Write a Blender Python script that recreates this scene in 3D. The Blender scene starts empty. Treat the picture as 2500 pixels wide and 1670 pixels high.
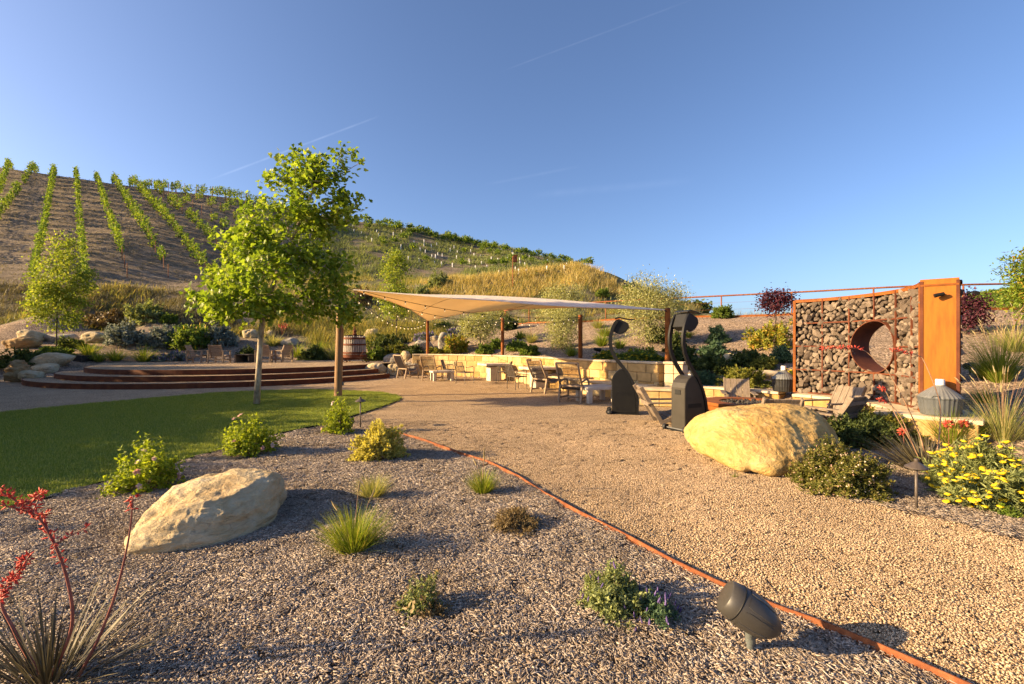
import bpy, bmesh, math, random
import numpy as np
from mathutils import Vector, Matrix, noise, geometry

R = math.radians
sc = bpy.context.scene
col = sc.collection
random.seed(7)
rng = np.random.default_rng(7)

# ---------------------------------------------------------------- camera
F, U0, V0, HC = 1111.0, 1250.0, 841.0, 1.55      # focal length in photo pixels, principal column, horizon row, eye height
cd = bpy.data.cameras.new('camera')
cam = bpy.data.objects.new('camera', cd); col.objects.link(cam)
cam.location = (0, 0, HC); cam.rotation_euler = (R(90), 0, 0)
cd.sensor_width = 36; cd.lens = F / 2500 * 36; cd.shift_y = 0.0024
cd.clip_start = 0.05; cd.clip_end = 5000
sc.camera = cam

# ---------------------------------------------------------------- sky and sun
SUN_EL, SUN_AZ = 18.5, 9.0         # elevation; the light travels towards +X, turned this much towards +Y
wd = bpy.data.worlds.new('World'); sc.world = wd; wd.use_nodes = True
nt = wd.node_tree; nt.nodes.clear()
wout = nt.nodes.new('ShaderNodeOutputWorld'); bg = nt.nodes.new('ShaderNodeBackground')
sky = nt.nodes.new('ShaderNodeTexSky'); sky.sky_type = 'NISHITA'; sky.sun_disc = False
sky.sun_elevation = R(SUN_EL); sky.sun_rotation = R(270 - SUN_AZ)
sky.air_density = 0.8; sky.dust_density = 2.2; sky.ozone_density = 4.5; sky.altitude = 200
bg.inputs[1].default_value = 0.084
tc = nt.nodes.new('ShaderNodeTexCoord')
def wmath(op, a, b=None, c=None):
    n = nt.nodes.new('ShaderNodeMath'); n.operation = op
    for i, x in enumerate((a, b, c)):
        if x is None: continue
        if isinstance(x, (int, float)): n.inputs[i].default_value = x
        else: nt.links.new(x, n.inputs[i])
    return n.outputs[0]
def wdot(vec):
    n = nt.nodes.new('ShaderNodeVectorMath'); n.operation = 'DOT_PRODUCT'
    nt.links.new(tc.outputs['Generated'], n.inputs[0]); n.inputs[1].default_value = vec
    return n.outputs['Value']
def pdir(u, v): return Vector(((u - U0) / F, 1.0, -(v - V0) / F)).normalized()
wn = nt.nodes.new('ShaderNodeTexNoise'); wn.inputs['Scale'].default_value = 35; wn.inputs['Detail'].default_value = 4
nt.links.new(tc.outputs['Generated'], wn.inputs['Vector'])
def contrail(p, q, width, strength):
    a, b = pdir(*p), pdir(*q)
    n = a.cross(b).normalized(); m = (a + b).normalized(); al = n.cross(m)
    half = abs(b.dot(al))
    across = wmath('SUBTRACT', 1.0, wmath('DIVIDE', wmath('ABSOLUTE', wdot(n)), width)); across = wmath('MAXIMUM', across, 0.0)
    along = wmath('SUBTRACT', 1.0, wmath('DIVIDE', wmath('ABSOLUTE', wdot(al)), half)); along = wmath('MINIMUM', wmath('MAXIMUM', wmath('MULTIPLY', along, 3.0), 0.0), 1.0)
    front = wmath('GREATER_THAN', wdot(m), 0.5)
    return wmath('MULTIPLY', wmath('MULTIPLY', wmath('MULTIPLY', across, along), front), wmath('MULTIPLY', wn.outputs['Fac'], strength))
cm = wmath('ADD', contrail((505, 442), (930, 282), .0024, .75), contrail((1215, 178), (1700, -5), .0020, .28))
cm = wmath('ADD', cm, contrail((1290, 478), (1700, 440), .010, .2))
cm = wmath('ADD', cm, contrail((1180, 452), (1420, 405), .004, .2))
mixw = nt.nodes.new('ShaderNodeMix'); mixw.data_type = 'RGBA'; mixw.blend_type = 'ADD'
hs_ = nt.nodes.new('ShaderNodeMix'); hs_.data_type = 'RGBA'; hs_.blend_type = 'MULTIPLY'; hs_.inputs['Factor'].default_value = 1.0; hs_.inputs[7].default_value = (1.08, .96, .92, 1); nt.links.new(sky.outputs[0], hs_.inputs[6])   # white balance of the whole sky
nt.links.new(cm, mixw.inputs['Factor']); nt.links.new(hs_.outputs[2], mixw.inputs[6]); mixw.inputs[7].default_value = (.8, .8, .85, 1)
nt.links.new(mixw.outputs[2], bg.inputs[0]); nt.links.new(bg.outputs[0], wout.inputs[0])

sl = bpy.data.lights.new('sun', 'SUN'); sl.energy = 5.0; sl.angle = R(0.5); sl.color = (1.0, 0.71, 0.37)
sun = bpy.data.objects.new('sun', sl); col.objects.link(sun)
ldir = Vector((math.cos(R(SUN_AZ)) * math.cos(R(SUN_EL)), math.sin(R(SUN_AZ)) * math.cos(R(SUN_EL)), -math.sin(R(SUN_EL))))
sun.rotation_euler = ldir.to_track_quat('-Z', 'Y').to_euler()

sc.view_settings.view_transform = 'Standard'; sc.view_settings.look = 'None'
sc.view_settings.exposure = 1.68; sc.view_settings.gamma = 1; sc.view_settings.use_curve_mapping = False
sc.render.engine = 'CYCLES'
sc.cycles.use_denoising = True
sc.cycles.max_bounces = 6; sc.cycles.diffuse_bounces = 3; sc.cycles.glossy_bounces = 2; sc.cycles.transmission_bounces = 4; sc.cycles.transparent_max_bounces = 4
sc.cycles.use_adaptive_sampling = True; sc.cycles.adaptive_threshold = 0.02

# ---------------------------------------------------------------- photo geometry: a pixel and a depth give a point of the place
def at(u, v, Y): return Vector(((u - U0) * Y / F, Y, HC - (v - V0) * Y / F))
def gp(u, v, z=0.0): return at(u, v, (HC - z) * F / (v - V0))

# ---------------------------------------------------------------- materials
M = {}
def nodes_of(name):
    m = bpy.data.materials.new(name); m.use_nodes = True
    t = m.node_tree; b = t.nodes['Principled BSDF']
    M[name] = m
    return m, t, b
def ramp(t, fac, stops):
    r = t.nodes.new('ShaderNodeValToRGB'); e = r.color_ramp.elements
    while len(e) > 1: e.remove(e[-1])
    e[0].position = stops[0][0]; e[0].color = (*stops[0][1], 1)
    for p, c in stops[1:]:
        x = e.new(p); x.color = (*c, 1)
    t.links.new(fac, r.inputs[0]); return r.outputs[0]
def tnoise(t, scale, detail=4, rough=.55, vec=None, dist=0.0):
    n = t.nodes.new('ShaderNodeTexNoise'); n.inputs['Scale'].default_value = scale; n.inputs['Detail'].default_value = detail
    n.inputs['Roughness'].default_value = rough; n.inputs['Distortion'].default_value = dist
    if vec is not None: t.links.new(vec, n.inputs['Vector'])
    return n.outputs['Fac']
def tcoord(t, scale=(1, 1, 1), which='Object'):
    c = t.nodes.new('ShaderNodeTexCoord'); m = t.nodes.new('ShaderNodeMapping'); m.inputs['Scale'].default_value = scale
    t.links.new(c.outputs[which], m.inputs[0]); return m.outputs[0]
def tmix(t, fac, a, b, mode='MIX'):
    n = t.nodes.new('ShaderNodeMix'); n.data_type = 'RGBA'; n.blend_type = mode
    for s, x in ((n.inputs['Factor'], fac), (n.inputs[6], a), (n.inputs[7], b)):
        if isinstance(x, (int, float)): s.default_value = x
        elif isinstance(x, tuple): s.default_value = (*x, 1)
        else: t.links.new(x, s)
    return n.outputs[2]
def tbump(t, b, h, strength, dist):
    n = t.nodes.new('ShaderNodeBump'); n.inputs['Strength'].default_value = strength; n.inputs['Distance'].default_value = dist
    t.links.new(h, n.inputs['Height']); t.links.new(n.outputs[0], b.inputs['Normal'])
def tattr(t, name):
    a = t.nodes.new('ShaderNodeAttribute'); a.attribute_name = name; return a.outputs['Fac']
def surf(name, stops, scale, rough=.8, bump=.0, bscale=None, bdist=.01, detail=5, metallic=0, stretch=(1, 1, 1), spec=.3, dist=0.0):
    """a noise-coloured surface"""
    m, t, b = nodes_of(name)
    v = tcoord(t, stretch)
    f = tnoise(t, scale, detail, .6, v, dist)
    t.links.new(ramp(t, f, stops), b.inputs['Base Color'])
    b.inputs['Roughness'].default_value = rough; b.inputs['Metallic'].default_value = metallic
    b.inputs['Specular IOR Level'].default_value = spec
    if bump: tbump(t, b, tnoise(t, bscale or scale * 3, 6, .6, v), bump, bdist)
    return m
def leafmat(name, stops, transl=.35, rough=.55, tcol=None):
    """leaf colour picked per leaf by the mesh attribute rnd, light partly passing through"""
    m, t, b = nodes_of(name)
    c = ramp(t, tattr(t, 'rnd'), stops)
    t.links.new(c, b.inputs['Base Color']); b.inputs['Roughness'].default_value = rough; b.inputs['Specular IOR Level'].default_value = .25
    tr = t.nodes.new('ShaderNodeBsdfTranslucent'); mx = t.nodes.new('ShaderNodeMixShader'); mx.inputs[0].default_value = transl
    t.links.new(tmix(t, 1.0, c, tcol or (1.25, 1.2, .55), 'MULTIPLY'), tr.inputs[0])
    t.links.new(b.outputs[0], mx.inputs[1]); t.links.new(tr.outputs[0], mx.inputs[2])
    t.links.new(mx.outputs[0], t.nodes['Material Output'].inputs[0])
    return m
def rndmat(name, stops, rough=.8, scale=0, var=.3, bump=0, metallic=0, spec=.25, world=False):
    """colour picked per piece by rnd, with a little noise over it"""
    m, t, b = nodes_of(name)
    c = ramp(t, tattr(t, 'rnd'), stops)
    if scale:
        v = t.nodes.new('ShaderNodeNewGeometry').outputs['Position'] if world else tcoord(t)
        n = tnoise(t, scale, 5, .6, v)
        c = tmix(t, var, c, ramp(t, n, [(.3, (.35, .35, .35)), (.7, (1.5, 1.5, 1.5))]), 'MULTIPLY')
        if bump: tbump(t, b, n, bump, .02)
    t.links.new(c, b.inputs['Base Color']); b.inputs['Roughness'].default_value = rough; b.inputs['Metallic'].default_value = metallic
    b.inputs['Specular IOR Level'].default_value = spec
    return m

# leaves
leafmat('sycamore_leaf', [(0, (.085, .135, .012)), (.45, (.2, .27, .026)), (.8, (.33, .39, .045)), (1, (.46, .47, .09))], .5, .42, (1.12, 1.2, .6))
leafmat('young_leaf', [(0, (0.117, 0.186, 0.023)), (.6, (0.251, 0.310, 0.046)), (1, (0.402, 0.403, 0.078))], 0.50)
leafmat('olive_leaf', [(0, (0.167, 0.186, 0.062)), (.5, (0.352, 0.357, 0.139)), (1, (0.600, 0.589, 0.310))], 0.37)
leafmat('green_leaf', [(0, (0.067, 0.116, 0.020)), (.6, (0.151, 0.217, 0.037)), (1, (0.268, 0.310, 0.062))], 0.47)
leafmat('dark_leaf', [(0, (0.033, 0.056, 0.016)), (.6, (0.080, 0.109, 0.028)), (1, (0.159, 0.178, 0.046))], 0.37)
leafmat('olive_green_leaf', [(0, (0.100, 0.116, 0.022)), (.6, (0.218, 0.225, 0.040)), (1, (0.385, 0.341, 0.078))], 0.47)
leafmat('lime_leaf', [(0, (.14, .2, .015)), (.6, (.3, .37, .03)), (1, (.46, .5, .06))], .52)
leafmat('silver_leaf', [(0, (0.100, 0.124, 0.093)), (.6, (0.218, 0.248, 0.202)), (1, (0.402, 0.419, 0.341))], 0.32, tcol=(1, 1, .85))
leafmat('santolina_leaf', [(0, (.34, .31, .08)), (.6, (.52, .48, .14)), (1, (.68, .62, .24))], .55)
leafmat('blue_green_leaf', [(0, (0.050, 0.093, 0.046)), (.6, (0.100, 0.171, 0.093)), (1, (0.167, 0.248, 0.132))], 0.37)
leafmat('yarrow_leaf', [(0, (0.117, 0.147, 0.054)), (.6, (0.234, 0.271, 0.101)), (1, (0.385, 0.419, 0.171))], 0.37)
leafmat('purple_leaf', [(0, (.025, .008, .014)), (.6, (.075, .02, .035)), (1, (.16, .05, .06))], .3, tcol=(1.3, .7, .7))
leafmat('autumn_leaf', [(0, (.08, .14, .016)), (.6, (.17, .25, .024)), (.82, (.3, .24, .03)), (1, (.38, .15, .04))], .42)
leafmat('rusty_leaf', [(0, (0.167, 0.202, 0.031)), (.6, (0.335, 0.341, 0.046)), (.8, (0.569, 0.372, 0.078)), (1, (0.600, 0.217, 0.078))], 0.47)
leafmat('dry_leaf', [(0, (.1, .065, .03)), (.5, (.2, .14, .06)), (1, (.34, .26, .13))], .2)
leafmat('fleabane_leaf', [(0, (.06, .07, .014)), (.55, (.15, .155, .03)), (.8, (.22, .18, .05)), (1, (.26, .16, .09))], .35)
leafmat('vine_leaf', [(0, (0.050, 0.093, 0.019)), (.5, (0.126, 0.202, 0.028)), (1, (0.285, 0.341, 0.046))], 0.50)
leafmat('grass_blade', [(0, (.085, .135, .014)), (.5, (.19, .26, .026)), (.85, (.33, .34, .05)), (1, (.45, .37, .12))], .45)
leafmat('pale_grass_blade', [(0, (0.151, 0.186, 0.046)), (.5, (0.301, 0.310, 0.093)), (1, (0.600, 0.512, 0.232))], 0.47)
leafmat('golden_grass', [(0, (.26, .22, .08)), (.45, (.48, .38, .15)), (1, (.7, .57, .28))], .4)
leafmat('wild_grass', [(0, (0.100, 0.124, 0.031)), (.4, (0.218, 0.232, 0.062)), (.7, (0.402, 0.326, 0.109)), (1, (0.600, 0.496, 0.202))], 0.42)
leafmat('brush_grass', [(0, (.07, .066, .036)), (.5, (.165, .145, .082)), (1, (.31, .265, .155))], .3)
leafmat('lawn_blade', [(0, (.11, .165, .024)), (.5, (.19, .25, .042)), (1, (.36, .38, .12))], .45)
leafmat('yucca_blade', [(0, (.03, .026, .016)), (.6, (.085, .072, .04)), (1, (.2, .17, .095))], .1, tcol=(1, 1, .8))
leafmat('seed_head', [(0, (.3, .24, .12)), (1, (.55, .46, .26))], .3, tcol=(1, 1, .8))
leafmat('coral_petal', [(0, (.42, .045, .03)), (.6, (.58, .085, .06)), (1, (.7, .2, .13))], .3, tcol=(1.2, .8, .7))
leafmat('pink_petal', [(0, (.6, .33, .3)), (1, (.8, .68, .62))], .3, tcol=(1, .95, .9))
leafmat('daisy_petal', [(0, (.5, .3, .24)), (1, (.75, .62, .5))], .3, tcol=(1, .95, .9))
leafmat('yellow_petal', [(0, (.62, .42, .01)), (1, (.85, .66, .03))], .2, tcol=(1, 1, .6))
leafmat('purple_petal', [(0, (.09, .06, .2)), (1, (.24, .17, .4))], .3, tcol=(1, .9, 1.1))
# wood, stone, metal
surf('bark_pale', [(.3, (.16, .115, .075)), (.5, (.38, .31, .22)), (.7, (.55, .48, .37))], 9, .85, .5, 30, .01, stretch=(1, 1, .45))
surf('bark_dark', [(.3, (.035, .027, .02)), (.7, (.11, .085, .06))], 12, .9, .5, 40, .008, stretch=(1, 1, .3))
surf('stem_brown', [(.3, (.06, .045, .025)), (.7, (.16, .12, .07))], 20, .9)
surf('stem_red', [(.3, (.17, .045, .035)), (.7, (.3, .11, .075))], 14, .7)
surf('stem_tan', [(.3, (.25, .14, .08)), (.7, (.4, .25, .15))], 14, .7)
surf('teak', [(.25, (.15, .095, .055)), (.5, (.27, .19, .12)), (.75, (.37, .285, .2))], 7, .7, .25, 40, .003, stretch=(1, 1, 6), dist=.4)
surf('teak_grey', [(.25, (.11, .085, .06)), (.5, (.175, .135, .1)), (.75, (.25, .2, .15))], 7, .75, .25, 40, .003, stretch=(6, 1, 1), dist=.4)
surf('timber_post', [(.25, (.12, .06, .025)), (.5, (.23, .13, .06)), (.75, (.33, .2, .1))], 9, .7, .4, 30, .004, stretch=(3, 3, .25), dist=.3)
surf('stave_wood', [(.25, (.13, .1, .085)), (.5, (.3, .26, .22)), (.75, (.46, .41, .36))], 8, .85, .5, 40, .004, stretch=(4, 4, .4))
surf('dark_wood', [(.3, (.02, .018, .015)), (.7, (.06, .05, .042))], 10, .85, .4, 30, .004, stretch=(.3, 2, 2))
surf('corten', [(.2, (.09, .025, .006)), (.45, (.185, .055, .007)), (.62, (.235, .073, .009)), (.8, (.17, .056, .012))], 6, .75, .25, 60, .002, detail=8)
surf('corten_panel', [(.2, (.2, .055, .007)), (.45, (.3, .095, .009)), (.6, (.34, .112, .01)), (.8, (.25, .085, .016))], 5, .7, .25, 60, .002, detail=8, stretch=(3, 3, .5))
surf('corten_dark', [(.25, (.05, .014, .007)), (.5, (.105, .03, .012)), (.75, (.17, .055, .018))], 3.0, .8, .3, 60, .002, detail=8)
surf('rust_pipe', [(.25, (.1, .03, .014)), (.5, (.19, .062, .022)), (.75, (.3, .12, .05))], 14, .8, .3, 60, .002, detail=8)
surf('sandstone', [(.25, (.2, .12, .05)), (.42, (.36, .25, .12)), (.6, (.47, .38, .22)), (.8, (.56, .5, .36))], 2.2, .9, .6, 14, .03, detail=9, stretch=(1, 1, 2.4), dist=.5)
surf('golden_stone', [(.25, (.4, .24, .065)), (.45, (.52, .36, .12)), (.62, (.6, .46, .2)), (.8, (.66, .56, .34))], 1.7, .9, .5, 10, .03, detail=9, stretch=(1, 1, 1.6), dist=.6)
def rock(name, stops, scale, stretch, bump, crack):
    m, t, b = nodes_of(name); v = tcoord(t, stretch)
    n1 = tnoise(t, scale, 9, .62, v, .7); n2 = tnoise(t, scale * 6, 8, .65, v, .3); n3 = tnoise(t, scale * 22, 5, .6, tcoord(t))
    c = tmix(t, .38, ramp(t, n1, stops), ramp(t, n2, stops))
    vo = t.nodes.new('ShaderNodeTexVoronoi'); vo.feature = 'DISTANCE_TO_EDGE'; vo.inputs['Scale'].default_value = scale * 1.3; t.links.new(v, vo.inputs['Vector'])
    wv = t.nodes.new('ShaderNodeVectorMath'); wv.operation = 'ADD'; nv = t.nodes.new('ShaderNodeTexNoise'); nv.inputs['Scale'].default_value = scale * 3; nv.inputs['Detail'].default_value = 6; t.links.new(v, nv.inputs['Vector'])
    sc_ = t.nodes.new('ShaderNodeVectorMath'); sc_.operation = 'SCALE'; sc_.inputs['Scale'].default_value = .5; t.links.new(nv.outputs['Color'], sc_.inputs[0]); t.links.new(v, wv.inputs[0]); t.links.new(sc_.outputs[0], wv.inputs[1]); t.links.new(wv.outputs[0], vo.inputs['Vector'])
    ck = ramp(t, vo.outputs['Distance'], [(0, (0, 0, 0)), (.03, (1, 1, 1))])
    gate = ramp(t, tnoise(t, scale * .9, 3, .5, tcoord(t)), [(.5, (0, 0, 0)), (.62, (crack, crack, crack))])
    inv = t.nodes.new('ShaderNodeInvert'); t.links.new(ck, inv.inputs['Color']); cr = tmix(t, 1.0, inv.outputs[0], gate, 'MULTIPLY')
    c = tmix(t, cr, c, (.16, .1, .05)); t.links.new(c, b.inputs['Base Color']); b.inputs['Roughness'].default_value = .92; b.inputs['Specular IOR Level'].default_value = .15
    h1 = t.nodes.new('ShaderNodeMath'); h1.operation = 'MULTIPLY_ADD'; t.links.new(n2, h1.inputs[0]); h1.inputs[1].default_value = .5; t.links.new(n1, h1.inputs[2])
    h2 = t.nodes.new('ShaderNodeMath'); h2.operation = 'MULTIPLY_ADD'; t.links.new(n3, h2.inputs[0]); h2.inputs[1].default_value = .14; t.links.new(h1.outputs[0], h2.inputs[2])
    h3 = t.nodes.new('ShaderNodeMath'); h3.operation = 'MULTIPLY_ADD'; t.links.new(cr, h3.inputs[0]); h3.inputs[1].default_value = -.35; t.links.new(h2.outputs[0], h3.inputs[2])
    tbump(t, b, h3.outputs[0], bump, .11)
rock('hero_sandstone', [(.28, (.24, .14, .055)), (.42, (.42, .31, .16)), (.58, (.53, .44, .28)), (.75, (.62, .56, .43))], 1.6, (1, 1, 2.6), .75, .25)
rock('hero_golden', [(.3, (.22, .11, .03)), (.42, (.4, .25, .08)), (.56, (.49, .345, .14)), (.72, (.6, .49, .29))], 1.4, (1, 1, 1.6), .7, .5)
rock('cream_rock', [(.28, (.25, .17, .08)), (.44, (.42, .33, .19)), (.6, (.52, .45, .31)), (.78, (.6, .55, .43))], 1.3, (1, 1, 1.6), .7, .8)
rock('grey_rock', [(.28, (.15, .13, .1)), (.44, (.27, .24, .19)), (.6, (.37, .335, .275)), (.78, (.48, .44, .37))], 1.4, (1, 1, 1.4), .7, .7)
rock('brown_rock', [(.28, (.15, .08, .03)), (.44, (.3, .19, .085)), (.6, (.42, .31, .17)), (.78, (.54, .45, .3))], 1.3, (1, 1, 4), .7, .6)
surf('cap_stone', [(.25, (.36, .26, .15)), (.5, (.5, .4, .26)), (.75, (.6, .52, .38))], 3.0, .85, .3, 18, .008, detail=7)
surf('concrete', [(.25, (.36, .31, .25)), (.5, (.47, .42, .35)), (.75, (.56, .52, .45))], 4, .85, .15, 50, .003, detail=7)
rndmat('wall_stone', [(0, (.34, .2, .065)), (.3, (.42, .275, .11)), (.7, (.47, .335, .15)), (1, (.5, .385, .2))], .9, 4.0, .45, .5)
rndmat('gabion_stone', [(0, (.075, .056, .042)), (.5, (.135, .104, .078)), (1, (.24, .19, .142))], .9, 14, .5, .3)
rndmat('mulch_chip', [(0, (.07, .052, .038)), (.2, (.18, .13, .092)), (.5, (.31, .25, .195)), (.8, (.43, .365, .3)), (1, (.6, .54, .46))], .85, 1.1, .5, world=True)
rndmat('pebble', [(0, (.08, .052, .028)), (.25, (.22, .147, .084)), (.6, (.37, .258, .155)), (1, (.57, .45, .3))], .8, .8, .35, world=True)
surf('black_metal', [(.3, (.006, .006, .006)), (.7, (.01, .01, .01))], 8, .5, spec=.25)
surf('heater_grey', [(.3, (.03, .026, .02)), (.7, (.042, .037, .03))], 5, .5, spec=.3)
surf('heater_dark', [(.3, (.006, .006, .006)), (.7, (.01, .01, .009))], 5, .45, spec=.25)
surf('slot_black', [(.3, (.006, .006, .006)), (.7, (.01, .01, .01))], 5, .6)
surf('speaker_plastic', [(.3, (.038, .035, .031)), (.7, (.048, .045, .04))], 160, .42, .12, 260, .0006, spec=.45)
surf('spike_plastic', [(.3, (.08, .09, .085)), (.7, (.11, .12, .115))], 20, .5)
surf('bronze', [(.3, (.05, .038, .03)), (.7, (.1, .08, .065))], 20, .5, spec=.5)
surf('rope', [(.3, (.12, .1, .08)), (.7, (.22, .19, .155))], 120, .9)
surf('sling', [(.3, (.09, .085, .08)), (.7, (.15, .14, .13))], 90, .9)
surf('grey_plastic', [(.3, (.1, .105, .107)), (.7, (.145, .148, .148))], 6, .5)
surf('basket_grey', [(.3, (.062, .068, .073)), (.7, (.09, .096, .1))], 6, .5)
surf('black_plastic', [(.3, (.014, .014, .014)), (.7, (.028, .028, .028))], 12, .5)
surf('white_cap', [(.3, (.6, .6, .6)), (.7, (.75, .75, .74))], 6, .5)
surf('grow_tube', [(.3, (.62, .62, .6)), (.7, (.8, .8, .78))], 6, .6)
surf('lava_rock', [(.3, (.02, .018, .016)), (.7, (.08, .07, .06))], 20, .8)
surf('cable_black', [(.3, (.012, .012, .012)), (.7, (.02, .02, .02))], 20, .6)
surf('pvc_white', [(.3, (.5, .5, .48)), (.7, (.62, .62, .6))], 6, .5)
m, t, b = nodes_of('bulb'); b.inputs['Base Color'].default_value = (1, .9, .7, 1); b.inputs['Emission Color'].default_value = (1, .78, .45, 1); b.inputs['Emission Strength'].default_value = .18; b.inputs['Roughness'].default_value = .15
m, t, b = nodes_of('glass_green'); b.inputs['Base Color'].default_value = (.3, .35, .32, 1); b.inputs['Roughness'].default_value = .12
m, t, b = nodes_of('sail_cloth')
c = ramp(t, tnoise(t, 1.5, 4, .6, tcoord(t)), [(.3, (.8, .73, .6)), (.7, (.85, .79, .68))])
t.links.new(c, b.inputs['Base Color']); b.inputs['Roughness'].default_value = .9; b.inputs['Specular IOR Level'].default_value = .1
tr = t.nodes.new('ShaderNodeBsdfTranslucent'); mx = t.nodes.new('ShaderNodeMixShader'); mx.inputs[0].default_value = .34
t.links.new(tmix(t, 1.0, c, (1.0, .6, .2), 'MULTIPLY'), tr.inputs[0])
t.links.new(b.outputs[0], mx.inputs[1]); t.links.new(tr.outputs[0], mx.inputs[2]); t.links.new(mx.outputs[0], t.nodes['Material Output'].inputs[0])

# ground materials
def ground_mat(name, cell, stops, big, bump, bdist, fine=0):
    m, t, b = nodes_of(name)
    v = tcoord(t)
    vo = t.nodes.new('ShaderNodeTexVoronoi'); vo.inputs['Scale'].default_value = cell; t.links.new(v, vo.inputs['Vector'])
    sep = t.nodes.new('ShaderNodeSeparateColor'); t.links.new(vo.outputs['Color'], sep.inputs[0])
    c = ramp(t, sep.outputs[0], stops)
    n = tnoise(t, big, 6, .6, v)
    c = tmix(t, .55, c, ramp(t, n, [(.3, (.62, .6, .57)), (.7, (1.25, 1.25, 1.25))]), 'MULTIPLY')
    t.links.new(c, b.inputs['Base Color']); b.inputs['Roughness'].default_value = .9; b.inputs['Specular IOR Level'].default_value = .15
    h = t.nodes.new('ShaderNodeMath'); h.operation = 'ADD'
    d = t.nodes.new('ShaderNodeMath'); d.operation = 'MULTIPLY'; d.inputs[1].default_value = -1.0
    t.links.new(vo.outputs['Distance'], d.inputs[0]); t.links.new(d.outputs[0], h.inputs[0]); t.links.new(tnoise(t, cell * .35, 3, .5, v), h.inputs[1])
    tbump(t, b, h.outputs[0], bump, bdist)
    return m
ground_mat('gravel', 70, [(0, (.1, .07, .042)), (.35, (.27, .185, .11)), (.7, (.39, .28, .17)), (1, (.54, .43, .29))], 1.1, .7, .014)
ground_mat('mulch', 45, [(0, (.05, .036, .025)), (.35, (.14, .1, .07)), (.7, (.25, .19, .135)), (1, (.4, .32, .24))], 1.3, .8, .022)
m, t, b = nodes_of('lawn_ground')
v = tcoord(t); n1 = tnoise(t, .7, 5, .6, v); n2 = tnoise(t, 60, 4, .6, v)
c = tmix(t, .6, ramp(t, n2, [(.3, (.095, .14, .022)), (.7, (.18, .235, .042))]), ramp(t, n1, [(.3, (.7, .72, .6)), (.7, (1.3, 1.25, 1.2))]), 'MULTIPLY')
t.links.new(c, b.inputs['Base Color']); b.inputs['Roughness'].default_value = .9; b.inputs['Specular IOR Level'].default_value = .1
tbump(t, b, n2, .8, .03)
m, t, b = nodes_of('terrain')
v = tcoord(t)
soil = ramp(t, tnoise(t, 1.2, 9, .72, v), [(.32, (.075, .058, .046)), (.5, (.19, .15, .118)), (.68, (.33, .27, .21))])
straw = ramp(t, tnoise(t, 3.0, 8, .7, tcoord(t, (1, 1, 2.5))), [(.35, (.09, .073, .05)), (.65, (.27, .22, .145))])
soil = tmix(t, .45, soil, straw)
green = ramp(t, tnoise(t, 2.2, 8, .7, v), [(.3, (.045, .06, .02)), (.5, (.1, .125, .035)), (.7, (.19, .2, .07))])
vo = t.nodes.new('ShaderNodeTexVoronoi'); vo.inputs['Scale'].default_value = 26; t.links.new(v, vo.inputs['Vector'])
sep = t.nodes.new('ShaderNodeSeparateColor'); t.links.new(vo.outputs['Color'], sep.inputs[0])
mul = ramp(t, sep.outputs[0], [(0, (.09, .065, .045)), (.4, (.23, .17, .12)), (.75, (.36, .27, .195)), (1, (.5, .4, .3))])
mul = tmix(t, .5, mul, ramp(t, tnoise(t, 1.4, 5, .6, v), [(.3, (.65, .63, .6)), (.7, (1.25, 1.22, 1.2))]), 'MULTIPLY')
gm = t.nodes.new('ShaderNodeMath'); gm.operation = 'ADD'; t.links.new(tattr(t, 'green'), gm.inputs[0])
gn = t.nodes.new('ShaderNodeMath'); gn.operation = 'MULTIPLY_ADD'; t.links.new(tnoise(t, .55, 6, .65, v), gn.inputs[0]); gn.inputs[1].default_value = 3.2; gn.inputs[2].default_value = -1.95
t.links.new(gn.outputs[0], gm.inputs[1]); gm.use_clamp = True
c = tmix(t, gm.outputs[0], soil, green)
c = tmix(t, tattr(t, 'mulch'), c, mul)
t.links.new(c, b.inputs['Base Color']); b.inputs['Roughness'].default_value = .95; b.inputs['Specular IOR Level'].default_value = .1
hb = t.nodes.new('ShaderNodeMath'); hb.operation = 'MULTIPLY_ADD'; t.links.new(vo.outputs['Distance'], hb.inputs[0]); hb.inputs[1].default_value = -.25; t.links.new(tnoise(t, 2.5, 8, .7, v), hb.inputs[2])
tbump(t, b, hb.outputs[0], .9, .16)

# ---------------------------------------------------------------- scene-object helpers
def tag(o, label=None, cat=None, group=None, kind=None):
    for k, x in (('label', label), ('category', cat), ('group', group), ('kind', kind)):
        if x: o[k] = x
    return o
def thing(name, label, cat, loc=(0, 0, 0), rotz=0.0, group=None, scale=1.0):
    o = bpy.data.objects.new(name, None); col.objects.link(o); o.empty_display_size = .1
    o.location = loc; o.rotation_euler = (0, 0, rotz); o.scale = (scale,) * 3
    return tag(o, label, cat, group)
def obj(name, me, parent=None, loc=None):
    o = bpy.data.objects.new(name, me); col.objects.link(o); o.parent = parent
    if loc is not None: o.location = loc
    return o
def copy_tree(o, parent=None):
    c = o.copy(); col.objects.link(c); c.parent = parent
    for ch in list(o.children): copy_tree(ch, c)
    return c
def dup(root, loc, rotz, label, scale=None):
    c = copy_tree(root); c.location = loc; c.rotation_euler = (root.rotation_euler.x, root.rotation_euler.y, rotz); c['label'] = label
    if scale: c.scale = (scale,) * 3
    return c
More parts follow.
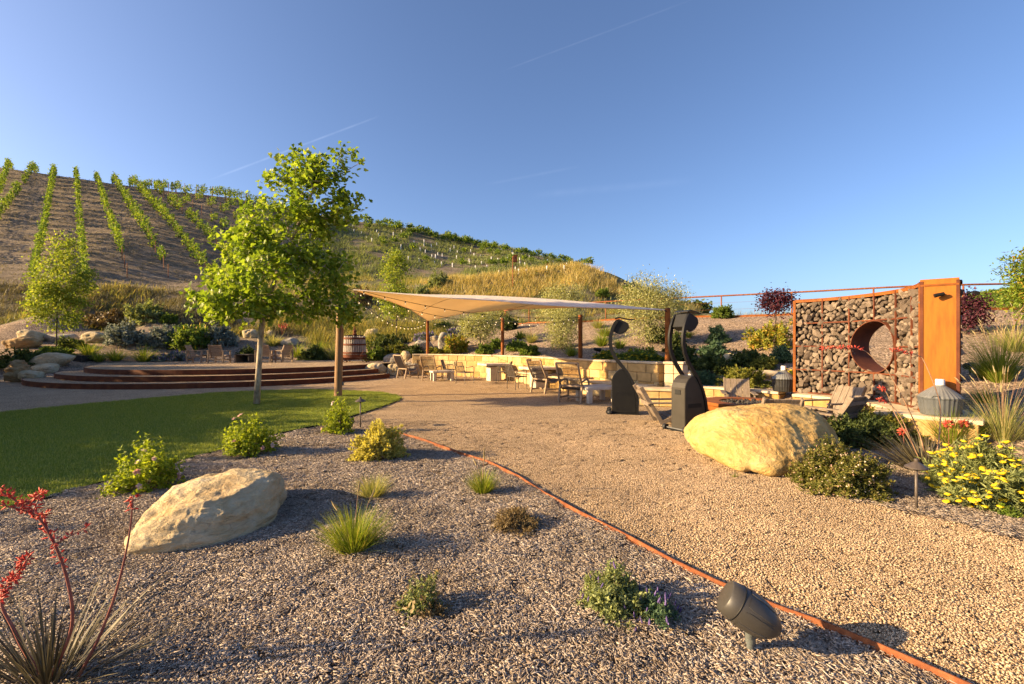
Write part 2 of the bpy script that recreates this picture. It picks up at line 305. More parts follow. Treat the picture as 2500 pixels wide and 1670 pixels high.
def mesh_np(name, V, Fc, mat, rnd=None, smooth=False):
    """one mesh from arrays; all faces have the same corner count"""
    V = np.asarray(V, np.float32).reshape(-1, 3); Fc = np.asarray(Fc, np.int32); k = Fc.shape[1]
    me = bpy.data.meshes.new(name)
    me.vertices.add(len(V)); me.vertices.foreach_set('co', V.ravel())
    me.loops.add(Fc.size); me.loops.foreach_set('vertex_index', Fc.ravel())
    me.polygons.add(len(Fc)); me.polygons.foreach_set('loop_start', np.arange(0, Fc.size, k, dtype=np.int32))
    if smooth: me.polygons.foreach_set('use_smooth', np.ones(len(Fc), bool))
    me.materials.append(M[mat]); me.update(calc_edges=True)
    if rnd is not None:
        a = me.attributes.new('rnd', 'FLOAT', 'POINT'); a.data.foreach_set('value', np.asarray(rnd, np.float32))
    return me
class MB:
    """collects shapes, builds them as ONE mesh object"""
    def __init__(s): s.v = []; s.f = []
    def add(s, vs, fs):
        n = len(s.v); s.v += [tuple(x) for x in vs]; s.f += [tuple(i + n for i in f) for f in fs]; return s
    def box(s, c, d, rot=None):
        x, y, z = d[0] / 2, d[1] / 2, d[2] / 2
        vs = [Vector(p) for p in ((-x, -y, -z), (x, -y, -z), (x, y, -z), (-x, y, -z), (-x, -y, z), (x, -y, z), (x, y, z), (-x, y, z))]
        if rot is not None: vs = [rot @ p for p in vs]
        c = Vector(c)
        return s.add([p + c for p in vs], [(0, 3, 2, 1), (4, 5, 6, 7), (0, 1, 5, 4), (1, 2, 6, 5), (2, 3, 7, 6), (3, 0, 4, 7)])
    def bar(s, p, q, w, h, up=(0, 0, 1)):
        p, q = Vector(p), Vector(q); d = q - p; L = d.length; d.normalize(); up = Vector(up)
        sd = d.cross(up)
        if sd.length < 1e-4: sd = d.cross(Vector((0, 1, 0)))
        sd.normalize(); n = sd.cross(d)
        rot = Matrix((d, sd, n)).transposed()
        return s.box((p + q) / 2, (L, w, h), rot)
    def tube(s, pts, r, n=8, caps=True):
        pts = [Vector(p) for p in pts]; rs = r if hasattr(r, '__len__') else [r] * len(pts)
        base = len(s.v); prev = None
        for i, p in enumerate(pts):
            d = (pts[min(i + 1, len(pts) - 1)] - pts[max(i - 1, 0)]).normalized()
            a = prev if prev is not None else (Vector((0, 0, 1)) if abs(d.z) < .9 else Vector((1, 0, 0)))
            a = (a - d * a.dot(d)).normalized(); prev = a; bb = d.cross(a)
            for k in range(n):
                t_ = 2 * math.pi * k / n; s.v.append(tuple(p + (a * math.cos(t_) + bb * math.sin(t_)) * rs[i]))
        for i in range(len(pts) - 1):
            for k in range(n):
                k2 = (k + 1) % n; o1 = base + i * n; s.f.append((o1 + k, o1 + k2, o1 + n + k2, o1 + n + k))
        if caps:
            s.f.append(tuple(base + k for k in range(n))[::-1]); s.f.append(tuple(base + (len(pts) - 1) * n + k for k in range(n)))
        return s
    def lathe(s, prof, n=24, c=(0, 0, 0), caps=True):
        base = len(s.v)
        for r_, z in prof:
            for k in range(n):
                t_ = 2 * math.pi * k / n; s.v.append((c[0] + r_ * math.cos(t_), c[1] + r_ * math.sin(t_), c[2] + z))
        for i in range(len(prof) - 1):
            for k in range(n):
                k2 = (k + 1) % n; o1 = base + i * n; s.f.append((o1 + k, o1 + k2, o1 + n + k2, o1 + n + k))
        if caps:
            s.f.append(tuple(base + k for k in range(n))[::-1]); s.f.append(tuple(base + (len(prof) - 1) * n + k for k in range(n)))
        return s
    def prism(s, poly, axis0, axis1, off0, off1):
        """poly of (a,b) in the plane axis0/axis1, swept from off0 to off1 (vectors)"""
        a0, a1 = Vector(axis0), Vector(axis1); n = len(poly)
        vs = [a0 * a + a1 * b + Vector(off0) for a, b in poly] + [a0 * a + a1 * b + Vector(off1) for a, b in poly]
        fs = [tuple(range(n))[::-1], tuple(range(n, 2 * n))] + [(i, (i + 1) % n, n + (i + 1) % n, n + i) for i in range(n)]
        return s.add(vs, fs)
    def grid(s, rows):
        n = len(rows[0]); base = len(s.v)
        for r_ in rows: s.v += [tuple(p) for p in r_]
        for i in range(len(rows) - 1):
            for k in range(n - 1):
                o1 = base + i * n + k; s.f.append((o1, o1 + 1, o1 + n + 1, o1 + n))
        return s
    def build(s, name, mat, parent=None, smooth=False, bevel=0.0, rnd=None, fix=True, auto=None):
        me = bpy.data.meshes.new(name); me.from_pydata(s.v, [], s.f)
        if fix or bevel:
            bm = bmesh.new(); bm.from_mesh(me)
            if fix: bmesh.ops.recalc_face_normals(bm, faces=bm.faces)
            if bevel: bmesh.ops.bevel(bm, geom=[e for e in bm.edges if e.calc_face_angle(0) > .6], offset=bevel, segments=1, affect='EDGES', clamp_overlap=True)
            bm.to_mesh(me); bm.free()
        me.materials.append(M[mat])
        if smooth: me.shade_smooth()
        if auto:
            me.shade_smooth(); me.set_sharp_from_angle(angle=R(auto))
        if rnd is not None:
            a = me.attributes.new('rnd', 'FLOAT', 'POINT'); a.data.foreach_set('value', np.full(len(me.vertices), rnd, np.float32))
        return obj(name, me, parent)

# ---------------------------------------------------------------- terrain
WALL = [(-5.0, 23.0), (-4.0, 22.95), (-2.4, 22.2), (-0.9, 20.9), (0.4, 19.3), (1.5, 17.3), (2.3, 15.4), (3.1, 13.9), (4.15, 12.55)]   # centre line of the tall seat wall
LOWW = [(4.3, 12.6), (5.0, 12.35), (5.75, 11.6), (6.4, 10.75)]                                              # low wall from there to the gabion
GC, GR = Vector((4.9, 8.85, 0)), 2.27                                                              # fire-pit terrace centre, gabion inner radius
FENCE = [(-.6, 34), (-.1, 33), (1.65, 30.5), (5.1, 27), (9.3, 24.4), (13.9, 21.7), (17.3, 19.6), (20.9, 18.8), (26, 18.4)]
SC = Vector((-13.6, 24, 0))                                                                        # stage centre
def offset(path, d):
    out = []
    for i, p in enumerate(path):
        a = Vector(path[max(i - 1, 0)]); b_ = Vector(path[min(i + 1, len(path) - 1)]); t_ = (b_ - a).normalized()
        out.append((p[0] - t_.y * d, p[1] + t_.x * d))
    return out
def ray(u, Y, z): return ((u - U0) * Y / F, Y, z)
ctrl = []
Zf = -.08
for p in [(-900, -60), (900, -60), (-60, -8), (60, -8), (-40, 4), (-34, 13), (-28, 19), (-24, 21), (0, 0), (10, 0), (-10, 8), (0, 8), (5, 5), (-15, 12), (-6, 15), (0, 14),
          (-9.5, 17), (-7, 20.5), (-5.6, 22), (-13, 18), (-13.6, 22), (-16.5, 22.5), (-11, 22.5), (-18, 20.5), (-20.5, 20), (9, 3), (5, 10.5), (6.2, 8.8), (6.5, 6.6), (7.8, 5.6), (11, 3.2), (16, 0), (3, 12), (4.4, 11.9)]:
    ctrl.append((p[0], p[1], Zf))
for p in offset(WALL, -.12): ctrl.append((*p, Zf))
for p in offset(WALL, .42): ctrl.append((*p, .95))
for p in offset(LOWW, .45): ctrl.append((*p, .42))
for a in (38, 20, 0, -20, -40):
    ctrl.append((GC.x + 2.95 * math.cos(R(a)), GC.y + 2.95 * math.sin(R(a)), .42))
for p in [(8.2, 6.2, .12), (9.5, 5.4, .1), (13, 4.0, .2), (18, 2.0, .3), (30, -2, .5), (12, 9, .95), (16, 11, 1.6)]: ctrl.append(p)
for p in FENCE: ctrl.append((*p, 3.0))
for p in offset(FENCE, 2.5): ctrl.append((*p, 3.02))
for p in [(-23, 22.8, .5), (-20, 26, .5), (-15.5, 28.2, .5), (-10.5, 29, .5), (-7.6, 27.3, .55), (-6.6, 25, .4), (-13.6, 25.5, 0.0), (-16, 26.3, .1), (-10.5, 26.5, .1), (-17, 25, 0), (-9, 25.5, 0),
          (-32, 26, 1.4), (-25, 29.3, 1.75), (-18, 31.2, 1.8), (-12, 32, 1.8), (-6.8, 31, 1.9), (-4.6, 28.5, 2.0), (-2.5, 26, 1.7), (1.2, 25, 2.0), (-1.5, 30, 2.6)]: ctrl.append(p)
for u, Y, z in [(-900, 34, 5.2), (-400, 36, 6.3), (0, 36, 6.1), (250, 36, 6.1), (480, 36.5, 5.8), (640, 37, 5.4), (800, 37, 4.9), (960, 37, 4.5), (1120, 38, 4.4),
                (-400, 33, 3.0), (0, 33.5, 2.9), (300, 33.5, 2.9), (600, 34, 2.9), (850, 34, 2.9), (1000, 34, 2.9),
                (800, 55, 9.6), (960, 56, 9.4), (1100, 50, 8.6), (1240, 50, 7.8), (1404, 54, 8.0), (1550, 54, 6.5), (1700, 52, 3.9),
                (1020, 42, 6.5), (1120, 42, 7.2), (1200, 42, 7.7), (1300, 42, 8.4), (1410, 42, 8.8), (1480, 42, 8.4), (1560, 41, 7.0), (1620, 40, 5.7), (1700, 39, 3.9), (1780, 38, 3.1)]:
    ctrl.append(ray(u, Y, z))
CREST = [(-900, 300, 66), (-400, 335, 70), (0, 399, 72), (130, 420, 72), (330, 448, 72), (530, 472, 75), (690, 498, 80), (850, 530, 88), (1044, 557, 92), (1210, 595, 92), (1404, 641, 92), (1560, 700, 92)]
for u, v, Y in CREST:
    p = at(u, v, Y); ctrl.append(tuple(p))
    p2 = at(u, v, Y + 18); ctrl.append((p2.x, p2.y, p.z - 1.5)); ctrl.append((p2.x * 1.6, Y * 1.7 + 18, p.z * .6))
for p in [ray(1700, 92, 4), ray(1900, 92, 2.5), ray(2100, 92, 2.5), (20, 40, 3), (30, 32, 3.0), (45, 22, 3.0), (60, 60, 2.8)]: ctrl.append(p)
for u, v, Y in [(2270, 768, 150), (2320, 722, 150), (2370, 700, 150), (2430, 692, 150), (2520, 697, 150), (2800, 690, 150), (3300, 710, 150)]: ctrl.append(tuple(at(u, v, Y)))
for u, Y, z in [(2250, 105, 2.6), (2400, 100, 4.5), (2700, 95, 5), (2250, 200, 8), (2500, 220, 12)]: ctrl.append(ray(u, Y, z))
for x, y in [(-900, 300), (-900, 1400), (0, 1400), (900, 1400), (900, 300), (0, 260), (-300, 200), (150, 300)]: ctrl.append((x, y, 0.0))
ca = np.array(ctrl)
_r = geometry.delaunay_2d_cdt([Vector((p[0], p[1])) for p in ctrl], [], [], 0, 1e-4)
cv = np.array([tuple(p) for p in _r[0]]); czz = np.array([ca[ids[0], 2] if len(ids) else 0 for ids in _r[3]]); ctri = np.array(_r[2])
def tri_height(P):
    Z = np.zeros(len(P))
    for a, b_, c_ in ctri:
        A, B, C_ = cv[a], cv[b_], cv[c_]
        lo = np.minimum(np.minimum(A, B), C_) - 1e-6; hi = np.maximum(np.maximum(A, B), C_) + 1e-6
        idx = np.where((P[:, 0] >= lo[0]) & (P[:, 0] <= hi[0]) & (P[:, 1] >= lo[1]) & (P[:, 1] <= hi[1]))[0]
        if not len(idx): continue
        d = (B[1] - C_[1]) * (A[0] - C_[0]) + (C_[0] - B[0]) * (A[1] - C_[1])
        if abs(d) < 1e-12: continue
        q = P[idx]
        w0 = ((B[1] - C_[1]) * (q[:, 0] - C_[0]) + (C_[0] - B[0]) * (q[:, 1] - C_[1])) / d
        w1 = ((C_[1] - A[1]) * (q[:, 0] - C_[0]) + (A[0] - C_[0]) * (q[:, 1] - C_[1])) / d
        w2 = 1 - w0 - w1
        ok = (w0 >= -1e-7) & (w1 >= -1e-7) & (w2 >= -1e-7)
        Z[idx[ok]] = w0[ok] * czz[a] + w1[ok] * czz[b_] + w2[ok] * czz[c_]
    return Z
def spaced(a, b_, step, ends, grow=1.13):
    xs = list(np.arange(a, b_ + 1e-6, step)); s_ = step; x = xs[-1]
    while x < ends[1]: s_ *= grow; x += s_; xs.append(x)
    s_ = step; x = xs[0]; lo = []
    while x > ends[0]: s_ *= grow; x -= s_; lo.append(x)
    return np.array(lo[::-1] + xs)
gx = spaced(-27, 22, .32, (-850, 850), 1.08); gy = spaced(-2, 46, .32, (-50, 1300), 1.05)
GXX, GYY = np.meshgrid(gx, gy)
GZ = tri_height(np.stack([GXX.ravel(), GYY.ravel()], 1)).reshape(GXX.shape)
# soften the creases of the hill, leave the terraces near the walls crisp
for _ in range(5):
    S = GZ.copy(); S[1:-1, 1:-1] = (GZ[:-2, 1:-1] + GZ[2:, 1:-1] + GZ[1:-1, :-2] + GZ[1:-1, 2:] + 2 * GZ[1:-1, 1:-1]) / 6
    wgt = np.clip((GZ - 1.3) / .6, 0, 1) * np.clip((GYY - 23) / 6, 0, 1)
    GZ = GZ * (1 - wgt) + S * wgt
amp = np.clip((GZ - .2) / 1.2, 0, 1)
nz = np.array([noise.fractal(Vector((x * .45, y * .45, 0)), 1.0, 2.1, 4) for x, y in zip(GXX.ravel(), GYY.ravel())]).reshape(GXX.shape)
nz2 = np.array([noise.noise(Vector((x * .12, y * .12, 5))) for x, y in zip(GXX.ravel(), GYY.ravel())]).reshape(GXX.shape)
GZ = GZ + amp * (.09 * nz + .28 * nz2 * np.clip((GYY - 32) / 10, 0, 1))
def gz(x, y):
    """height of the ground at a place (never below the terrace)"""
    i = int(np.clip(np.searchsorted(gy, y) - 1, 0, len(gy) - 2)); k = int(np.clip(np.searchsorted(gx, x) - 1, 0, len(gx) - 2))
    fy = (y - gy[i]) / (gy[i + 1] - gy[i]); fx = (x - gx[k]) / (gx[k + 1] - gx[k])
    z = (GZ[i, k] * (1 - fx) + GZ[i, k + 1] * fx) * (1 - fy) + (GZ[i + 1, k] * (1 - fx) + GZ[i + 1, k + 1] * fx) * fy
    return max(0.0, float(z))
def hit(u, v, near=2.0, far=160.0):
    """where the line of sight through a photo pixel meets the ground"""
    Y = near; pY = near
    while Y < far:
        p = at(u, v, Y)
        if p.z <= gz(p.x, p.y):
            lo, hi = pY, Y
            for _ in range(18):
                md = (lo + hi) / 2; q = at(u, v, md)
                if q.z <= gz(q.x, q.y): hi = md
                else: lo = md
            q = at(u, v, hi); return Vector((q.x, q.y, gz(q.x, q.y)))
        pY = Y; Y *= 1.006
    return None
nyg, nxg = GXX.shape
idx = np.arange(nyg * nxg).reshape(nyg, nxg)
FQ = np.stack([idx[:-1, :-1].ravel(), idx[:-1, 1:].ravel(), idx[1:, 1:].ravel(), idx[1:, :-1].ravel()], 1)
me = mesh_np('hillside', np.stack([GXX, GYY, GZ], 2).reshape(-1, 3), FQ, 'terrain', smooth=True)
az = (GXX / np.maximum(GYY, 1)) * F + U0
fence_side = np.interp(GXX.ravel(), [p[0] for p in FENCE], [p[1] for p in FENCE]).reshape(GXX.shape)
bank = np.where(GXX > -6.8, np.clip((fence_side + .6 - GYY) / .6, 0, 1), np.clip((31.5 - GYY) / 1.0, 0, 1))
a = me.attributes.new('mulch', 'FLOAT', 'POINT'); a.data.foreach_set('value', bank.ravel().astype(np.float32))
vine_zone = np.clip((720 - az) / 150, 0, 1) * np.clip((GYY - 35) / 3, 0, 1)
greenness = np.where(az < 760, .12 + .5 * np.clip((np.abs(GYY - 34) < 2.5), 0, 1), .8) - .55 * vine_zone
greenness = np.where((az > 760) & (GYY > 60), .62, greenness)
greenness = np.where(az > 1700, .75, greenness)
a = me.attributes.new('green', 'FLOAT', 'POINT'); a.data.foreach_set('value', greenness.ravel().astype(np.float32))
tag(obj('hillside', me), kind='structure')

def sheet(name, poly, z, mat, sub=0):
    bm = bmesh.new(); f = bm.faces.new([bm.verts.new((p[0], p[1], z)) for p in poly]); 
    if f.normal.z < 0 or f.calc_area() and (f.normal_update() or f.normal.z < 0): f.normal_flip()
    bmesh.ops.triangulate(bm, faces=bm.faces[:])
    me = bpy.data.meshes.new(name); bm.to_mesh(me); bm.free(); me.materials.append(M[mat]); return obj(name, me)
tag(sheet('gravel_terrace', [(-60, -8), (22, -8), (22, 6), (9.6, 9), (9.6, 16), (4, 26), (-8, 30), (-26, 30), (-60, 20)], 0.0, 'gravel'), kind='structure')

EDGE_PX = [(965, 1060), (1022, 1075), (1129, 1113), (1193, 1134), (1267, 1171), (1331, 1214), (1417, 1262), (1523, 1315), (1630, 1374), (1747, 1432), (1896, 1496), (2024, 1544), (2152, 1598), (2311, 1670)]
EDGE = [gp(u, v) for u, v in EDGE_PX]
dl = (EDGE[-1] - EDGE[-2]).normalized(); EDGE += [EDGE[-1] + dl * .8, EDGE[-1] + dl * 2.2]
LAWN_LOW = [(0, 1248), (94, 1226), (239, 1184), (427, 1132), (547, 1100), (660, 1066), (790, 1037), (865, 1016), (926, 997), (970, 980), (980, 973)]
LAWN_TOP = [(972, 967), (945, 960), (900, 956), (754, 951), (621, 955), (520, 960), (400, 970), (221, 986), (88, 999), (0, 1008)]
LL = [gp(u, v) for u, v in LAWN_LOW]; LT = [gp(u, v) for u, v in LAWN_TOP]
ll0 = Vector((-12, 1.2, 0))
lawn_poly = [ll0] + LL + LT + [Vector((-17, 10.6, 0)), Vector((-20, 8, 0)), Vector((-20, 1, 0))]
tag(sheet('lawn', lawn_poly, .012, 'lawn_ground'), kind='structure')
mulch_poly = [ll0] + [p + Vector((.0, -.03, 0)) for p in LL[:8]] + [gp(905, 1012), gp(935, 1040)] + EDGE + [Vector((3.6, -4, 0)), Vector((-12, -4, 0))]
tag(sheet('mulch_bed', mulch_poly, .006, 'mulch'), kind='structure')
RM = [gp(2065, 1075), gp(2040, 1120), gp(1960, 1175), gp(1990, 1200), gp(2130, 1235), gp(2260, 1265), gp(2400, 1300), gp(2560, 1345), Vector((9, .5, 0)), Vector((21, .5, 0)), Vector((21, 5, 0)), Vector((9.4, 8.2, 0)), Vector((7.4, 8.0, 0)), gp(2210, 1030), gp(2130, 1040)]
tag(sheet('planting_bed', RM, .008, 'mulch'), kind='structure')

# ---------------------------------------------------------------- scattered stuff: one patch of pieces set out over many spots by geometry nodes
def scatter_group():
    ng = bpy.data.node_groups.new('set_out', 'GeometryNodeTree')
    ng.interface.new_socket('Geometry', in_out='INPUT', socket_type='NodeSocketGeometry'); ng.interface.new_socket('Geometry', in_out='OUTPUT', socket_type='NodeSocketGeometry')
    gi = ng.nodes.new('NodeGroupInput'); go = ng.nodes.new('NodeGroupOutput')
    def named(n, ty):
        x = ng.nodes.new('GeometryNodeInputNamedAttribute'); x.data_type = ty; x.inputs[0].default_value = n
        return [o for o in x.outputs if o.enabled and o.name == 'Attribute'][0]
    sp = ng.nodes.new('GeometryNodeSeparateGeometry'); sp.domain = 'POINT'
    ng.links.new(gi.outputs[0], sp.inputs[0]); ng.links.new(named('spot', 'FLOAT'), sp.inputs[1])
    ip = ng.nodes.new('GeometryNodeInstanceOnPoints')
    ng.links.new(sp.outputs[0], ip.inputs['Points']); ng.links.new(sp.outputs[1], ip.inputs['Instance'])
    ng.links.new(named('turn', 'FLOAT_VECTOR'), ip.inputs['Rotation']); ng.links.new(named('size', 'FLOAT'), ip.inputs['Scale'])
    ng.links.new(ip.outputs[0], go.inputs[0])
    return ng
SCATTER = scatter_group()
def scatter(name, label, cat, V, Fc, rnd, spots, turns, sizes, mat):
    V = np.asarray(V, np.float32); spots = np.asarray(spots, np.float32); n, m_ = len(V), len(spots)
    me = mesh_np(name, np.concatenate([V, spots]), Fc, mat, np.concatenate([rnd, np.zeros(m_)]))
    a = me.attributes.new('spot', 'FLOAT', 'POINT'); a.data.foreach_set('value', np.concatenate([np.zeros(n), np.ones(m_)]).astype(np.float32))
    a = me.attributes.new('size', 'FLOAT', 'POINT'); a.data.foreach_set('value', np.concatenate([np.ones(n), sizes]).astype(np.float32))
    tv = np.zeros((n + m_, 3), np.float32); tv[n:] = turns
    a = me.attributes.new('turn', 'FLOAT_VECTOR', 'POINT'); a.data.foreach_set('vector', tv.ravel())
    o = obj(name, me); mo = o.modifiers.new('set_out', 'NODES'); mo.node_group = SCATTER
    return tag(o, label, cat, kind='stuff')
def inside(P, poly):
    x, y = P[:, 0], P[:, 1]; r_ = np.zeros(len(P), bool); n = len(poly)
    for i in range(n):
        x1, y1 = poly[i][0], poly[i][1]; x2, y2 = poly[(i + 1) % n][0], poly[(i + 1) % n][1]
        if y1 == y2: continue
        c_ = ((y1 > y) != (y2 > y)) & (x < (x2 - x1) * (y - y1) / (y2 - y1) + x1); r_ ^= c_
    return r_
def visible_xy(P, pad=40): 
    u = P[:, 0] / np.maximum(P[:, 1], .3) * F + U0
    return (u > -pad) & (u < 2500 + pad) & (P[:, 1] > 1.9)
def jitter_grid(x0, x1, y0, y1, step):
    X, Y = np.meshgrid(np.arange(x0, x1, step), np.arange(y0, y1, step)); P = np.stack([X.ravel(), Y.ravel()], 1)
    return P + rng.uniform(-step * .55, step * .55, P.shape)
def chip_patch(n, rad, seed, lmin=.009, lmax=.055):
    r_ = np.random.default_rng(seed); V = []; Fc = []; rd = []
    for i in range(n):
        a = r_.uniform(0, 2 * math.pi); d = rad * math.sqrt(r_.random()); L = lmin + (lmax - lmin) * r_.random() ** 2.2; W = r_.uniform(.0025, .0075); T = r_.uniform(.0012, .003)
        c_ = Vector((d * math.cos(a), d * math.sin(a), r_.uniform(.002, .012)))
        q = Matrix.Rotation(r_.uniform(0, 6.28), 3, 'Z') @ Matrix.Rotation(r_.normal(0, .13), 3, 'Y') @ Matrix.Rotation(r_.normal(0, .3), 3, 'X')
        k = r_.uniform(.4, 1)
        b0 = len(V)
        for x, y, z in ((-L, -W * k, -T), (L, -W, -T), (L * .8, W, -T), (-L, W * k, -T), (-L, -W * k, T), (L, -W, T), (L * .8, W, T), (-L, W * k, T)):
            V.append(tuple(c_ + q @ Vector((x / 2, y / 2, z / 2))))
        for f in ((4, 5, 6, 7), (0, 1, 5, 4), (1, 2, 6, 5), (2, 3, 7, 6), (3, 0, 4, 7)): Fc.append([b0 + j for j in f])
        rd += [float(np.clip(r_.beta(2, 2.2), 0, 1))] * 8
    return V, Fc, rd
def pebble_patch(n, rad, seed, r0=.0032, r1=.007):
    r_ = np.random.default_rng(seed); bm = bmesh.new(); bmesh.ops.create_icosphere(bm, subdivisions=1, radius=1); B = np.array([tuple(v_.co) for v_ in bm.verts]); Q = np.array([[v_.index for v_ in f.verts] for f in bm.faces]); bm.free()
    V = []; Fc = []; rd = []
    for i in range(n):
        a = r_.uniform(0, 6.28); d = rad * math.sqrt(r_.random()); s_ = r_.uniform(r0, r1)
        q = np.array(Matrix.Rotation(r_.uniform(0, 6.28), 3, 'Z') @ Matrix.Rotation(r_.uniform(0, 1), 3, 'X'))
        P = (B * r_.uniform(.75, 1.2, B.shape) * s_ * np.array([1.25, .9, .75])) @ q.T + np.array([d * math.cos(a), d * math.sin(a), r_.uniform(.001, .007)])
        Fc.append(Q + len(V) * 12); V.append(P); rd += [r_.random()] * 12
    return np.concatenate(V), np.concatenate(Fc), rd
def bumpy(P, a): return np.array([.006 + a * max(0, .5 + noise.noise(Vector((x * 1.7, y * 1.7, 3))) + .5 * noise.noise(Vector((x * 4.5, y * 4.5, 8)))) for x, y in P])
# mulch chips
P = jitter_grid(-6, 3.2, 2.0, 8.2, .088)
P = P[inside(P, [(p.x, p.y) for p in mulch_poly]) & visible_xy(P)]
P = P[rng.random(len(P)) < np.clip(1.15 - (P[:, 1] - 2.0) * .08, .55, 1)]
V, Fc, rd = chip_patch(140, .1, 3)
def flat_turns(n): 
    T = np.zeros((n, 3)); T[:, 2] = rng.uniform(0, 6.28, n); return T
scatter('wood_chips', 'shredded grey brown wood chips covering the bed left of the steel edging', 'wood chips', V, Fc, rd, np.c_[P, bumpy(P, .022)], flat_turns(len(P)), rng.uniform(.55, 1.12, len(P)), 'mulch_chip')
P = jitter_grid(2.4, 9.5, 2.6, 8.2, .13)
P = P[inside(P, [(p.x + rng.normal(0, .05), p.y) for p in RM]) & visible_xy(P)]
V, Fc, rd = chip_patch(110, .12, 4)
scatter('bark_mulch', 'loose bark mulch round the yellow yarrow and the right path light', 'mulch', V, Fc, rd, np.c_[P, bumpy(P, .022)], flat_turns(len(P)), rng.uniform(.55, 1.12, len(P)), 'mulch_chip')
# pea gravel near the camera
P = jitter_grid(-3.2, 6.6, 2.0, 9.2, .072)
keep = ~inside(P, [(p.x, p.y) for p in mulch_poly]) & ~inside(P, [(p.x, p.y) for p in RM]) & ~inside(P, [(p.x, p.y) for p in lawn_poly]) & visible_xy(P)
P = P[keep]; P = P[rng.random(len(P)) < np.clip(1.3 - (P[:, 1] - 2) * .09, .5, 1)]
V, Fc, rd = pebble_patch(150, .07, 5)
scatter('pea_gravel', 'tan pea gravel covering the terrace right of the steel edging', 'gravel', V, Fc, rd, np.c_[P, bumpy(P, .012) - .006], flat_turns(len(P)), rng.uniform(.65, 1.12, len(P)), 'pebble')
# lawn blades
P = jitter_grid(-17, -2.2, 3.6, 16, .095)
P = P[inside(P, [(p.x, p.y) for p in lawn_poly]) & visible_xy(P)]
n = 34; a = rng.uniform(0, 6.28, n); d = .075 * np.sqrt(rng.random(n)); h = rng.uniform(.018, .042, n); la = rng.uniform(0, 6.28, n); ln = rng.uniform(0, .028, n); w = .0032
bx, by = d * np.cos(a), d * np.sin(a); V = np.zeros((n, 3, 3)); pa = rng.uniform(0, 6.28, n)
V[:, 0] = np.c_[bx - w * np.cos(pa), by - w * np.sin(pa), np.zeros(n)]; V[:, 1] = np.c_[bx + w * np.cos(pa), by + w * np.sin(pa), np.zeros(n)]; V[:, 2] = np.c_[bx + ln * np.cos(la), by + ln * np.sin(la), h]
scatter('lawn_grass', 'short mown green grass of the lawn under the sycamore', 'grass', V.reshape(-1, 3), np.arange(n * 3).reshape(-1, 3), np.repeat(rng.random(n), 3), np.c_[P, np.full(len(P), .012)], flat_turns(len(P)), rng.uniform(.8, 1.3, len(P)), 'lawn_blade')

# ---------------------------------------------------------------- steel edging along the mulch
rows = []
for p, q in zip(EDGE[:-1], EDGE[1:]):
    k = max(1, int((q - p).length / .25))
    for i in range(k): rows.append(p.lerp(q, i / k))
rows.append(EDGE[-1])
mb = MB(); th = .008
for i in range(len(rows) - 1):
    pass
nrm = [Vector((-(rows[min(i + 1, len(rows) - 1)] - rows[max(i - 1, 0)]).y, (rows[min(i + 1, len(rows) - 1)] - rows[max(i - 1, 0)]).x, 0)).normalized() for i in range(len(rows))]
hh = [.05 + .008 * noise.noise(Vector((i * .23, 0, 0))) for i in range(len(rows))]
mb.grid([[p - n_ * th / 2 + Vector((0, 0, -.05)) for p, n_ in zip(rows, nrm)], [p - n_ * th / 2 + Vector((0, 0, h_)) for p, n_, h_ in zip(rows, nrm, hh)],
         [p + n_ * th / 2 + Vector((0, 0, h_)) for p, n_, h_ in zip(rows, nrm, hh)], [p + n_ * th / 2 + Vector((0, 0, -.05)) for p, n_ in zip(rows, nrm)]])
tag(mb.build('steel_edging', 'rust_pipe'), 'thin rusty steel edging strip between wood chips and gravel', 'edging')
mb = MB(); pts = [p + Vector((0, -.015, 0)) for p in LL]
mb.grid([[p + Vector((0, 0, -.03)) for p in pts], [p + Vector((0, 0, .03)) for p in pts], [p + Vector((0, .012, .03)) for p in pts], [p + Vector((0, .012, -.03)) for p in pts]])
tag(mb.build('lawn_edging', 'black_metal'), 'dark lawn edging strip along the front of the lawn', 'edging')

# ---------------------------------------------------------------- plants
def unit(a): return a / np.maximum(np.linalg.norm(a, axis=-1, keepdims=True), 1e-9)
LEAF = (np.array([(0, 0, 0), (.45, .5, .08), (1, 0, -.06), (.45, -.5, .08)]), np.array([(0, 1, 2), (0, 2, 3)]))
_mp = [(0, 0), (.02, .3), (-.12, .42), (.2, .42), (.42, .62), (.5, .3), (.72, .3), (1, 0), (.72, -.3), (.5, -.3), (.42, -.62), (.2, -.42), (-.12, -.42), (.02, -.3)]
MAPLE = (np.array([(.35, 0, -.06)] + [(a, b_, .0 + .16 * abs(b_)) for a, b_ in _mp]), np.array([(0, i, i % len(_mp) + 1) for i in range(1, len(_mp) + 1)]))
BLADE = (np.array([(0, .5, 0), (0, -.5, 0), (.38, .42, .12), (.38, -.42, .12), (.72, .28, .42), (.72, -.28, .42), (1, 0, .85)]), np.array([(0, 1, 3), (0, 3, 2), (2, 3, 5), (2, 5, 4), (4, 5, 6)]))
PETAL5 = (np.array([(0, 0, 0)] + [(.5 * math.cos(t_) * r_, .5 * math.sin(t_) * r_, .12 * (r_ > .7)) for t_, r_ in ((i * math.pi / 5, 1 if i % 2 == 0 else .62) for i in range(10))]), np.array([(0, i, i % 10 + 1) for i in range(1, 11)]))
SPIKE = (np.array([(0, .5, 0), (0, -.25, .43), (0, -.25, -.43), (.5, .5, 0), (.5, -.25, .43), (.5, -.25, -.43), (1, 0, 0)]), np.array([(0, 1, 4), (0, 4, 3), (1, 2, 5), (1, 5, 4), (2, 0, 3), (2, 3, 5), (3, 4, 6), (4, 5, 6), (5, 3, 6)]))
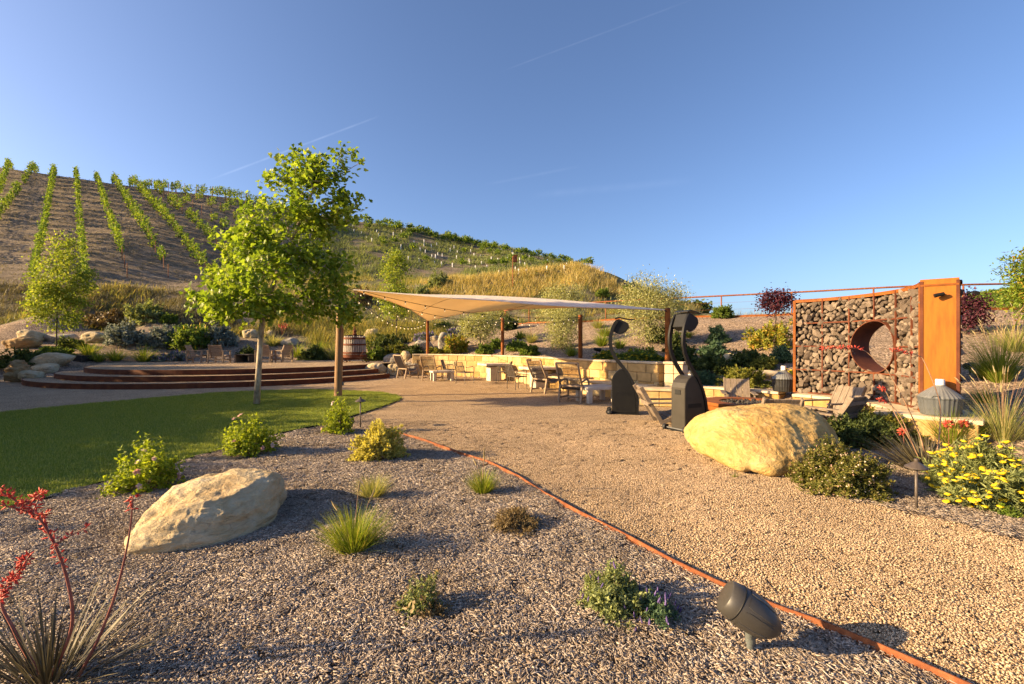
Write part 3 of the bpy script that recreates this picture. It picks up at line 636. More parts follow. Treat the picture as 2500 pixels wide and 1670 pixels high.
def stamp(T, P, D, N, L, W, bend=None):
    """copies of a small template: T[0] along D by L, T[1] sideways by W, T[2] along the normal by L"""
    tv, tf = T; D = unit(D); S = unit(np.cross(D, N)); N = np.cross(S, D)
    b_ = np.ones(len(P)) if bend is None else bend
    if T is SPIKE: b_ = W / np.maximum(L, 1e-6)
    V = P[:, None] + D[:, None] * (tv[None, :, 0, None] * L[:, None, None]) + S[:, None] * (tv[None, :, 1, None] * W[:, None, None]) + N[:, None] * (tv[None, :, 2, None] * (L * b_)[:, None, None])
    Fc = tf[None] + (np.arange(len(P)) * len(tv))[:, None, None]
    return V.reshape(-1, 3), Fc.reshape(-1, 3)
def part_np(name, T, P, D, N, L, W, mat, parent, bend=None, rnd=None, g=rng):
    if len(P) == 0: return None
    V, Fc = stamp(T, P, D, N, L, W, bend)
    rd = g.random(len(P)) if rnd is None else rnd
    return obj(name, mesh_np(name, V, Fc, mat, np.repeat(rd, len(T[0]))), parent)
def thin(g, rx, ry, rz, n, lo=.05, r0=.78):
    """stem ends over an uneven half ellipsoid"""
    ph = g.uniform(0, 2 * math.pi, n); ct = g.uniform(lo, 1, n); st = np.sqrt(1 - ct ** 2)
    d = np.c_[np.cos(ph) * st, np.sin(ph) * st, ct]
    o = g.uniform(0, 50); k = np.array([noise.noise(Vector((x * 1.9 + o, y * 1.9, z * 1.9))) for x, y, z in d])
    r_ = g.uniform(r0, 1.06, n) * (1 + .5 * k)
    return d * np.array([rx, ry, rz]) * r_[:, None], d
ROSE = (np.concatenate([PETAL5[0] * np.array([1, 1, 1.6]), PETAL5[0] * np.array([.7, .7, 2.2]) + np.array([0, 0, .06]), PETAL5[0] * np.array([.4, .4, 2]) + np.array([0, 0, .14])]), np.concatenate([PETAL5[1], PETAL5[1] + 11, PETAL5[1] + 22]))
_g = random.Random(1); _co = [(0, 0, .16)]
for _k in range(14): _a = 6.2832 * _k / 14; _co.append((.3 * math.cos(_a), .3 * math.sin(_a), .12 + _g.uniform(-.03, .04)))
for _k in range(14): _a = 6.2832 * _k / 14; _q = .5 * _g.uniform(.8, 1.12); _co.append((_q * math.cos(_a), _q * math.sin(_a), .02 + _g.uniform(-.03, .04)))
_co.append((0, 0, -.25))
CORYMB = (np.array(_co), np.array([(0, 1 + k, 1 + (k + 1) % 14) for k in range(14)] + [(1 + k, 15 + k, 15 + (k + 1) % 14) for k in range(14)] + [(1 + k, 15 + (k + 1) % 14, 1 + (k + 1) % 14) for k in range(14)] + [(29, 15 + (k + 1) % 14, 15 + k) for k in range(14)]))
_tm = {}
def pieces(name, T, P, D, N, L, W, mat, parent, near, g):
    """flowers or seed heads: each its own part where the photo lets one pick it out, else one joined mass"""
    if float(np.mean(L)) * F / max(near, .1) < 9.5 or len(P) > 300:
        o = part_np(name + 's', T, P, D, N, L, W, mat, parent, g=g)
        if o: o['kind'] = 'stuff'
        return
    key = (id(T), mat)
    if key not in _tm:
        _tm[key] = []
        for k in range(4):
            tv = T[0] * g.uniform(.88, 1.12, T[0].shape); _tm[key].append(mesh_np(name, tv, T[1], mat, np.full(len(tv), (k + .5) / 4)))
    D = unit(D); S = unit(np.cross(D, N)); N = np.cross(S, D)
    for i in range(len(P)):
        o = obj(name, _tm[key][i % 4], parent); l, w_ = float(L[i]), float(W[i]); zz = w_ if T is SPIKE else l
        o.matrix_local = Matrix(((D[i, 0] * l, S[i, 0] * w_, N[i, 0] * zz, P[i, 0]), (D[i, 1] * l, S[i, 1] * w_, N[i, 1] * zz, P[i, 1]), (D[i, 2] * l, S[i, 2] * w_, N[i, 2] * zz, P[i, 2]), (0, 0, 0, 1)))
def shrub(name, label, cat, loc, w, h, leaf, mat, seed, L=.03, W=.012, stems=90, per=22, spread=.8, group=None, flower=None, up=.15, start=.4, stemmat='stem_brown', stem_r=.003, T=LEAF, lo=.05, lean=(0, 0)):
    """stems fanning from the root, leaves along them; flower = (material, template, count, length, width, part name)"""
    g = np.random.default_rng(seed)
    root = thing(name, label, cat, loc, 0, group)
    E, d = thin(g, w / 2, w / 2, h, stems, lo); E[:, 2] = np.maximum(E[:, 2], .03)
    E[:, 0] += lean[0] * E[:, 2]; E[:, 1] += lean[1] * E[:, 2]
    S0 = np.c_[E[:, :2] * .18, np.zeros(stems)]; C = (S0 + E) / 2 + np.c_[E[:, :2] * .08, h * up * np.ones(stems)]
    t_ = g.uniform(start, 1.0, (stems, per)) ** .75
    P = ((1 - t_)[..., None] ** 2 * S0[:, None] + (2 * t_ * (1 - t_))[..., None] * C[:, None] + (t_ ** 2)[..., None] * E[:, None]).reshape(-1, 3)
    TG = unit((2 * (1 - t_))[..., None] * (C - S0)[:, None] + (2 * t_)[..., None] * (E - C)[:, None]).reshape(-1, 3)
    n = len(P); D = unit(TG * (1.05 - spread) + g.normal(0, 1, (n, 3)) * spread * .75 + np.array([0, 0, .12])); N = unit(g.normal(0, .6, (n, 3)) + np.repeat(d, per, 0) + np.array([0, 0, .5]))
    P[:, 2] = np.maximum(P[:, 2], .01)
    part_np('foliage', T, P, D, N, L * g.uniform(.65, 1.3, n), W * g.uniform(.7, 1.25, n), mat, root, g=g, rnd=np.clip(.62 * g.random(n) + .38 * np.repeat(g.random(stems), per), 0, 1))
    mb = MB()
    for i in range(0, stems, max(1, stems // 26)):
        mb.tube([S0[i], S0[i] * .25 + C[i] * .5 + E[i] * .25, E[i] * .97], [stem_r * 1.5, stem_r, stem_r * .5], 4, False)
    mb.build('stems', stemmat, root, fix=False)
    if flower:
        fm, ft, cnt, fl, fw, fname = flower
        ids = g.choice(stems, min(cnt, stems), replace=cnt > stems); top = E[ids] + unit(d[ids]) * .015
        FD = unit(d[ids] + g.normal(0, .35, (len(ids), 3))) if ft is not SPIKE else unit(np.c_[g.normal(0, .22, (len(ids), 2)), np.ones(len(ids))])
        if ft is CORYMB: FD = unit(np.c_[g.normal(0, .3, (len(ids), 2)), np.ones(len(ids))])
        pieces(fname, ft, top, FD if ft is SPIKE else unit(np.cross(FD, g.normal(0, 1, (len(ids), 3)))), FD if ft is not SPIKE else g.normal(0, 1, (len(ids), 3)), fl * g.uniform(.7, 1.2, len(ids)), fw * g.uniform(.7, 1.2, len(ids)), fm, root, loc[1], g)
    return root
def grass(name, label, cat, loc, w, h, mat, seed, blades=220, bw=.006, bend=1.0, group=None, plume=0, erect=.5, plume_len=.12, plume_mat='seed_head', plume_h=1.25):
    g = np.random.default_rng(seed); root = thing(name, label, cat, loc, 0, group)
    ph = g.uniform(0, 6.2832, blades); rr = np.sqrt(g.random(blades))
    out = np.c_[np.cos(ph), np.sin(ph), np.zeros(blades)]
    tilt = rr * (1.15 - erect) + g.normal(0, .08, blades)
    D = unit(out * np.tan(np.clip(tilt, -.3, 1.25))[:, None] + np.array([0, 0, 1.0]))
    P = out * (rr * w * .13)[:, None]
    L = np.sqrt((np.abs(D[:, 2]) * h) ** 2 + (np.sqrt(1 - D[:, 2] ** 2) * w * .62) ** 2) * g.uniform(.6, 1.12, blades)
    N = unit(out + g.normal(0, .25, (blades, 3)) - np.array([0, 0, .3]))
    part_np('blades', BLADE, P, D, N, L, np.full(blades, bw) * g.uniform(.7, 1.3, blades), mat, root, bend=bend * g.uniform(.05, .55, blades), g=g)
    if plume:
        ph = g.uniform(0, 6.2832, plume); tl = g.uniform(0, .55, plume); o2 = np.c_[np.cos(ph), np.sin(ph), np.zeros(plume)]; d2 = unit(o2 * np.tan(tl)[:, None] + np.array([0, 0, 1]))
        mb = MB(); tips = []
        for q in range(plume):
            e = d2[q] * h * plume_h * g.uniform(.75, 1.1); mid = e * .5 - o2[q] * .02; mb.tube([(0, 0, 0), mid, e], [.0022, .0018, .0012], 4, False); tips.append(e)
        mb.build('stalks', 'stem_tan', root, fix=False); tips = np.array(tips)
        pieces('seed_head', SPIKE, tips - d2 * plume_len * .4, d2 + o2 * .3, np.cross(d2, o2) + .01, np.full(plume, plume_len) * g.uniform(.7, 1.2, plume), np.full(plume, plume_len * .14), plume_mat, root, loc[1], g)
    return root
def grow_tree(name, label, cat, loc, trunk, targets, leafmat_, barkmat, seed, r_tip=.006, per=18, L=.13, W=.12, T=LEAF, cl=.28, power=2.35, group=None, hang=-.1, minr=0.0, light=None, foot=1.25):
    """trunk points then targets for twig ends; limbs reach each target from the nearest limb"""
    g = np.random.default_rng(seed); root = thing(name, label, cat, loc, 0, group)
    nodes = [Vector(p) for p in trunk]; par = [-1] + list(range(len(trunk) - 1)); base_n = len(trunk); arr = [tuple(p) for p in trunk]
    lo = 1 if len(trunk) > 2 else 0
    top = Vector(trunk[-1]); tg = sorted([Vector(p) for p in targets], key=lambda p: min((p - Vector(q)).length for q in trunk[lo:]))
    ends = []
    for p in tg:
        A = np.array(arr); pv = np.array(p); d = np.linalg.norm(A - pv, axis=1)
        pen = d + .55 * np.maximum(0, A[:, 2] - pv[2] + .12 * d); pen[:lo] += 9
        i = int(np.argmin(pen)); a = nodes[i]; dist = (p - a).length; k = max(1, int(dist / .28)); last = i
        out = Vector((p.x - a.x, p.y - a.y, 0)) * .12
        for j in range(1, k + 1):
            f = j / k; q = a.lerp(p, f) + (Vector(g.normal(0, .035, 3)) * (dist * .5) if j < k else Vector()) + (Vector((0, 0, .1 * dist)) - out) * (-math.sin(f * math.pi) * .5)
            nodes.append(q); arr.append(tuple(q)); par.append(last); last = len(nodes) - 1
        ends.append(last)
    n = len(nodes); rad = np.zeros(n); kids = [[] for _ in range(n)]
    for i in range(n):
        if par[i] >= 0: kids[par[i]].append(i)
    for i in range(n - 1, -1, -1):
        rad[i] = max(r_tip, sum(rad[c_] ** power for c_ in kids[i]) ** (1 / power)) if kids[i] else r_tip
    rad[0] *= foot
    mt, ml = MB(), MB(); done = set()
    def chain(i):
        out = [i]
        while kids[out[-1]]:
            nx = max(kids[out[-1]], key=lambda c_: rad[c_] + (9 if c_ < base_n else 0)); done.add(nx); out.append(nx)
        return out
    c0 = chain(0); mt.tube([nodes[i] for i in c0], [rad[i] for i in c0], 9)
    for i in range(n):
        for c_ in kids[i]:
            if c_ in done: continue
            done.add(c_); ch = [i] + chain(c_); rs = [min(rad[i], rad[c_] * 1.15)] + [rad[j] for j in ch[1:]]
            if rs[0] >= minr: ml.tube([nodes[j] for j in ch], rs, 5 if rs[0] < .03 else 7, False)
    mt.add(ml.v, ml.f); mt.build('trunk_and_limbs', barkmat, root, smooth=True, fix=False)
    E = np.array([tuple(nodes[i]) for i in ends]); m_ = len(E)
    P = np.repeat(E, per, 0) + g.normal(0, cl / 2, (m_ * per, 3)); k = len(P); Cn = E.mean(0)
    outw = unit(P - Cn); D = unit(g.normal(0, .7, (k, 3)) + outw * .5 + np.array([0, 0, hang])); N = unit(g.normal(0, .55, (k, 3)) + outw * .4 + np.array([0, 0, .7]))
    rnd = np.clip(.6 * g.random(k) + .4 * np.repeat(g.random(m_), per), 0, 1)
    part_np('crown', T, P, D, N, L * g.uniform(.6, 1.25, k), W * g.uniform(.6, 1.25, k), leafmat_, root, g=g, rnd=rnd)
    return root
def blob_points(blobs, n, g, shell=.35):
    """points in a union of ellipsoids (centre, radii), denser near their skins"""
    w = np.array([b_[1][0] * b_[1][1] * b_[1][2] for b_ in blobs]) ** .8; w /= w.sum(); out = []
    for b_, c_ in zip(blobs, np.maximum(1, np.round(w * n)).astype(int)):
        d = unit(g.normal(0, 1, (c_, 3))); r_ = g.uniform(shell, 1, c_) ** .6
        out.append(np.array(b_[0]) + d * np.array(b_[1]) * r_[:, None])
    return np.concatenate(out)
def boulder(name, label, loc, dims, mat, seed, cat='boulder', group=None, rotz=0.0, flat=.35, rough=.16, pts=None, sub=4, strata=0.0, soft=3):
    """a weathered stone: a rounded hull of points, worn by noise; dims = (length, width, height)"""
    g = random.Random(seed); bm = bmesh.new()
    if pts is None:
        pts = []
        for i in range(26):
            v_ = Vector((g.gauss(0, 1), g.gauss(0, 1), g.gauss(0, 1))).normalized()
            v_ = Vector(tuple(math.copysign(abs(x) ** .62, x) for x in v_)); pts.append((v_.x * .5 * dims[0] * g.uniform(.82, 1.08), v_.y * .5 * dims[1] * g.uniform(.82, 1.08), dims[2] * (.42 + .55 * v_.z * g.uniform(.85, 1.05))))
    for p in pts: bm.verts.new(p)
    r_ = bmesh.ops.convex_hull(bm, input=bm.verts[:])
    bmesh.ops.delete(bm, geom=list({e for e in r_['geom_interior'] + r_['geom_unused'] if isinstance(e, bmesh.types.BMVert)}), context='VERTS')
    s_ = max(dims); target = s_ / (7 * sub / 2)
    for it in range(8):
        es = [e for e in bm.edges if e.calc_length() > target]
        if not es or len(bm.verts) > (16000 if sub > 6 else 1500): break
        bmesh.ops.subdivide_edges(bm, edges=es, cuts=1); bmesh.ops.triangulate(bm, faces=bm.faces[:])
        if it < soft: bmesh.ops.smooth_vert(bm, verts=bm.verts[:], factor=.5, use_axis_x=True, use_axis_y=True, use_axis_z=True)
    bmesh.ops.smooth_vert(bm, verts=bm.verts[:], factor=.5, use_axis_x=True, use_axis_y=True, use_axis_z=True)
    bm.normal_update(); o_ = Vector((seed * 3.1, seed * 1.7, 0)); fr = 2.2 / s_
    mv = []
    for v_ in bm.verts:
        p = v_.co * fr + o_; q = Vector((v_.co.x * fr * .5, v_.co.y * fr * .5, v_.co.z * fr * 6)) + o_
        h_ = noise.fractal(p * 1.3, 1.0, 2.0, 4) * .55 + (abs(noise.noise(p * 2.6)) - .25) * -.5 + (abs(noise.noise(p * 7)) - .25) * -.22 + (abs(noise.noise(p * 17)) - .25) * -.1 + noise.noise(p * 38) * .04
        if strata: h_ += strata * (noise.noise(q * 1.6) * .6 + abs(noise.noise(q * 4)) * -.5)
        mv.append(v_.co + v_.normal * h_ * rough * min(dims))
    for v_, c_ in zip(bm.verts, mv): v_.co = c_
    bmesh.ops.recalc_face_normals(bm, faces=bm.faces[:])
    me = bpy.data.meshes.new(name); bm.to_mesh(me); bm.free(); me.materials.append(M[mat]); me.shade_smooth()
    o = obj(name, me); o.location = loc; o.rotation_euler = (0, 0, rotz)
    return tag(o, label, cat, group)

# ================================================================ structures
# ---- stage: three curved rusty steel risers with gravel treads
RZ = [.19, .38, .57]; RR = [8.35, 7.45, 6.55]
A0, A1 = R(213), R(345)
def arc(c, r_, a0, a1, n): return [Vector((c.x + r_ * math.cos(a0 + (a1 - a0) * i / n), c.y + r_ * math.sin(a0 + (a1 - a0) * i / n), 0)) for i in range(n + 1)]
stage = thing('stage_steps', 'three curved rusty steel steps up to the gravel stage', 'steps', (0, 0, 0))
AS = [(R(214), R(341)), (R(211), R(344)), (R(207), R(349))]
for k, (z, r_) in enumerate(zip(RZ, RR)):
    a0, a1 = AS[k]; z0 = z - .19; npan = 9
    for i in range(npan):
        b0, b1 = a0 + (a1 - a0) * i / npan, a0 + (a1 - a0) * (i + 1) / npan - .0012
        o_, i_ = arc(SC, r_, b0, b1, 8), arc(SC, r_ - .03, b0, b1, 8)
        mb = MB(); mb.grid([[p + Vector((0, 0, z0)) for p in o_], [p + Vector((0, 0, z)) for p in o_], [p + Vector((0, 0, z)) for p in i_], [p + Vector((0, 0, z0)) for p in i_]])
        pn = mb.build('riser_panel', 'corten_dark', stage)
        if (i * 7 + k * 3) % 2:
            bm_ = b0 + (b1 - b0) * (.3 + .4 * ((i * 5 + k) % 3) / 2); q_ = arc(SC, r_ + .004, bm_, bm_ + .022, 2)
            MB().grid([[p + Vector((0, 0, z0 + .02)) for p in q_], [p + Vector((0, 0, z - .01)) for p in q_]]).build('splice_plate', 'corten_dark', pn)
    o_ = arc(SC, r_ - .03, a0, a1, 64); inner = arc(SC, (RR[k + 1] - .02) if k < 2 else .6, a0, a1, 64)
    MB().grid([[p + Vector((0, 0, z - .012)) for p in inner], [p + Vector((0, 0, z - .012)) for p in o_]]).build('gravel_tread', 'gravel', stage, fix=False)
pl = [(SC.x + 6.5 * math.cos(t_), SC.y + 6.5 * math.sin(t_)) for t_ in np.linspace(AS[2][0], AS[2][1], 40)] + [(-6.4, 25), (-7.2, 27.6), (-10.5, 29.4), (-15.5, 28.9), (-20.2, 26.6), (-22, 24.5)]
tag(sheet('stage_gravel', pl, .566, 'gravel'), kind='structure')

# ---- coursed stone seat walls: each block its own piece
def path_at(path, s_):
    for p, q in zip(path[:-1], path[1:]):
        p, q = Vector((*p, 0)), Vector((*q, 0)); L = max((q - p).length, 1e-6); d = (q - p) / L
        if s_ <= L: return p + d * s_, d
        s_ -= L
    return q + d * s_, d
def path_len(path): return sum((Vector(q) - Vector(p)).length for p, q in zip(path[:-1], path[1:]))
def smooth_path(path, n=6):
    P = [Vector((*p, 0)) for p in path]; out = []
    for i in range(len(P) - 1):
        p0, p1, p2, p3 = P[max(i - 1, 0)], P[i], P[i + 1], P[min(i + 2, len(P) - 1)]
        for k in range(n):
            t_ = k / n; out.append(.5 * ((2 * p1) + (p2 - p0) * t_ + (2 * p0 - 5 * p1 + 4 * p2 - p3) * t_ * t_ + (3 * p1 - p0 - 3 * p2 + p3) * t_ ** 3))
    out.append(P[-1]); return [(p.x, p.y) for p in out]
def block(parent, path, s0, s1, z0, z1, front, back, g, mat, name='stone', bev=.012, jit=.012):
    mb = MB(); r0, r1 = [], []; n = 2; f_ = front + g.uniform(-jit, jit)
    vs = []
    for i in range(n + 1):
        p, d = path_at(path, s0 + (s1 - s0) * i / n); nn = Vector((-d.y, d.x, 0))
        vs += [p + nn * f_ + Vector((0, 0, z0)), p + nn * f_ + Vector((0, 0, z1)), p + nn * back + Vector((0, 0, z1)), p + nn * back + Vector((0, 0, z0))]
    fs = [(3, 2, 1, 0), (n * 4, n * 4 + 1, n * 4 + 2, n * 4 + 3)]
    for i in range(n):
        for k in range(4): a = i * 4 + k; b_ = i * 4 + (k + 1) % 4; fs.append((a, b_, b_ + 4, a + 4))
    mb.add(vs, fs); return mb.build(name, mat, parent, bevel=bev, rnd=g.random())
def stone_wall(name, label, path, courses, front, back, cap, seed, bl=(.35, .7), cat='wall'):
    g = random.Random(seed); path = smooth_path(path); L = path_len(path); root = thing(name, label, cat)
    z = 0.0
    core = MB(); n = 40; pts = [path_at(path, L * i / n) for i in range(n + 1)]
    ztop = sum(courses)
    core.grid([[p + Vector((-d.y, d.x, 0)) * o_ + Vector((0, 0, zz)) for p, d in pts] for o_, zz in ((front + .03, -.05), (front + .03, ztop - .02), (back - .03, ztop - .02), (back - .03, -.05))])
    core.build('mortar_core', 'cap_stone', root)
    for h in courses:
        s_ = -g.uniform(0, .2)
        while s_ < L:
            w_ = g.uniform(*bl); a, b_ = max(s_, 0), min(s_ + w_, L)
            if b_ - a > .08: block(root, path, a + .006, b_ - .006, z + .005, z + h - .005, front, back, g, 'wall_stone')
            s_ += w_
        z += h
    s_ = 0
    while s_ < L:
        w_ = g.uniform(.8, 1.2); b_ = min(s_ + w_, L)
        if L - b_ < .3: b_ = L
        block(root, path, s_ + .004, b_ - .004, z + .003, z + cap, front - .03, back + .03, g, 'cap_stone', 'cap_slab', .01, .004); s_ = b_
    return root, path
wall, wpath = stone_wall('retaining_wall', 'curved tall cream stone retaining wall behind the dining tables', WALL, [.26, .25, .25, .25], -.22, .2, .06, 3)
# seat ledge along the right half of the wall
bench = thing('wall_bench', 'long stone ledge seat at the foot of the retaining wall', 'bench'); g = random.Random(5); Lw = path_len(wpath)
s_ = Lw * .5
while s_ < Lw - .1:
    b_ = min(s_ + 1.15, Lw); block(bench, wpath, s_ + .005, b_ - .005, .39, .45, -.68, -.235, g, 'cap_stone', 'seat_slab', .008, .004)
    block(bench, wpath, s_ + .02, b_ - .02, 0, .388, -.58, -.235, g, 'wall_stone', 'base_stone'); s_ = b_
low, lpath = stone_wall('low_seat_wall', 'low curved stone wall with flat cap behind the fire pit', LOWW, [.19, .19], -.2, .2, .06, 9, (.4, .8))
# stone end pier of the tall wall, seat block beside it
pier = thing('stone_pier', 'square stone pier ending the retaining wall beside the heater', 'pier', (4.42, 12.25, 0), R(-38)); g = random.Random(2)
for k in range(4):
    for i in range(2):
        MB().box(((i - .5) * .25, 0, .13 + k * .255), (.242, .42 + g.uniform(-.02, .02), .247)).build('stone', 'cap_stone', pier, bevel=.014, rnd=g.random())
MB().box((0, 0, 1.06), (.54, .5, .06)).build('cap_slab', 'cap_stone', pier, bevel=.008)
blk = thing('stone_seat_block', 'stone seat block with slab top left of the fire pit', 'seat', (3.75, 11.55, 0), R(-20))
for i in range(2):
    for k in range(2): MB().box(((i - .5) * .48, 0, .1 + .195 * k), (.47, .5, .188)).build('stone', 'wall_stone', blk, bevel=.012, rnd=g.random())
MB().box((0, 0, .42), (1.06, .58, .06)).build('cap_slab', 'cap_stone', blk, bevel=.01)
# flat cap round the gabion foot, in pieces
terr = thing('terrace_seat_wall', 'pale stone seat wall curving below the gabion screen', 'seat wall', tuple(GC))
a = 44.0
while a > -52:
    st = 12; b0, b1 = R(a), R(a - st + .4); r0 = 1.86 if a > -26 else 1.7; r1 = 2.98
    def ap(r_, t_, z): return Vector((r_ * math.cos(t_), r_ * math.sin(t_), z))
    for nm, ra, rb, z0, z1, mt in (('cap_slab', r0, r1, .385, .445, 'cap_stone'), ('base_stone', r0 + .05, r1 - .05, 0, .384, 'wall_stone')):
        mb = MB(); n = 3; vs = []
        for i in range(n + 1):
            t_ = b0 + (b1 - b0) * i / n; vs += [ap(ra, t_, z0), ap(ra, t_, z1), ap(rb, t_, z1), ap(rb, t_, z0)]
        fs = [(3, 2, 1, 0), (n * 4, n * 4 + 1, n * 4 + 2, n * 4 + 3)] + [(i * 4 + k, i * 4 + (k + 1) % 4, i * 4 + (k + 1) % 4 + 4, i * 4 + k + 4) for i in range(n) for k in range(4)]
        mb.add(vs, fs).build(nm, mt, terr, bevel=.008, rnd=random.random())
    a -= st

# ---- gabion screen: curved steel frame full of stones, round opening, end panel
gab = thing('gabion_screen', 'curved rusty steel gabion screen filled with stones, round moon opening', 'screen', tuple(GC))
ZB, ZT = .45, 2.55; GT = .46; ga0, ga1 = R(45), R(-38); NC = 6
def gpt(s_, dep, z):
    """s_ 0..1 along the screen from its far end, dep out from the inner face"""
    t_ = ga0 + (ga1 - ga0) * s_; r_ = GR + dep; return Vector((r_ * math.cos(t_), r_ * math.sin(t_), z))
LG = GR * (ga0 - ga1)
hs, hz, hr = .5, ZB + 1.055, .505      # moon opening: place along, height, radius
def in_hole(s_, z, pad=0): return ((s_ - hs) * LG) ** 2 + (z - hz) ** 2 < (hr + pad) ** 2
# frame members
for k in range(NC + 1):
    s_ = k / NC
    for dep, nm in ((-.012, 'frame_upright'), (GT, 'frame_upright')):
        segs = [(ZB, ZT)]
        dx = abs(s_ - hs) * LG
        if dx < hr: hh_ = math.sqrt(hr * hr - dx * dx); segs = [(ZB, hz - hh_ - .01), (hz + hh_ + .01, ZT)]
        for z0, z1 in segs:
            if z1 - z0 < .05: continue
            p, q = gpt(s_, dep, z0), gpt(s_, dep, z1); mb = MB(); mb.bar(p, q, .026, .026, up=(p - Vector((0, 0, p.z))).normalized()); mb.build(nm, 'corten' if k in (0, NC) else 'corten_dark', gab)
for z in (ZB + .015, ZB + .53, ZB + 1.06, ZB + 1.58, ZT - .02):
    top = z > ZT - .1
    for dep in (-.018, GT + .004):
        run = []; runs = []
        for i in range(73):
            s_ = i / 72
            if in_hole(s_, z, .01): 
                if len(run) > 1: runs.append(run)
                run = []
            else: run.append(gpt(s_, dep, z))
        if len(run) > 1: runs.append(run)
        for rn in runs:
            mb = MB(); hh_ = .026 if top else .014
            mb.grid([[p + Vector((0, 0, -hh_)) for p in rn], [p + Vector((0, 0, hh_)) for p in rn], [p * 1 + Vector((p.x, p.y, 0)).normalized() * .03 + Vector((0, 0, hh_)) for p in rn], [p + Vector((p.x, p.y, 0)).normalized() * .03 + Vector((0, 0, -hh_)) for p in rn]])
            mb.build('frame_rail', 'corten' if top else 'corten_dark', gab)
# top plate, far end plate, near end panel
rows = [[gpt(i / 36, d_, ZT + .008) for i in range(37)] for d_ in (-.02, GT + .03)]
rows += [[p + Vector((0, 0, .012)) for p in rows[1]], [p + Vector((0, 0, .012)) for p in rows[0]], rows[0]]
MB().grid(rows).build('top_plate', 'corten', gab)
e = MB().box((0, 0, 0), (.5, .02, ZT - ZB)).build('end_plate', 'corten', gab); e.location = (gpt(-.008, GT / 2, (ZB + ZT) / 2)); e.rotation_euler = (0, 0, ga0)
pn = MB(); pn.box((0, 0, 0), (.46, .05, ZT - ZB + .36)); pn = pn.build('end_panel', 'corten_panel', gab, bevel=.004); pn.location = gpt(1.016, GT / 2 - .01, (ZB + ZT) / 2 - .13); pn.rotation_euler = (0, 0, ga1)
for sx in (-.213, .213): 
    q_ = MB().box((sx, -.028, 0), (.04, .012, ZT - ZB + .3)).build('panel_edge', 'corten_dark', pn)
for sz in (ZT - .05 - (ZB + ZT) / 2 + .13,): MB().box((0, -.029, sz), (.45, .012, .03)).build('panel_edge', 'corten', pn)
# tube of the moon opening, open at both ends
mb = MB(); n = 48; rws = []
for rr_ in (hr, hr + .014):
    for dep in ((-.03, GT * .5, GT + .03) if rr_ == hr else (GT + .03, GT * .5, -.03)):
        rws.append([gpt(hs + rr_ * math.cos(6.2832 * i / n) / LG, dep, hz + rr_ * math.sin(6.2832 * i / n)) for i in range(n + 1)])
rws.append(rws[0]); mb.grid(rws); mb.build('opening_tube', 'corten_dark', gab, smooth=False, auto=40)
# stones
bm = bmesh.new(); bmesh.ops.create_icosphere(bm, subdivisions=1, radius=1); icoV = np.array([tuple(v_.co) for v_ in bm.verts]); icoF = [tuple(v_.index for v_ in f.verts) for f in bm.faces]; bm.free()
def stone_mesh(g, name, r_, rd):
    vs = []
    for v_ in icoV:
        d = Vector(v_); k = g.uniform(.78, 1.16); vs.append(Vector((d.x * k, d.y * k, d.z * k)))
    cut = [(Vector((g.gauss(0, 1), g.gauss(0, 1), g.gauss(0, 1))).normalized(), g.uniform(.42, .7)) for _ in range(8)]
    out = []
    for p in vs:
        for n_, d_ in cut:
            ex = p.dot(n_) - d_
            if ex > 0: p = p - n_ * ex
        out.append(p * r_)
    return out
g = random.Random(21); stones = []
for side, dep in ((0, .035), (1, GT - .035)):
    cand = []
    for tries in range(26000):
        s_, z = g.uniform(.006, .994), g.uniform(ZB + .03, ZT - .05); r_ = g.uniform(.038, .08)
        if in_hole(s_, z, r_ * .8): continue
        x = s_ * LG; ok = True
        for (x2, z2, r2) in cand:
            if abs(x2 - x) < .17 and (x2 - x) ** 2 + (z2 - z) ** 2 < ((r_ + r2) * .74) ** 2: ok = False; break
        if ok: cand.append((x, z, r_))
    for x, z, r_ in cand: stones.append((x / LG, dep + g.uniform(-.02, .03) * (1 if side == 0 else -1), z, r_, side))
print('gabion stones', len(stones))
front = sorted([s_ for s_ in stones if s_[4] == 0], key=lambda s_: -s_[3])
chosen = front[:300]; rest = front[300:] + [s_ for s_ in stones if s_[4] == 1]
protos = []
for k in range(14):
    me = bpy.data.meshes.new('stone'); me.from_pydata(stone_mesh(g, '', 1.0, 0), [], icoF); me.materials.append(M['gabion_stone'])
    a = me.attributes.new('rnd', 'FLOAT', 'POINT'); a.data.foreach_set('value', np.full(len(me.vertices), (k + .5) / 14 * .9 + g.uniform(0, .1), np.float32)); protos.append(me)
for s_, dep, z, r_, _ in chosen:
    o = obj('stone', protos[g.randrange(14)], gab, gpt(s_, dep, z)); o.scale = (r_ * 1.65 * g.uniform(.85, 1.3), r_ * 1.5, r_ * 1.5 * g.uniform(.75, 1.15)); o.rotation_euler = (g.uniform(0, 6.28), g.uniform(0, 6.28), g.uniform(0, 6.28))
VV, FF, RD = [], [], []
for s_, dep, z, r_, _ in rest:
    rot = Matrix.Rotation(g.uniform(0, 6.28), 3, 'X') @ Matrix.Rotation(g.uniform(0, 6.28), 3, 'Z'); b0 = len(VV); c_ = gpt(s_, dep, z)
    VV += [tuple(c_ + rot @ p) for p in stone_mesh(g, '', r_ * 1.55, 0)]; FF += [[b0 + i for i in f] for f in icoF]; RD += [g.random()] * len(icoV)
o = obj('stone_fill', mesh_np('stone_fill', VV, FF, 'gabion_stone', RD), gab); o['kind'] = 'stuff'
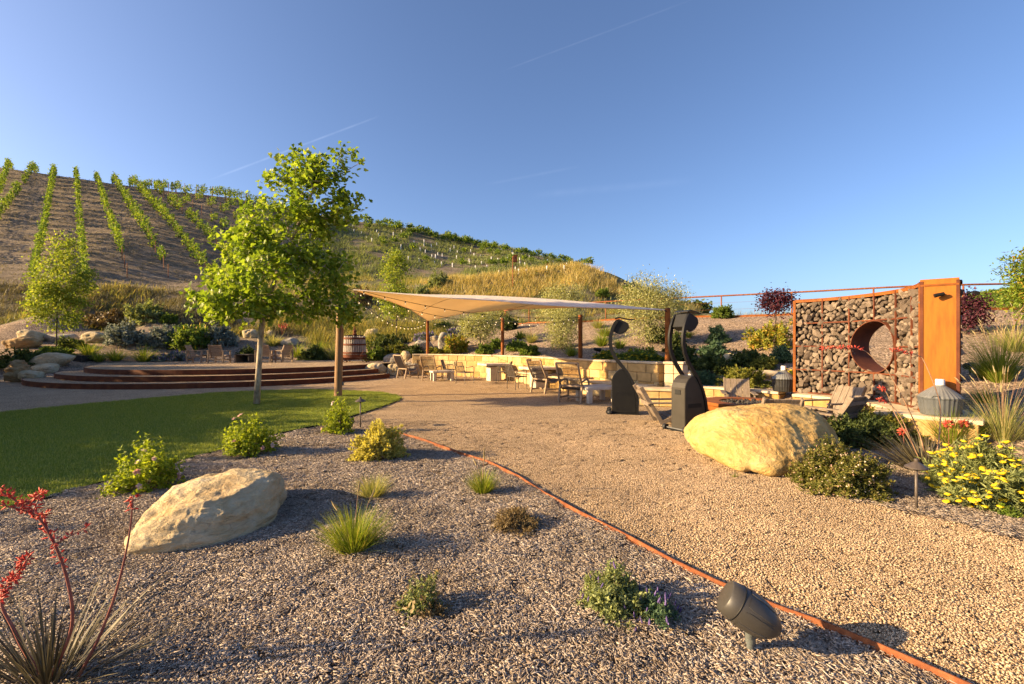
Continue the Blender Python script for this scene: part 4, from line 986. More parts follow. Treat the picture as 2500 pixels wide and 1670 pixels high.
# dark core so that light does not pass between the stones
for lo_, hi_ in ((.0, hs - (hr + .02) / LG), (hs + (hr + .02) / LG, 1.0)):
    rws = [[gpt(lo_ + (hi_ - lo_) * i / 12, d_, z) for i in range(13)] for d_, z in ((.12, ZB + .02), (.12, ZT - .03), (GT - .12, ZT - .03), (GT - .12, ZB + .02), (.12, ZB + .02))]
    MB().grid(rws).build('rubble_core', 'lava_rock', gab)
for z0, z1 in ((ZB + .02, hz - hr - .02), (hz + hr + .02, ZT - .03)):
    lo_, hi_ = hs - (hr + .02) / LG, hs + (hr + .02) / LG
    rws = [[gpt(lo_ + (hi_ - lo_) * i / 8, d_, z) for i in range(9)] for d_, z in ((.12, z0), (.12, z1), (GT - .12, z1), (GT - .12, z0), (.12, z0))]
    MB().grid(rws).build('rubble_core', 'lava_rock', gab)
# spotlights on the panel and behind it
def spot(loc, rz, label):
    t_ = thing('spotlight', label, 'spotlight', loc, rz, 'small spotlights on the rusty end panel')
    MB().tube([(0, 0, 0), (0, -.03, 0)], .03, 12).build('mount', 'black_metal', t_)
    MB().tube([(0, -.03, 0), (-.03, -.07, 0)], .012, 8).build('arm', 'black_metal', t_)
    MB().tube([(.02, -.08, .01), (-.1, -.1, -.02)], [.026, .032], 14).build('housing', 'black_metal', t_, auto=40)
    return t_
pc = GC + gpt(1.016, GT / 2 + .02, 0); tn = Vector((math.cos(ga1), math.sin(ga1), 0)); nn = Vector((math.sin(ga1), -math.cos(ga1), 0))
spot(pc + tn * .0 + nn * .027 + Vector((0, 0, ZT - .21)), ga1, 'black spotlight on the front of the rusty end panel')
spot(pc + tn * .30 - nn * .1 + Vector((0, 0, ZT - .19)), ga1 + R(90), 'black spotlight sticking out behind the rusty end panel')

# ---- pipe fence on top of the bank
fen = thing('pipe_fence', 'rusty steel pipe rail fence along the top of the bank', 'fence')
fp = smooth_path(FENCE, 8); Lf = path_len(fp); pts = [path_at(fp, Lf * i / 60) for i in range(61)]
MB().tube([p + Vector((0, 0, 4.06)) for p, d in pts], .04, 8).build('top_rail', 'rust_pipe', fen, smooth=True)
k = 0; s_ = .3
while s_ < Lf:
    p, d = path_at(fp, s_); MB().tube([p + Vector((0, 0, 2.6)), p + Vector((0, 0, 4.03))], .035, 8).build('post', 'rust_pipe', fen, smooth=True); s_ += 3.1
mb = MB(); mb.grid([[p + Vector((-d.y, d.x, 0)) * -.25 + Vector((0, 0, gz(p.x + d.y * .25, p.y - d.x * .25) + z_)) for p, d in pts] for z_ in (-.05, .1)]); mb.build('kick_plate', 'corten', fen)
for zz in (3.35, 3.7): MB().tube([p + Vector((0, 0, zz)) for p, d in pts], .004, 4).build('wire', 'rust_pipe', fen)

# ---- rust posts behind the wall, timber post, shade sail
POSTS = []
for u, Y, vt, lb in ((1044, 23.2, 783, 'rusty steel post at the low left corner of the shade sail'), (1227, 20.9, 777, 'rusty steel post behind the wall left of the olive'), (1417, 15.95, 770, 'rusty steel post behind the wall near the middle heater'), (1630, 12.95, 754, 'rusty steel post behind the tall heater holding the sail tip')):
    tp = at(u, vt, Y); b_ = (tp.x, tp.y, gz(tp.x, tp.y) - .1); t_ = thing('steel_post', lb, 'post', b_, 0, 'rusty posts behind the wall')
    h = tp.z - b_[2]; MB().tube([(0, 0, 0), (0, 0, h)], .075, 14).build('shaft', 'corten', t_, auto=40); MB().lathe([(.079, h), (.079, h + .012), (.05, h + .02)], 14).build('end_cap', 'corten_dark', t_)
    MB().tube([(-.05, -.06, h - .08), (-.12, -.1, h - .06)], .012, 6).build('eye_bolt', 'black_metal', t_); POSTS.append(tp)
PA = at(855, 706, 13.4)
tb = gp(825, 968); tpst = thing('timber_post', 'tall round timber post beside the sycamore on the lawn', 'post', tb)
tt = at(833, 690, 13.56) - tb
MB().tube([(0, 0, -.1), tt * .5, tt], [.115, .108, .1], 16).build('shaft', 'timber_post', tpst, auto=40)
MB().tube([tt + Vector((.06, 0, -.2)), tt + Vector((.2, 0, -.18))], .015, 6).build('eye_bolt', 'black_metal', tpst)
MB().box((.14, .02, .38), (.05, .07, .1)).build('outlet_box', 'grey_plastic', tpst, bevel=.006)

AC = [at(862, 708, 13.5), at(990, 719, 13.4), at(1100, 728, 13.2), at(1200, 734, 13.05), at(1315, 744, 12.9), at(1430, 750, 12.75), at(1530, 753, 12.7), at(1622, 757, 12.85)]
RD_ = [at(862, 707.5, 13.52), at(990, 717, 13.9), at(1100, 719.5, 14.3), at(1200, 722, 14.45), at(1315, 728, 14.3), at(1430, 737, 13.9), at(1530, 746.5, 13.3), at(1622, 756.5, 12.86)]
KB = [at(862, 708.3, 13.54), at(951, 735, 16.3), at(1004, 756, 19), at(1044, 783, 23.0), at(1127, 766, 20), at(1238, 755, 17), at(1404, 750.5, 14.2), at(1622, 757.3, 12.88)]
def spl(P, n):
    out = []
    for i in range(len(P) - 1):
        p0, p1, p2, p3 = P[max(i - 1, 0)], P[i], P[i + 1], P[min(i + 2, len(P) - 1)]
        for k in range(n):
            t_ = k / n; out.append(.5 * ((2 * p1) + (p2 - p0) * t_ + (2 * p0 - 5 * p1 + 4 * p2 - p3) * t_ * t_ + (3 * p1 - p0 - 3 * p2 + p3) * t_ ** 3))
    out.append(P[-1]); return out
ac, rd_ = spl(AC, 6), spl(RD_, 6)
kb = []
for i in range(len(KB) - 1):
    for k in range(6): kb.append(KB[i].lerp(KB[i + 1], k / 6))
kb.append(KB[-1])
sail = thing('shade_sail', 'cream triangular shade sail stretched over the tables', 'shade sail')
rws = [[a_.lerp(b_, t_ / 3) + Vector((0, 0, .02 * math.sin(t_ / 3 * math.pi))) for a_, b_ in zip(ac, rd_)] for t_ in range(3)]
rws += [[a_.lerp(b_, t_ / 10) + Vector((0, 0, .12 * math.sin(t_ / 10 * math.pi) * min(1, (b_ - a_).length / 5))) for a_, b_ in zip(rd_, kb)] for t_ in range(11)]
MB().grid(rws).build('cloth', 'sail_cloth', sail, smooth=True)
for fr in (.34, .72):
    i = int(fr * (len(ac) - 1)); MB().tube([Vector(r_[i]) - Vector((0, 0, .012)) for r_ in rws], .006, 4).build('seam', 'timber_post', sail)
MB().tube([p - Vector((0, 0, .0)) for p in ac], .012, 5).build('hem', 'sail_cloth', sail); MB().tube(kb, .012, 5).build('hem', 'sail_cloth', sail)
MB().tube([AC[-1], POSTS[3] + Vector((-.06, -.06, -.06))], .012, 6).build('turnbuckle', 'black_metal', sail)
MB().tube([AC[0], tb + tt + Vector((.2, 0, -.18))], .01, 6).build('turnbuckle', 'black_metal', sail)

# ---- strings of bulbs
bm = MB(); bm.lathe([(.003, -.1), (.011, -.095), (.018, -.08), (.018, -.066), (.011, -.048)], 8); bulb_me = bm.build('x', 'bulb', smooth=True); bme = bulb_me.data; bpy.data.objects.remove(bulb_me)
bm = MB(); bm.lathe([(.016, -.05), (.019, -.045), (.019, -.012), (.008, 0)], 8); sk = bm.build('x', 'cable_black', smooth=True); skm = sk.data; bpy.data.objects.remove(sk)
def string(label, a_, b_, sag, n, f0=.03):
    t_ = thing('string_light', label, 'string lights', tuple(a_), 0, 'strings of bulbs over the terrace')
    d = b_ - a_; P = [d * (i / 40) - Vector((0, 0, sag * 4 * (i / 40) * (1 - i / 40))) for i in range(41)]
    MB().tube(P, .008, 4).build('cable', 'cable_black', t_, fix=False)
    for k in range(n):
        f = f0 + (1 - f0 - .02) * (k + .5) / n; p = d * f - Vector((0, 0, sag * 4 * f * (1 - f)))
        s_ = obj('socket', skm, t_, p); bu = obj('bulb', bme, s_)
PS = tb + tt + Vector((.1, 0, -.12))
string('string of bulbs drooping to the low left sail post', PS, POSTS[0] + Vector((-.05, -.08, -.12)), .62, 17)
string('string of bulbs crossing the sail to the second steel post', PS, POSTS[1] + Vector((0, -.1, -.1)), .35, 12)
string('second string of bulbs to the low left sail post, hung tighter', PS + Vector((0, .05, -.03)), POSTS[0] + Vector((.05, -.08, -.05)), .22, 9)
string('string of bulbs under the sail to the middle heater post', PS + Vector((0, .03, .02)), POSTS[2] + Vector((0, -.1, -.08)), .32, 12)
string('string of bulbs between the low left and second posts', POSTS[0] + Vector((.06, -.08, -.05)), POSTS[1] + Vector((0, -.09, -.15)), .22, 7)
string('string of bulbs between the second and middle heater posts', POSTS[1] + Vector((.05, -.1, -.1)), POSTS[2] + Vector((0, -.1, -.12)), .16, 9)

# ================================================================ furniture and fittings
# ---- fire pit
fpit = thing('fire_pit', 'round rusty steel fire pit full of black lava rock', 'fire pit', (4.62, 8.95, 0))
MB().lathe([(.74, 0), (.74, .36), (.80, .37), (.80, .43), (.50, .43), (.50, .36), (.46, .3)], 48, caps=False).build('bowl', 'corten', fpit, auto=35)
MB().lathe([(.5, .365), (.25, .375), (.01, .38)], 32, caps=False).build('burner_pan', 'slot_black', fpit)
g = random.Random(4); VV, FF = [], []
for k in range(260):
    a = g.uniform(0, 6.28); d = .47 * math.sqrt(g.random()); r_ = g.uniform(.018, .036); b0 = len(VV); c_ = Vector((d * math.cos(a), d * math.sin(a), .39 + g.uniform(0, .04)))
    VV += [tuple(c_ + p) for p in stone_mesh(g, '', r_, 0)]; FF += [[b0 + i for i in f] for f in icoF]
o = obj('lava_rocks', mesh_np('lava_rocks', VV, FF, 'lava_rock'), fpit); o['kind'] = 'stuff'

# ---- plank lounge chairs round the fire pit (local: faces +Y)
def plank_chair(label, loc, rz):
    t_ = thing('plank_chair', label, 'chair', loc, rz, 'plank chairs round the fire pit', .85)
    for i in range(4):
        x = -.225 + i * .15
        MB().bar((x, -.27, .12), (x, -.68, .84), .143, .025, up=(0, .87, .5)).build('back_plank', 'teak_grey', t_, bevel=.004)
    for i in range(5):
        f = (i + .5) / 5; MB().bar((-.29, -.24 + .62 * f, .115 + .245 * f), (.29, -.24 + .62 * f, .115 + .245 * f), .118, .024, up=(0, -.37, .93)).build('seat_slat', 'teak_grey', t_, bevel=.003)
    for s_ in (-1, 1):
        MB().bar((s_ * .315, -.72, .86), (s_ * .315, -.22, 0), .035, .09, up=(0, 1, .6)).build('back_stile', 'teak_grey', t_, bevel=.004)
        MB().bar((s_ * .315, -.25, .055), (s_ * .315, .42, .33), .035, .09).build('seat_rail', 'teak_grey', t_, bevel=.004)
        MB().bar((s_ * .35, .36, 0), (s_ * .35, .36, .5), .035, .1, up=(0, 1, 0)).build('front_leg', 'teak_grey', t_, bevel=.004)
        MB().bar((s_ * .37, .45, .515), (s_ * .37, -.56, .5), .12, .03).build('armrest', 'teak_grey', t_, bevel=.004)
    MB().bar((-.34, -.55, .47), (.34, -.55, .47), .03, .09).build('back_support', 'teak_grey', t_, bevel=.003)
    MB().bar((-.3, -.66, .72), (.3, -.66, .72), .03, .07).build('back_support', 'teak_grey', t_, bevel=.003)
    MB().bar((-.34, .38, .27), (.34, .38, .27), .03, .09).build('front_apron', 'teak_grey', t_, bevel=.003)
    return t_
FPc = Vector((4.62, 8.95, 0))
def face_to(p, q): d = Vector(q) - Vector(p); return math.atan2(d.y, d.x) - math.pi / 2
c1 = plank_chair('grey plank chair facing us behind the fire pit', (5.25, 10.55, 0), 0); c1.rotation_euler.z = face_to((5.25, 10.55, 0), FPc)
for (x, y, lb, tw) in ((3.1, 9.0, 'plank chair seen from the side between the two heaters', 0), (4.2, 7.5, 'plank chair with its back to us behind the big golden boulder', 8), (6.15, 8.85, 'plank chair below the gabion screen left of the moon opening', 20), (5.2, 7.72, 'plank chair seen from its side beside the pale terrace cap', 4)):
    dup(c1, (x, y, 0), face_to((x, y, 0), FPc) + R(tw), lb)

# ---- curved patio heaters (local: profile in X,Z, width along Y)
S_OUT = [(.56, 0), (.55, .3), (.515, .52), (.455, .7), (.38, .85), (.3, .97), (.19, 1.1), (.08, 1.24), (.0, 1.4), (-.035, 1.56), (-.03, 1.72), (.005, 1.87), (.06, 2.0), (.12, 2.08)]
def heater(label, loc, rz, body, left):
    t_ = thing('patio_heater', label, 'patio heater', loc, rz, 'curved black patio heaters')
    prof = [(0, .03), (0, .78), (.03, .865), (.085, .935), (.16, .985), (.235, 1.0), (.3, .93), (.36, .84), (.43, .7), (.49, .52), (.525, .3), (.53, .03)]
    bd = MB().prism(prof, (1, 0, 0), (0, 0, 1), (0, -.16, 0), (0, .16, 0)).build('cabinet', body, t_, bevel=.01)
    # curved bands: two arms rising out of the cabinet sides
    for s_ in (-1, 1):
        y0, y1 = s_ * .135, s_ * .175; o_ = []; i_ = []
        for k, (x, z) in enumerate(S_OUT):
            a_ = Vector(S_OUT[max(k - 1, 0)]); b_ = Vector(S_OUT[min(k + 1, len(S_OUT) - 1)]); d = (b_ - a_).normalized(); n_ = Vector((d.y, -d.x)); w_ = .035 if z > 1 else .028
            o_.append((x + n_.x * w_, z + n_.y * w_)); i_.append((x - n_.x * w_, z - n_.y * w_))
        mb = MB(); mb.grid([[(x, y0, z) for x, z in o_], [(x, y1, z) for x, z in o_], [(x, y1, z) for x, z in i_], [(x, y0, z) for x, z in i_], [(x, y0, z) for x, z in o_]])
        mb.build('arm', 'heater_dark' if body == 'heater_grey' else 'black_metal', t_, auto=40)
    mb = MB(); back = S_OUT[:6]; mb.grid([[(x + .012, -.134, z) for x, z in back], [(x + .012, .134, z) for x, z in back]]); mb.build('spine', 'black_metal', t_, smooth=True)
    # head: sloped hood over a curved emitter
    hd = MB().prism([(.0, 1.86), (.09, 2.1), (.16, 2.12), (.36, 2.02), (.38, 1.93), (.31, 1.84), (.2, 1.79), (.1, 1.8)], (1, 0, 0), (0, 0, 1), (0, -.13, 0), (0, .13, 0)).build('head', 'heater_dark', t_, bevel=.008)
    MB().prism([(.07, 2.125), (.16, 2.15), (.38, 2.1), (.5, 2.11), (.5, 2.118), (.38, 2.115), (.16, 2.165), (.07, 2.14)], (1, 0, 0), (0, 0, 1), (0, -.16, 0), (0, .16, 0)).build('hood', 'black_metal', hd)
    MB().prism([(.12, 1.785), (.2, 1.772), (.32, 1.825), (.32, 1.832), (.2, 1.784), (.12, 1.797)], (1, 0, 0), (0, 0, 1), (0, -.11, 0), (0, .11, 0)).build('grille', 'grey_plastic', hd)
    # handle slot, vents, base, wheels
    MB().box((-.004, 0, .7), (.012, .13, .085)).build('handle_slot', 'slot_black', bd, bevel=.006)
    for s_ in (-1, 1):
        for zz in (.12, .46):
            for k in range(13):
                MB().box((.09 + k * .026, s_ * .161, zz), (.009, .006, .075)).build('vent_slot', 'slot_black', bd)
    MB().prism([(-.06, 0), (.6, 0), (.6, .03), (-.06, .03)], (1, 0, 0), (0, 0, 1), (0, -.2, 0), (0, .2, 0)).build('base', 'black_metal', t_, bevel=.008)
    for s_ in (-1, 1):
        w_ = MB().tube([(-.07, s_ * .2, .055), (-.07, s_ * .25, .055)], .055, 16).build('wheel', 'black_plastic', t_, auto=40)
        MB().tube([(-.07, s_ * .251, .055), (-.07, s_ * .257, .055)], .022, 10).build('hub', 'grey_plastic', w_)
    MB().tube([(-.07, -.2, .055), (-.07, .2, .055)], .012, 6).build('axle', 'grey_plastic', t_)
    MB().box((.3, 0, .99), (.05, .05, .012), Matrix.Rotation(.9, 3, 'Y')).build('badge', 'white_cap', t_)
    return t_
b_ = gp(1655, 1053); heater('tall grey cabinet patio heater beside the golden boulder', (b_.x, b_.y, 0), R(27), 'heater_grey', True)
b_ = gp(1494, 1008); heater('black curved patio heater beside the low concrete table', (b_.x, b_.y, 0), R(-14), 'heater_dark', False)

# ---- demijohns in plastic baskets
def demijohn(label, loc, basket, w_, h_):
    t_ = thing('demijohn', label, 'demijohn', loc, random.uniform(0, 6), 'demijohns beside the gabion screen')
    n = 56; mb = MB(); prof = [(.40, 0), (.42, .02), (.46, .2), (.485, .44), (.5, .47), (.5, .5), (.47, .5)]
    rows_ = [[(r_ * w_ * (1 + (.03 if k % 2 else 0)) * math.cos(6.2832 * k / n), r_ * w_ * (1 + (.03 if k % 2 else 0)) * math.sin(6.2832 * k / n), z * h_) for k in range(n + 1)] for r_, z in prof]
    bk = mb.grid(rows_).build('basket', basket, t_)
    for s_ in (0, math.pi): MB().tube([(w_ * .5 * math.cos(s_ + d), w_ * .5 * math.sin(s_ + d), h_ * .47 + .0 + e_) for d, e_ in ((-.2, 0), (-.1, .05), (.1, .05), (.2, 0))], .012, 6).build('handle', basket, bk)
    prof = [(.485, .5), (.47, .53), (.4, .6), (.28, .7), (.19, .77), (.12, .82), (.115, .84)]
    rows_ = [[(r_ * w_ * (1 + (.035 if k % 2 else 0)) * math.cos(6.2832 * k / n), r_ * w_ * (1 + (.035 if k % 2 else 0)) * math.sin(6.2832 * k / n), z * h_) for k in range(n + 1)] for r_, z in prof]
    MB().grid(rows_).build('ribbed_top', 'grey_plastic', t_)
    MB().lathe([(.108 * w_, .835 * h_), (.108 * w_, .97 * h_), (.1 * w_, 1 * h_), (.01, 1 * h_)], 20).build('cap', 'white_cap', t_, auto=40)
    return t_
p = at(2295, 1003, 7.15); demijohn('large demijohn in a ribbed grey basket below the rusty panel', (p.x, p.y, .445), 'basket_grey', .54, .56)
p = at(1913, 952, 10.75); demijohn('small demijohn in a black basket left of the gabion screen', (p.x, p.y, .443), 'black_plastic', .5, .6)

# ---- landscape speaker on a spike
sp = gp(1832, 1594); spk = thing('garden_speaker', 'dark grey bullet shaped garden speaker on a ground spike', 'speaker', sp)
ax = Vector((.82, -.28, -.5)).normalized(); c0 = at(1770, 1452, sp.y + .02) - sp
prof = [(.0, .075), (.004, .082), (.045, .091), (.1, .095), (.16, .09), (.21, .078), (.25, .058), (.275, .03), (.282, .004)]
q_ = ax.to_track_quat('Z', 'Y')
def along(r0): return [(r_, z) for z, r_ in r0]
body = MB().lathe([(r_, z) for z, r_ in prof], 40).build('body', 'speaker_plastic', spk, auto=50); body.location = c0; body.rotation_mode = 'QUATERNION'; body.rotation_quaternion = q_
MB().lathe([(.0925, .055), (.0945, .057), (.0945, .06), (.0928, .062)], 40, caps=False).build('seam_ring', 'slot_black', body)
for k in range(8):
    a_ = 6.2832 * k / 8; mb = MB(); rws = []
    for z in np.linspace(.085, .225, 8):
        r_ = np.interp(z, [x for x, _ in prof], [y for _, y in prof]) + .0035; ww = .26 + .06 * (1 if .09 < z < .21 else 0); rws.append([(r_ * math.cos(a_ + f * ww), r_ * math.sin(a_ + f * ww), z) for f in (-1, -.92, -.5, 0, .5, .92, 1)])
    rws = [[(x * .955 if i in (0, 6) else x, y * .955 if i in (0, 6) else y, z) for i, (x, y, z) in enumerate(r_)] for r_ in rws]
    MB().grid(rws).build('raised_panel', 'speaker_plastic', body, auto=50)
MB().lathe([(.07, .003), (.04, .001), (.001, 0)], 24, caps=False).build('grille', 'slot_black', body)
bot = c0 + ax * .13 + Vector((0, 0, -.082))
MB().tube([bot + Vector((0, 0, .02)), bot + Vector((.0, 0, -.03))], [.03, .022], 14).build('knuckle', 'spike_plastic', spk, auto=50)
MB().tube([Vector((0, 0, .0)), Vector((0, 0, .06)), Vector((bot.x * .5, bot.y * .5, .1)), bot + Vector((0, 0, -.02))], [.017, .019, .02, .018], 12).build('stem', 'spike_plastic', spk, auto=50)
MB().tube([Vector((0, 0, .055)), Vector((0, 0, .1))], .024, 12).build('collar', 'spike_plastic', spk, auto=50)

# ---- path lights
def path_light(label, loc, h, r_):
    t_ = thing('path_light', label, 'path light', loc, 0, 'bronze path lights')
    MB().tube([(0, 0, -.05), (0, 0, h)], .012, 10).build('stem', 'bronze', t_, smooth=True)
    MB().lathe([(r_, h - .012), (r_, h - .004), (r_ * .55, h + .026), (r_ * .2, h + .045), (.02, h + .05), (.018, h + .07), (.004, h + .075)], 24).build('hat', 'bronze', t_, auto=35)
    MB().lathe([(.02, h - .03), (.024, h - .01), (.024, h)], 12).build('lamp_socket', 'slot_black', t_); return t_
path_light('bronze path light on a thin stem beside the right boulder', gp(2237, 1248), .415, .088)
path_light('bronze path light beside the rose at the tip of the lawn', gp(880, 1044), .5, .1)

# ---- concrete tables
def slab_table(label, loc, rz, w_, d_, h, leg='pedestal'):
    t_ = thing('concrete_table', label, 'table', loc, rz, 'concrete tables on the gravel')
    MB().box((0, 0, h - .04), (w_, d_, .08)).build('tabletop', 'concrete', t_, bevel=.006)
    if leg == 'pedestal': MB().box((0, 0, (h - .08) / 2), (w_ * .45, d_ * .45, h - .08)).build('pedestal', 'concrete', t_, bevel=.006); MB().box((0, 0, h - .1), (w_ * .6, d_ * .6, .04)).build('top_plate', 'black_metal', t_)
    else:
        for sx in (-1, 1):
            for sy in (-1, 1): MB().box((sx * (w_ / 2 - .1), sy * (d_ / 2 - .1), (h - .08) / 2), (.12, .12, h - .08)).build('leg', 'concrete', t_, bevel=.005)
    return t_
TA = gp(1196, 931); slab_table('square concrete pedestal table in the middle of the dining chairs', (TA.x + .15, TA.y + .35, 0), R(24), 1.1, 1.1, .74)
TB = gp(1310, 948); slab_table('square concrete pedestal table left of the rope loungers', (TB.x + .1, TB.y + .35, 0), R(24), 1.1, 1.1, .74)
TC = gp(1475, 984); slab_table('low concrete coffee table behind the rope lounger', (TC.x - .15, TC.y + .35, 0), R(20), .95, .8, .43, 'legs')
TD = gp(1075, 931); slab_table('low concrete coffee table beside the left wood loungers', (TD.x, TD.y + .4, 0), R(24), .95, .7, .43, 'legs')

# ---- rope dining chairs (local faces +Y)
def rope_chair(label, loc, rz):
    t_ = thing('rope_dining_chair', label, 'chair', loc, rz, 'rope dining chairs at the concrete tables')
    r_ = .013; w_ = .26
    for s_ in (-1, 1):
        MB().tube([(s_ * w_, .24, 0), (s_ * w_, .23, .44)], r_, 6).build('leg', 'bronze', t_); MB().tube([(s_ * w_, -.24, 0), (s_ * w_, -.22, .44)], r_, 6).build('leg', 'bronze', t_)
        ar = MB().tube([(s_ * (w_ + .02), .2, .44), (s_ * (w_ + .02), .22, .64), (s_ * (w_ + .02), .17, .67), (s_ * (w_ + .02), -.2, .65)], r_, 6).build('armrest', 'bronze', t_)
        mb = MB()
        for k in range(9): y = -.17 + k * .042; mb.tube([(s_ * (w_ + .02), y, .45), (s_ * (w_ + .02), y, .655)], .004, 4)
        mb.build('cords', 'rope', ar)
    MB().tube([(-w_, -.22, .44), (-w_, .24, .44), (w_, .24, .44), (w_, -.22, .44), (-w_, -.22, .44)], r_, 6).build('seat_frame', 'bronze', t_)
    mb = MB()
    for k in range(15): x = -w_ + .018 + k * (w_ * 2 - .036) / 14; mb.tube([(x, -.22, .445), (x, 0, .425), (x, .24, .445)], .006, 4)
    mb.build('seat_cords', 'rope', t_)
    bf = MB().tube([(-w_, -.22, .44), (-w_ * .98, -.3, .68), (-w_ * .9, -.36, .86), (w_ * .9, -.36, .86), (w_ * .98, -.3, .68), (w_, -.22, .44)], r_, 6).build('back_frame', 'bronze', t_)
    mb = MB()
    for k in range(17): x = -w_ * .92 + k * w_ * 1.84 / 16; mb.tube([(x, -.225, .46), (x * .98, -.3, .68), (x * .95, -.358, .85)], .006, 4)
    mb.build('back_cords', 'rope', bf); return t_
rc = rope_chair('rope dining chair seen from behind left of the middle table', (0, 0, 0), 0)
p = gp(1135, 936); rc.location = (p.x, p.y, 0); rc.rotation_euler.z = face_to(rc.location, (TA.x + .1, TA.y + .8, 0)) - R(12)
for (u, v, tx, ty, lb) in ((1098, 926, 2.2, -.2, 'rope dining chair side on, nearest the coffee table by the wall'), (1228, 934, -1.5, .2, 'rope dining chair right of the middle table facing left'), (1262, 950, .9, .6, 'rope dining chair seen from behind between the two pedestal tables'), (1300, 937, -.5, -.6, 'rope dining chair half hidden behind the right pedestal table'), (1352, 944, -1.2, .1, 'rope dining chair beyond the rope lounger backs')):
    p = gp(u, v); dup(rc, (p.x, p.y, 0), math.atan2(ty, tx) - math.pi / 2, lb)

# ---- wooden loungers with rope or sling (local faces +Y)
def lounger(label, loc, rz):
    t_ = thing('wood_lounger', label, 'lounge chair', loc, rz, 'wooden loungers with woven backs')
    w_ = .31
    for s_ in (-1, 1):
        x = s_ * w_
        MB().bar((x, -.3, 0), (x, -.2, .46), .05, .06, up=(0, 1, 0)).build('rear_leg', 'teak', t_, bevel=.004)
        MB().tube([(x, .42, 0), (x, .4, .3), (x, .36, .5), (x, .28, .585), (x, .1, .6), (x, -.25, .54)], [.026, .027, .028, .028, .028, .026], 8).build('armrest', 'teak', t_, smooth=True)
        MB().tube([(x, -.15, .42), (x, -.3, .64), (x, -.42, .86), (x, -.5, 1.06)], .028, 8).build('back_stile', 'teak', t_, smooth=True)
        MB().bar((x, -.28, .12), (x, .4, .12), .03, .04).build('side_stretcher', 'teak', t_, bevel=.003)
        MB().tube([(x, -.16, .42), (x, -.02, .33), (x, .16, .33), (x, .38, .42)], .022, 6).build('seat_rail', 'teak', t_, smooth=True)
    MB().bar((-w_, -.5, 1.06), (w_, -.5, 1.06), .045, .05).build('top_rail', 'teak', t_, bevel=.006)
    MB().bar((-w_, -.2, .44), (w_, -.2, .44), .04, .05).build('cross_rail', 'teak', t_, bevel=.004)
    MB().bar((-w_, .06, .12), (w_, .06, .12), .03, .04).build('cross_rail', 'teak', t_, bevel=.004)
    P = [(.4, .43), (.28, .38), (.14, .325), (.0, .325), (-.1, .37), (-.18, .46)]; mb = MB()
    for k in range(30): x = -w_ + .03 + k * (2 * w_ - .06) / 29; mb.tube([(x, y, z) for y, z in P], .0075, 4)
    mb.build('woven_seat', 'sling', t_)
    P = [(-.18, .46), (-.29, .64), (-.41, .86), (-.49, 1.04)]; mb = MB()
    for k in range(26): x = -w_ + .03 + k * (2 * w_ - .06) / 25; mb.tube([(x, y, z) for y, z in P], .007, 4)
    mb.build('woven_back', 'rope', t_)
    mb = MB()
    for f in (.25, .5, .75):
        i = f * 3; k = int(i); y = P[k][0] + (P[min(k + 1, 3)][0] - P[k][0]) * (i - k); z = P[k][1] + (P[min(k + 1, 3)][1] - P[k][1]) * (i - k); mb.tube([(-w_, y + .01, z), (w_, y + .01, z)], .008, 4)
    mb.build('back_bands', 'rope', t_); return t_
l1 = lounger('wooden rope lounger with its back to us, nearest the low concrete table', (0, 0, 0), 0)
p = gp(1402, 982); l1.location = (p.x, p.y + .15, 0); l1.rotation_euler.z = R(-28)
for (u, v, rz, lb) in ((1330, 960, -48, 'wooden rope lounger seen side on in front of the pedestal table'), (1052, 929, -14, 'wooden sling lounger seen from behind, right of the leftmost one'), (990, 924, -42, 'leftmost wooden sling lounger beside the pale boulders')):
    p = gp(u, v); dup(l1, (p.x, p.y + .2, 0), R(rz), lb)

# ---- slatted armchairs on the stage (local faces +Y)
def slat_chair(label, loc, rz):
    t_ = thing('slatted_armchair', label, 'armchair', loc, rz, 'slatted armchairs on the stage')
    w_ = .38
    for s_ in (-1, 1):
        for y in (-.32, .36): MB().box((s_ * w_, y, .31), (.07, .07, .62)).build('leg', 'teak', t_, bevel=.004)
        MB().box((s_ * w_, .02, .645), (.09, .8, .04)).build('armrest', 'teak', t_, bevel=.004)
        MB().bar((s_ * (w_ - .07), -.15, .3), (s_ * (w_ - .07), -.42, .95), .04, .07, up=(0, 1, 0)).build('back_stile', 'teak', t_, bevel=.003)
        MB().bar((s_ * (w_ - .07), -.25, .28), (s_ * (w_ - .07), .38, .38), .04, .07).build('seat_rail', 'teak', t_, bevel=.003)
    for k in range(7):
        f = (k + .5) / 7; y = -.17 - .26 * f; z = .36 + .59 * f; MB().box((0, y + .03, z), (.64, .02, .075), Matrix.Rotation(.39, 3, 'X')).build('back_slat', 'teak', t_, bevel=.002)
    for k in range(6): y = -.15 + k * .105; MB().box((0, y, .335 + k * .016), (.64, .09, .02), Matrix.Rotation(.15, 3, 'X')).build('seat_slat', 'teak', t_, bevel=.002)
    MB().box((0, .36, .16), (.72, .03, .06)).build('stretcher', 'teak', t_); MB().box((0, -.32, .16), (.72, .03, .06)).build('stretcher', 'teak', t_)
    return t_
ST = .566
def on_stage(u, v): p = gp(u, v, ST); return Vector((p.x, p.y, ST))
s1 = slat_chair('slatted armchair with its back to us on the stage, left of the dark table', on_stage(535, 886), R(4))
for (u, v, rz, lb) in ((480, 885, -75, 'leftmost slatted armchair on the stage, seen side on'), (648, 885, 6, 'slatted armchair with its back to us just behind the sycamore trunk'), (690, 884, 72, 'rightmost slatted armchair on the stage, facing left')): dup(s1, on_stage(u, v), R(rz), lb)
p = on_stage(592, 885); tbl = thing('dark_table', 'dark cube table between the armchairs on the stage', 'table', p + Vector((0, .3, 0)))
MB().box((0, 0, .42), (.84, .84, .05)).build('tabletop', 'dark_wood', tbl, bevel=.005)
